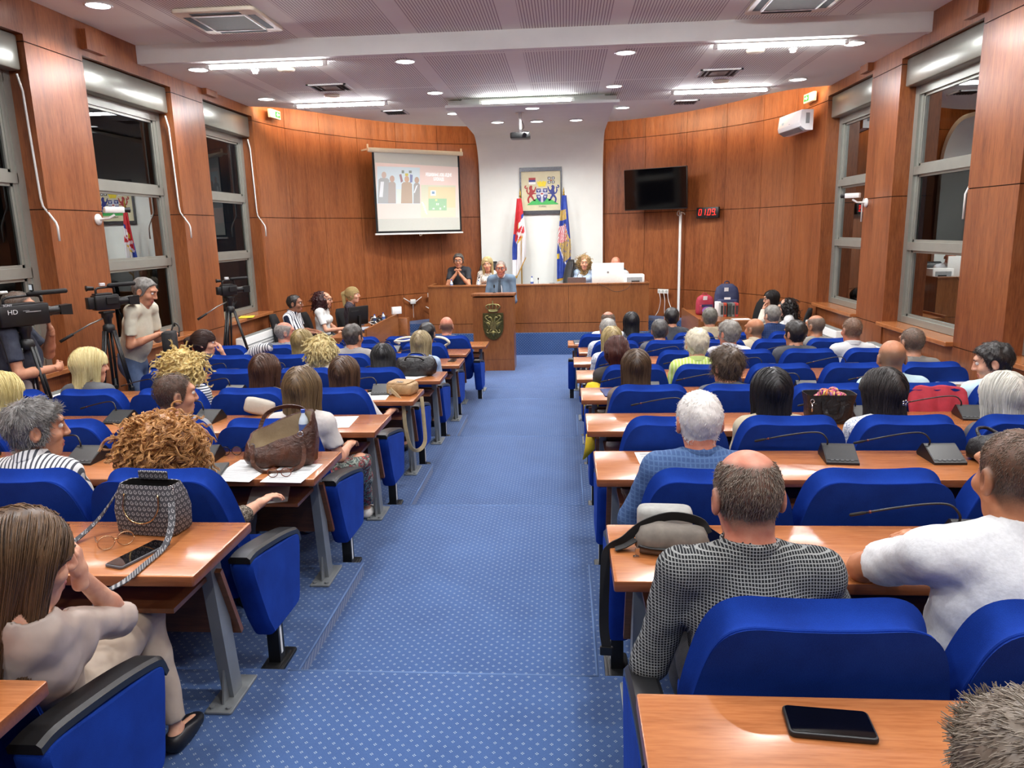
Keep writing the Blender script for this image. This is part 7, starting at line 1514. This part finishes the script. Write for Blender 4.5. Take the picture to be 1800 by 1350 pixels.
t = thing('striped_jacket', 'grey and white striped jacket folded over a seat back, third row', 'jacket', (-2.86, 7.98, ZF(6)+.98), -.2); m = MB(); m.smooth = True; m.tube(cr([(-.16, .0, -.05), (-.06, .02, .03), (.06, .03, .08), (.16, .04, .10)], 4), [.05]*4+[.065]*5+[.05]*4, 14); m.build('fabric', stripes('grey stripe jacket', 'd5d6d6', '5a5e66', .03, 0, .45), t, True)
t = thing('beige_bag', 'pale beige bag on the desk before the woman with light brown hair', 'bag', (-1.72, 5.42-.12, DT(3)), .3); m = MB(); m.rbox((0, 0, .06), (.22, .10, .12), .045, ry=.3); m.build('body', cloth('pale beige', 'b9b3a6'), t, auto=.8)
# ------------------------------------------------------------------ video cameras on tripods
def tripod(loc, rz, H_, label, spread=.34, handle=1):
    t = thing('camera_tripod', label, 'tripod', loc, rz); m = MB(); m.smooth = True; m.lathe([(.05, H_-.22), (.06, H_-.20), (.055, H_-.15), (.035, H_-.13), (.04, H_-.08), (.055, H_-.06), (.055, H_-.02)], n=18); m.rbox((0, 0, H_-.012), (.09, .13, .024), .01); m.build('fluid_head', BLACKP, t, auto=.7)
    for k in range(3):
        a = 2*PI*k/3+.5; c, s = math.cos(a), math.sin(a); leg = None; m = MB(); m.smooth = True
        for o in (-.018, .018): m.tube([(.05*c-o*s, .05*s+o*c, H_-.20), (spread*.58*c-o*s, spread*.58*s+o*c, H_*.45)], .014, 8)
        m.tube([(spread*.5*c, spread*.5*s, H_*.52), (spread*c, spread*s, .02)], .016, 8); leg = m.build('leg', BLACKP, t, True)
        m = MB(); m.ell((spread*c, spread*s, .018), (.022, .022, .018), 10, 6); m.build('rubber_foot', BLACKM, leg); m = MB(); m.rbox((spread*.57*c, spread*.57*s, H_*.455), (.05, .05, .05), .01, rz=a); m.build('clamp', BLACKP, leg)
    m = MB(); m.smooth = True; m.tube([(.0, -.05, H_-.07), (-.06, -.16, H_-.12), (-.16, -.36, H_-.24)], .008, 8); h = m.build('pan_handle', plain('handle steel', '9b9b98', .3, .8), t, True); m = MB(); m.smooth = True; m.tube([(-.13, -.30, H_-.205), (-.185, -.41, H_-.27)], .015, 10); m.build('grip', BLACKM, h, True); return t
def camcorder(loc, rz, label, k=1., shoulder=False):
    t = thing('video_camera', label, 'video camera', loc, rz); L = .46*k if shoulder else .27*k; body = plain('camera body black', '131416', .4, var=.2, scale=25)
    m = MB(); m.rbox((0, 0, (.10 if not shoulder else .085)*k), (.13*k, L, (.17 if not shoulder else .21)*k), .02); m.rbox((.005, -L*.1, .19*k), (.11*k, L*.7, .03*k), .012); m.build('body', body, t, auto=.7)
    m = MB(); m.rbox((.0, -L/2-.03*k, .10*k), (.09*k, .07*k, .13*k), .01); m.build('battery', BLACKP, t, auto=.7)
    m = MB(); m.smooth = True; m.tube([(0, L/2, .10*k), (0, L/2+.03*k, .10*k), (0, L/2+.03*k, .10*k), (0, L/2+.12*k, .10*k)], [.05*k, .052*k, .045*k, .047*k], 20); m.build('lens_barrel', BLACKP, t, auto=.6)
    m = MB(); P0 = [(-.055, -.045), (.055, -.045), (.055, .045), (-.055, .045)]; m.loft([[(x*k, L/2+.11*k, .10*k+z*k) for x, z in P0], [(x*k*1.15, L/2+.22*k, .10*k+z*k*1.2) for x, z in P0], [(x*k*1.05, L/2+.22*k, .10*k+z*k*1.1) for x, z in P0], [(x*k*.9, L/2+.13*k, .10*k+z*k*.9) for x, z in P0]], False, True); m.build('lens_hood', BLACKP, t)
    m = MB(); m.smooth = True; m.tube(cr([(0, -L*.34, .20*k), (0, -L*.30, .255*k), (0, 0, .265*k), (0, L*.36, .26*k), (0, L*.42, .20*k)], 4), .013*k, 8); m.build('handle', BLACKP, t, True)
    m = MB(); m.smooth = True; m.tube([(.02, L*.12, .285*k), (.02, L*.2, .287*k), (.02, L/2+.20*k, .29*k), (.02, L/2+.21*k, .29*k)], [.012*k, .024*k, .024*k, .016*k], 14); m.build('shotgun_microphone', BLACKM, t, True)
    m = MB(); m.smooth = True; m.tube([(-.02, -L*.38, .26*k), (-.02, -L*.62, .265*k), (-.02, -L*.66, .265*k)], [.022*k, .026*k, .034*k], 14); m.build('viewfinder', BLACKP, t, True)
    if shoulder:
        m = MB(); m.rbox((.03, L*.22, .345*k), (.06, .012, .06), .004); e = m.build('monitor', BLACKP, t); m = MB(); m.bb((.006, L*.22-.008, .322*k), (.054, L*.22-.0062, .372*k)); m.build('monitor_image', emit('monitor glow', 'cfd6dc', .7), e)
        text('lettering', 'HD', .055, plain('camera lettering', 'd2d4d6', .5), t, (.0665, -.10, .105), (PI/2, 0, PI/2)); m = MB(); m.bb((.066, .0, .095), (.067, .12, .102)); m.bb((.066, -.02, .108), (.067, .03, .112)); m.build('small_lettering', plain('camera lettering dim', '9a9c9e', .5), t); text('maker_lettering', 'SONY', .026, plain('camera lettering', 'd2d4d6', .5), t, (.0665, -.13, .165), (PI/2, 0, PI/2))
        m = MB(); m.smooth = True; m.tube(cr([(.03, -L*.45, .28), (.05, -L*.60, .26), (.06, -L*.62, .1), (.08, -L*.5, -.3), (.10, -L*.4, -.9), (.08, -.1, -1.5)], 5), .005, 6); m.build('cable', BLACKP, t, True); m = MB(); m.smooth = True; m.cyl((.02, -L*.48, .27), (.02, -L*.25, .27), .016, 10); m.build('receiver', plain('receiver silver', '9fa2a4', .3, .7), t)
    else:
        m = MB(); m.rbox((.075*k, L*.15, .12*k), (.02, .12*k, .08*k), .006); m.build('side_screen', BLACKP, t); m = MB(); m.rbox((-.0, -L*.05, .30*k), (.035, .05, .03), .005); m.build('receiver', plain('receiver white', 'd9dbdd', .4), t)
    return t
tripod((-4.0, 5.98, ZF(4)), -.5, 1.46, 'black tripod carrying the large camera lettered HD', .27); camcorder((-4.0, 5.98, ZF(4)+1.46), -.5, 'large shoulder video camera lettered HD on the tripod by the navy polo', .86, True)
tripod((-4.10, 7.30, ZF(5)), -.4, 1.50, 'black tripod with twin-tube legs beside the man in cream', .26); camcorder((-4.10, 7.30, ZF(5)+1.50), -.6, 'black handheld video camera with top handle beside the man in cream', .9)
tripod((-3.93, 9.75, ZF(7)), -.3, 1.58, 'black tripod before the window nearest the staff table', .36); camcorder((-3.93, 9.75, ZF(7)+1.58), -.7, 'small black video camera before the window nearest the staff table', .8)
t = thing('shoulder_pouch', 'black pouch with strap held by the man in the cream t-shirt', 'bag', (-3.70, 7.72, ZF(5)+1.10), .2); m = MB(); m.rbox((0, 0, 0), (.12, .20, .26), .03); m.build('body', cloth('black nylon', '131315'), t, auto=.8); m = MB(); m.smooth = True; m.tube(cr([(0, .08, .12), (.03, .12, .2), (.08, .10, .16), (.08, .06, .06)], 4), .009, 6); m.build('handle', BLACKP, t, True)
# a tie for the speaker
sp = [o for o in bpy.data.objects if o.get('label', '').startswith('man in a grey-blue suit')][0]
m = MB(); m.smooth = True; m.loft([[(x*w_, y, z) for x in (-1, -.5, .5, 1)]+[(x*w_, y-.012, z) for x in (1, -1)] for w_, y, z in ((.018, .20, 1.47), (.026, .205, 1.44), (.018, .205, 1.425), (.030, .222, 1.30), (.034, .225, 1.15))], True, True); m.build('tie', plain('slate tie', '2b3a48', .5), sp)
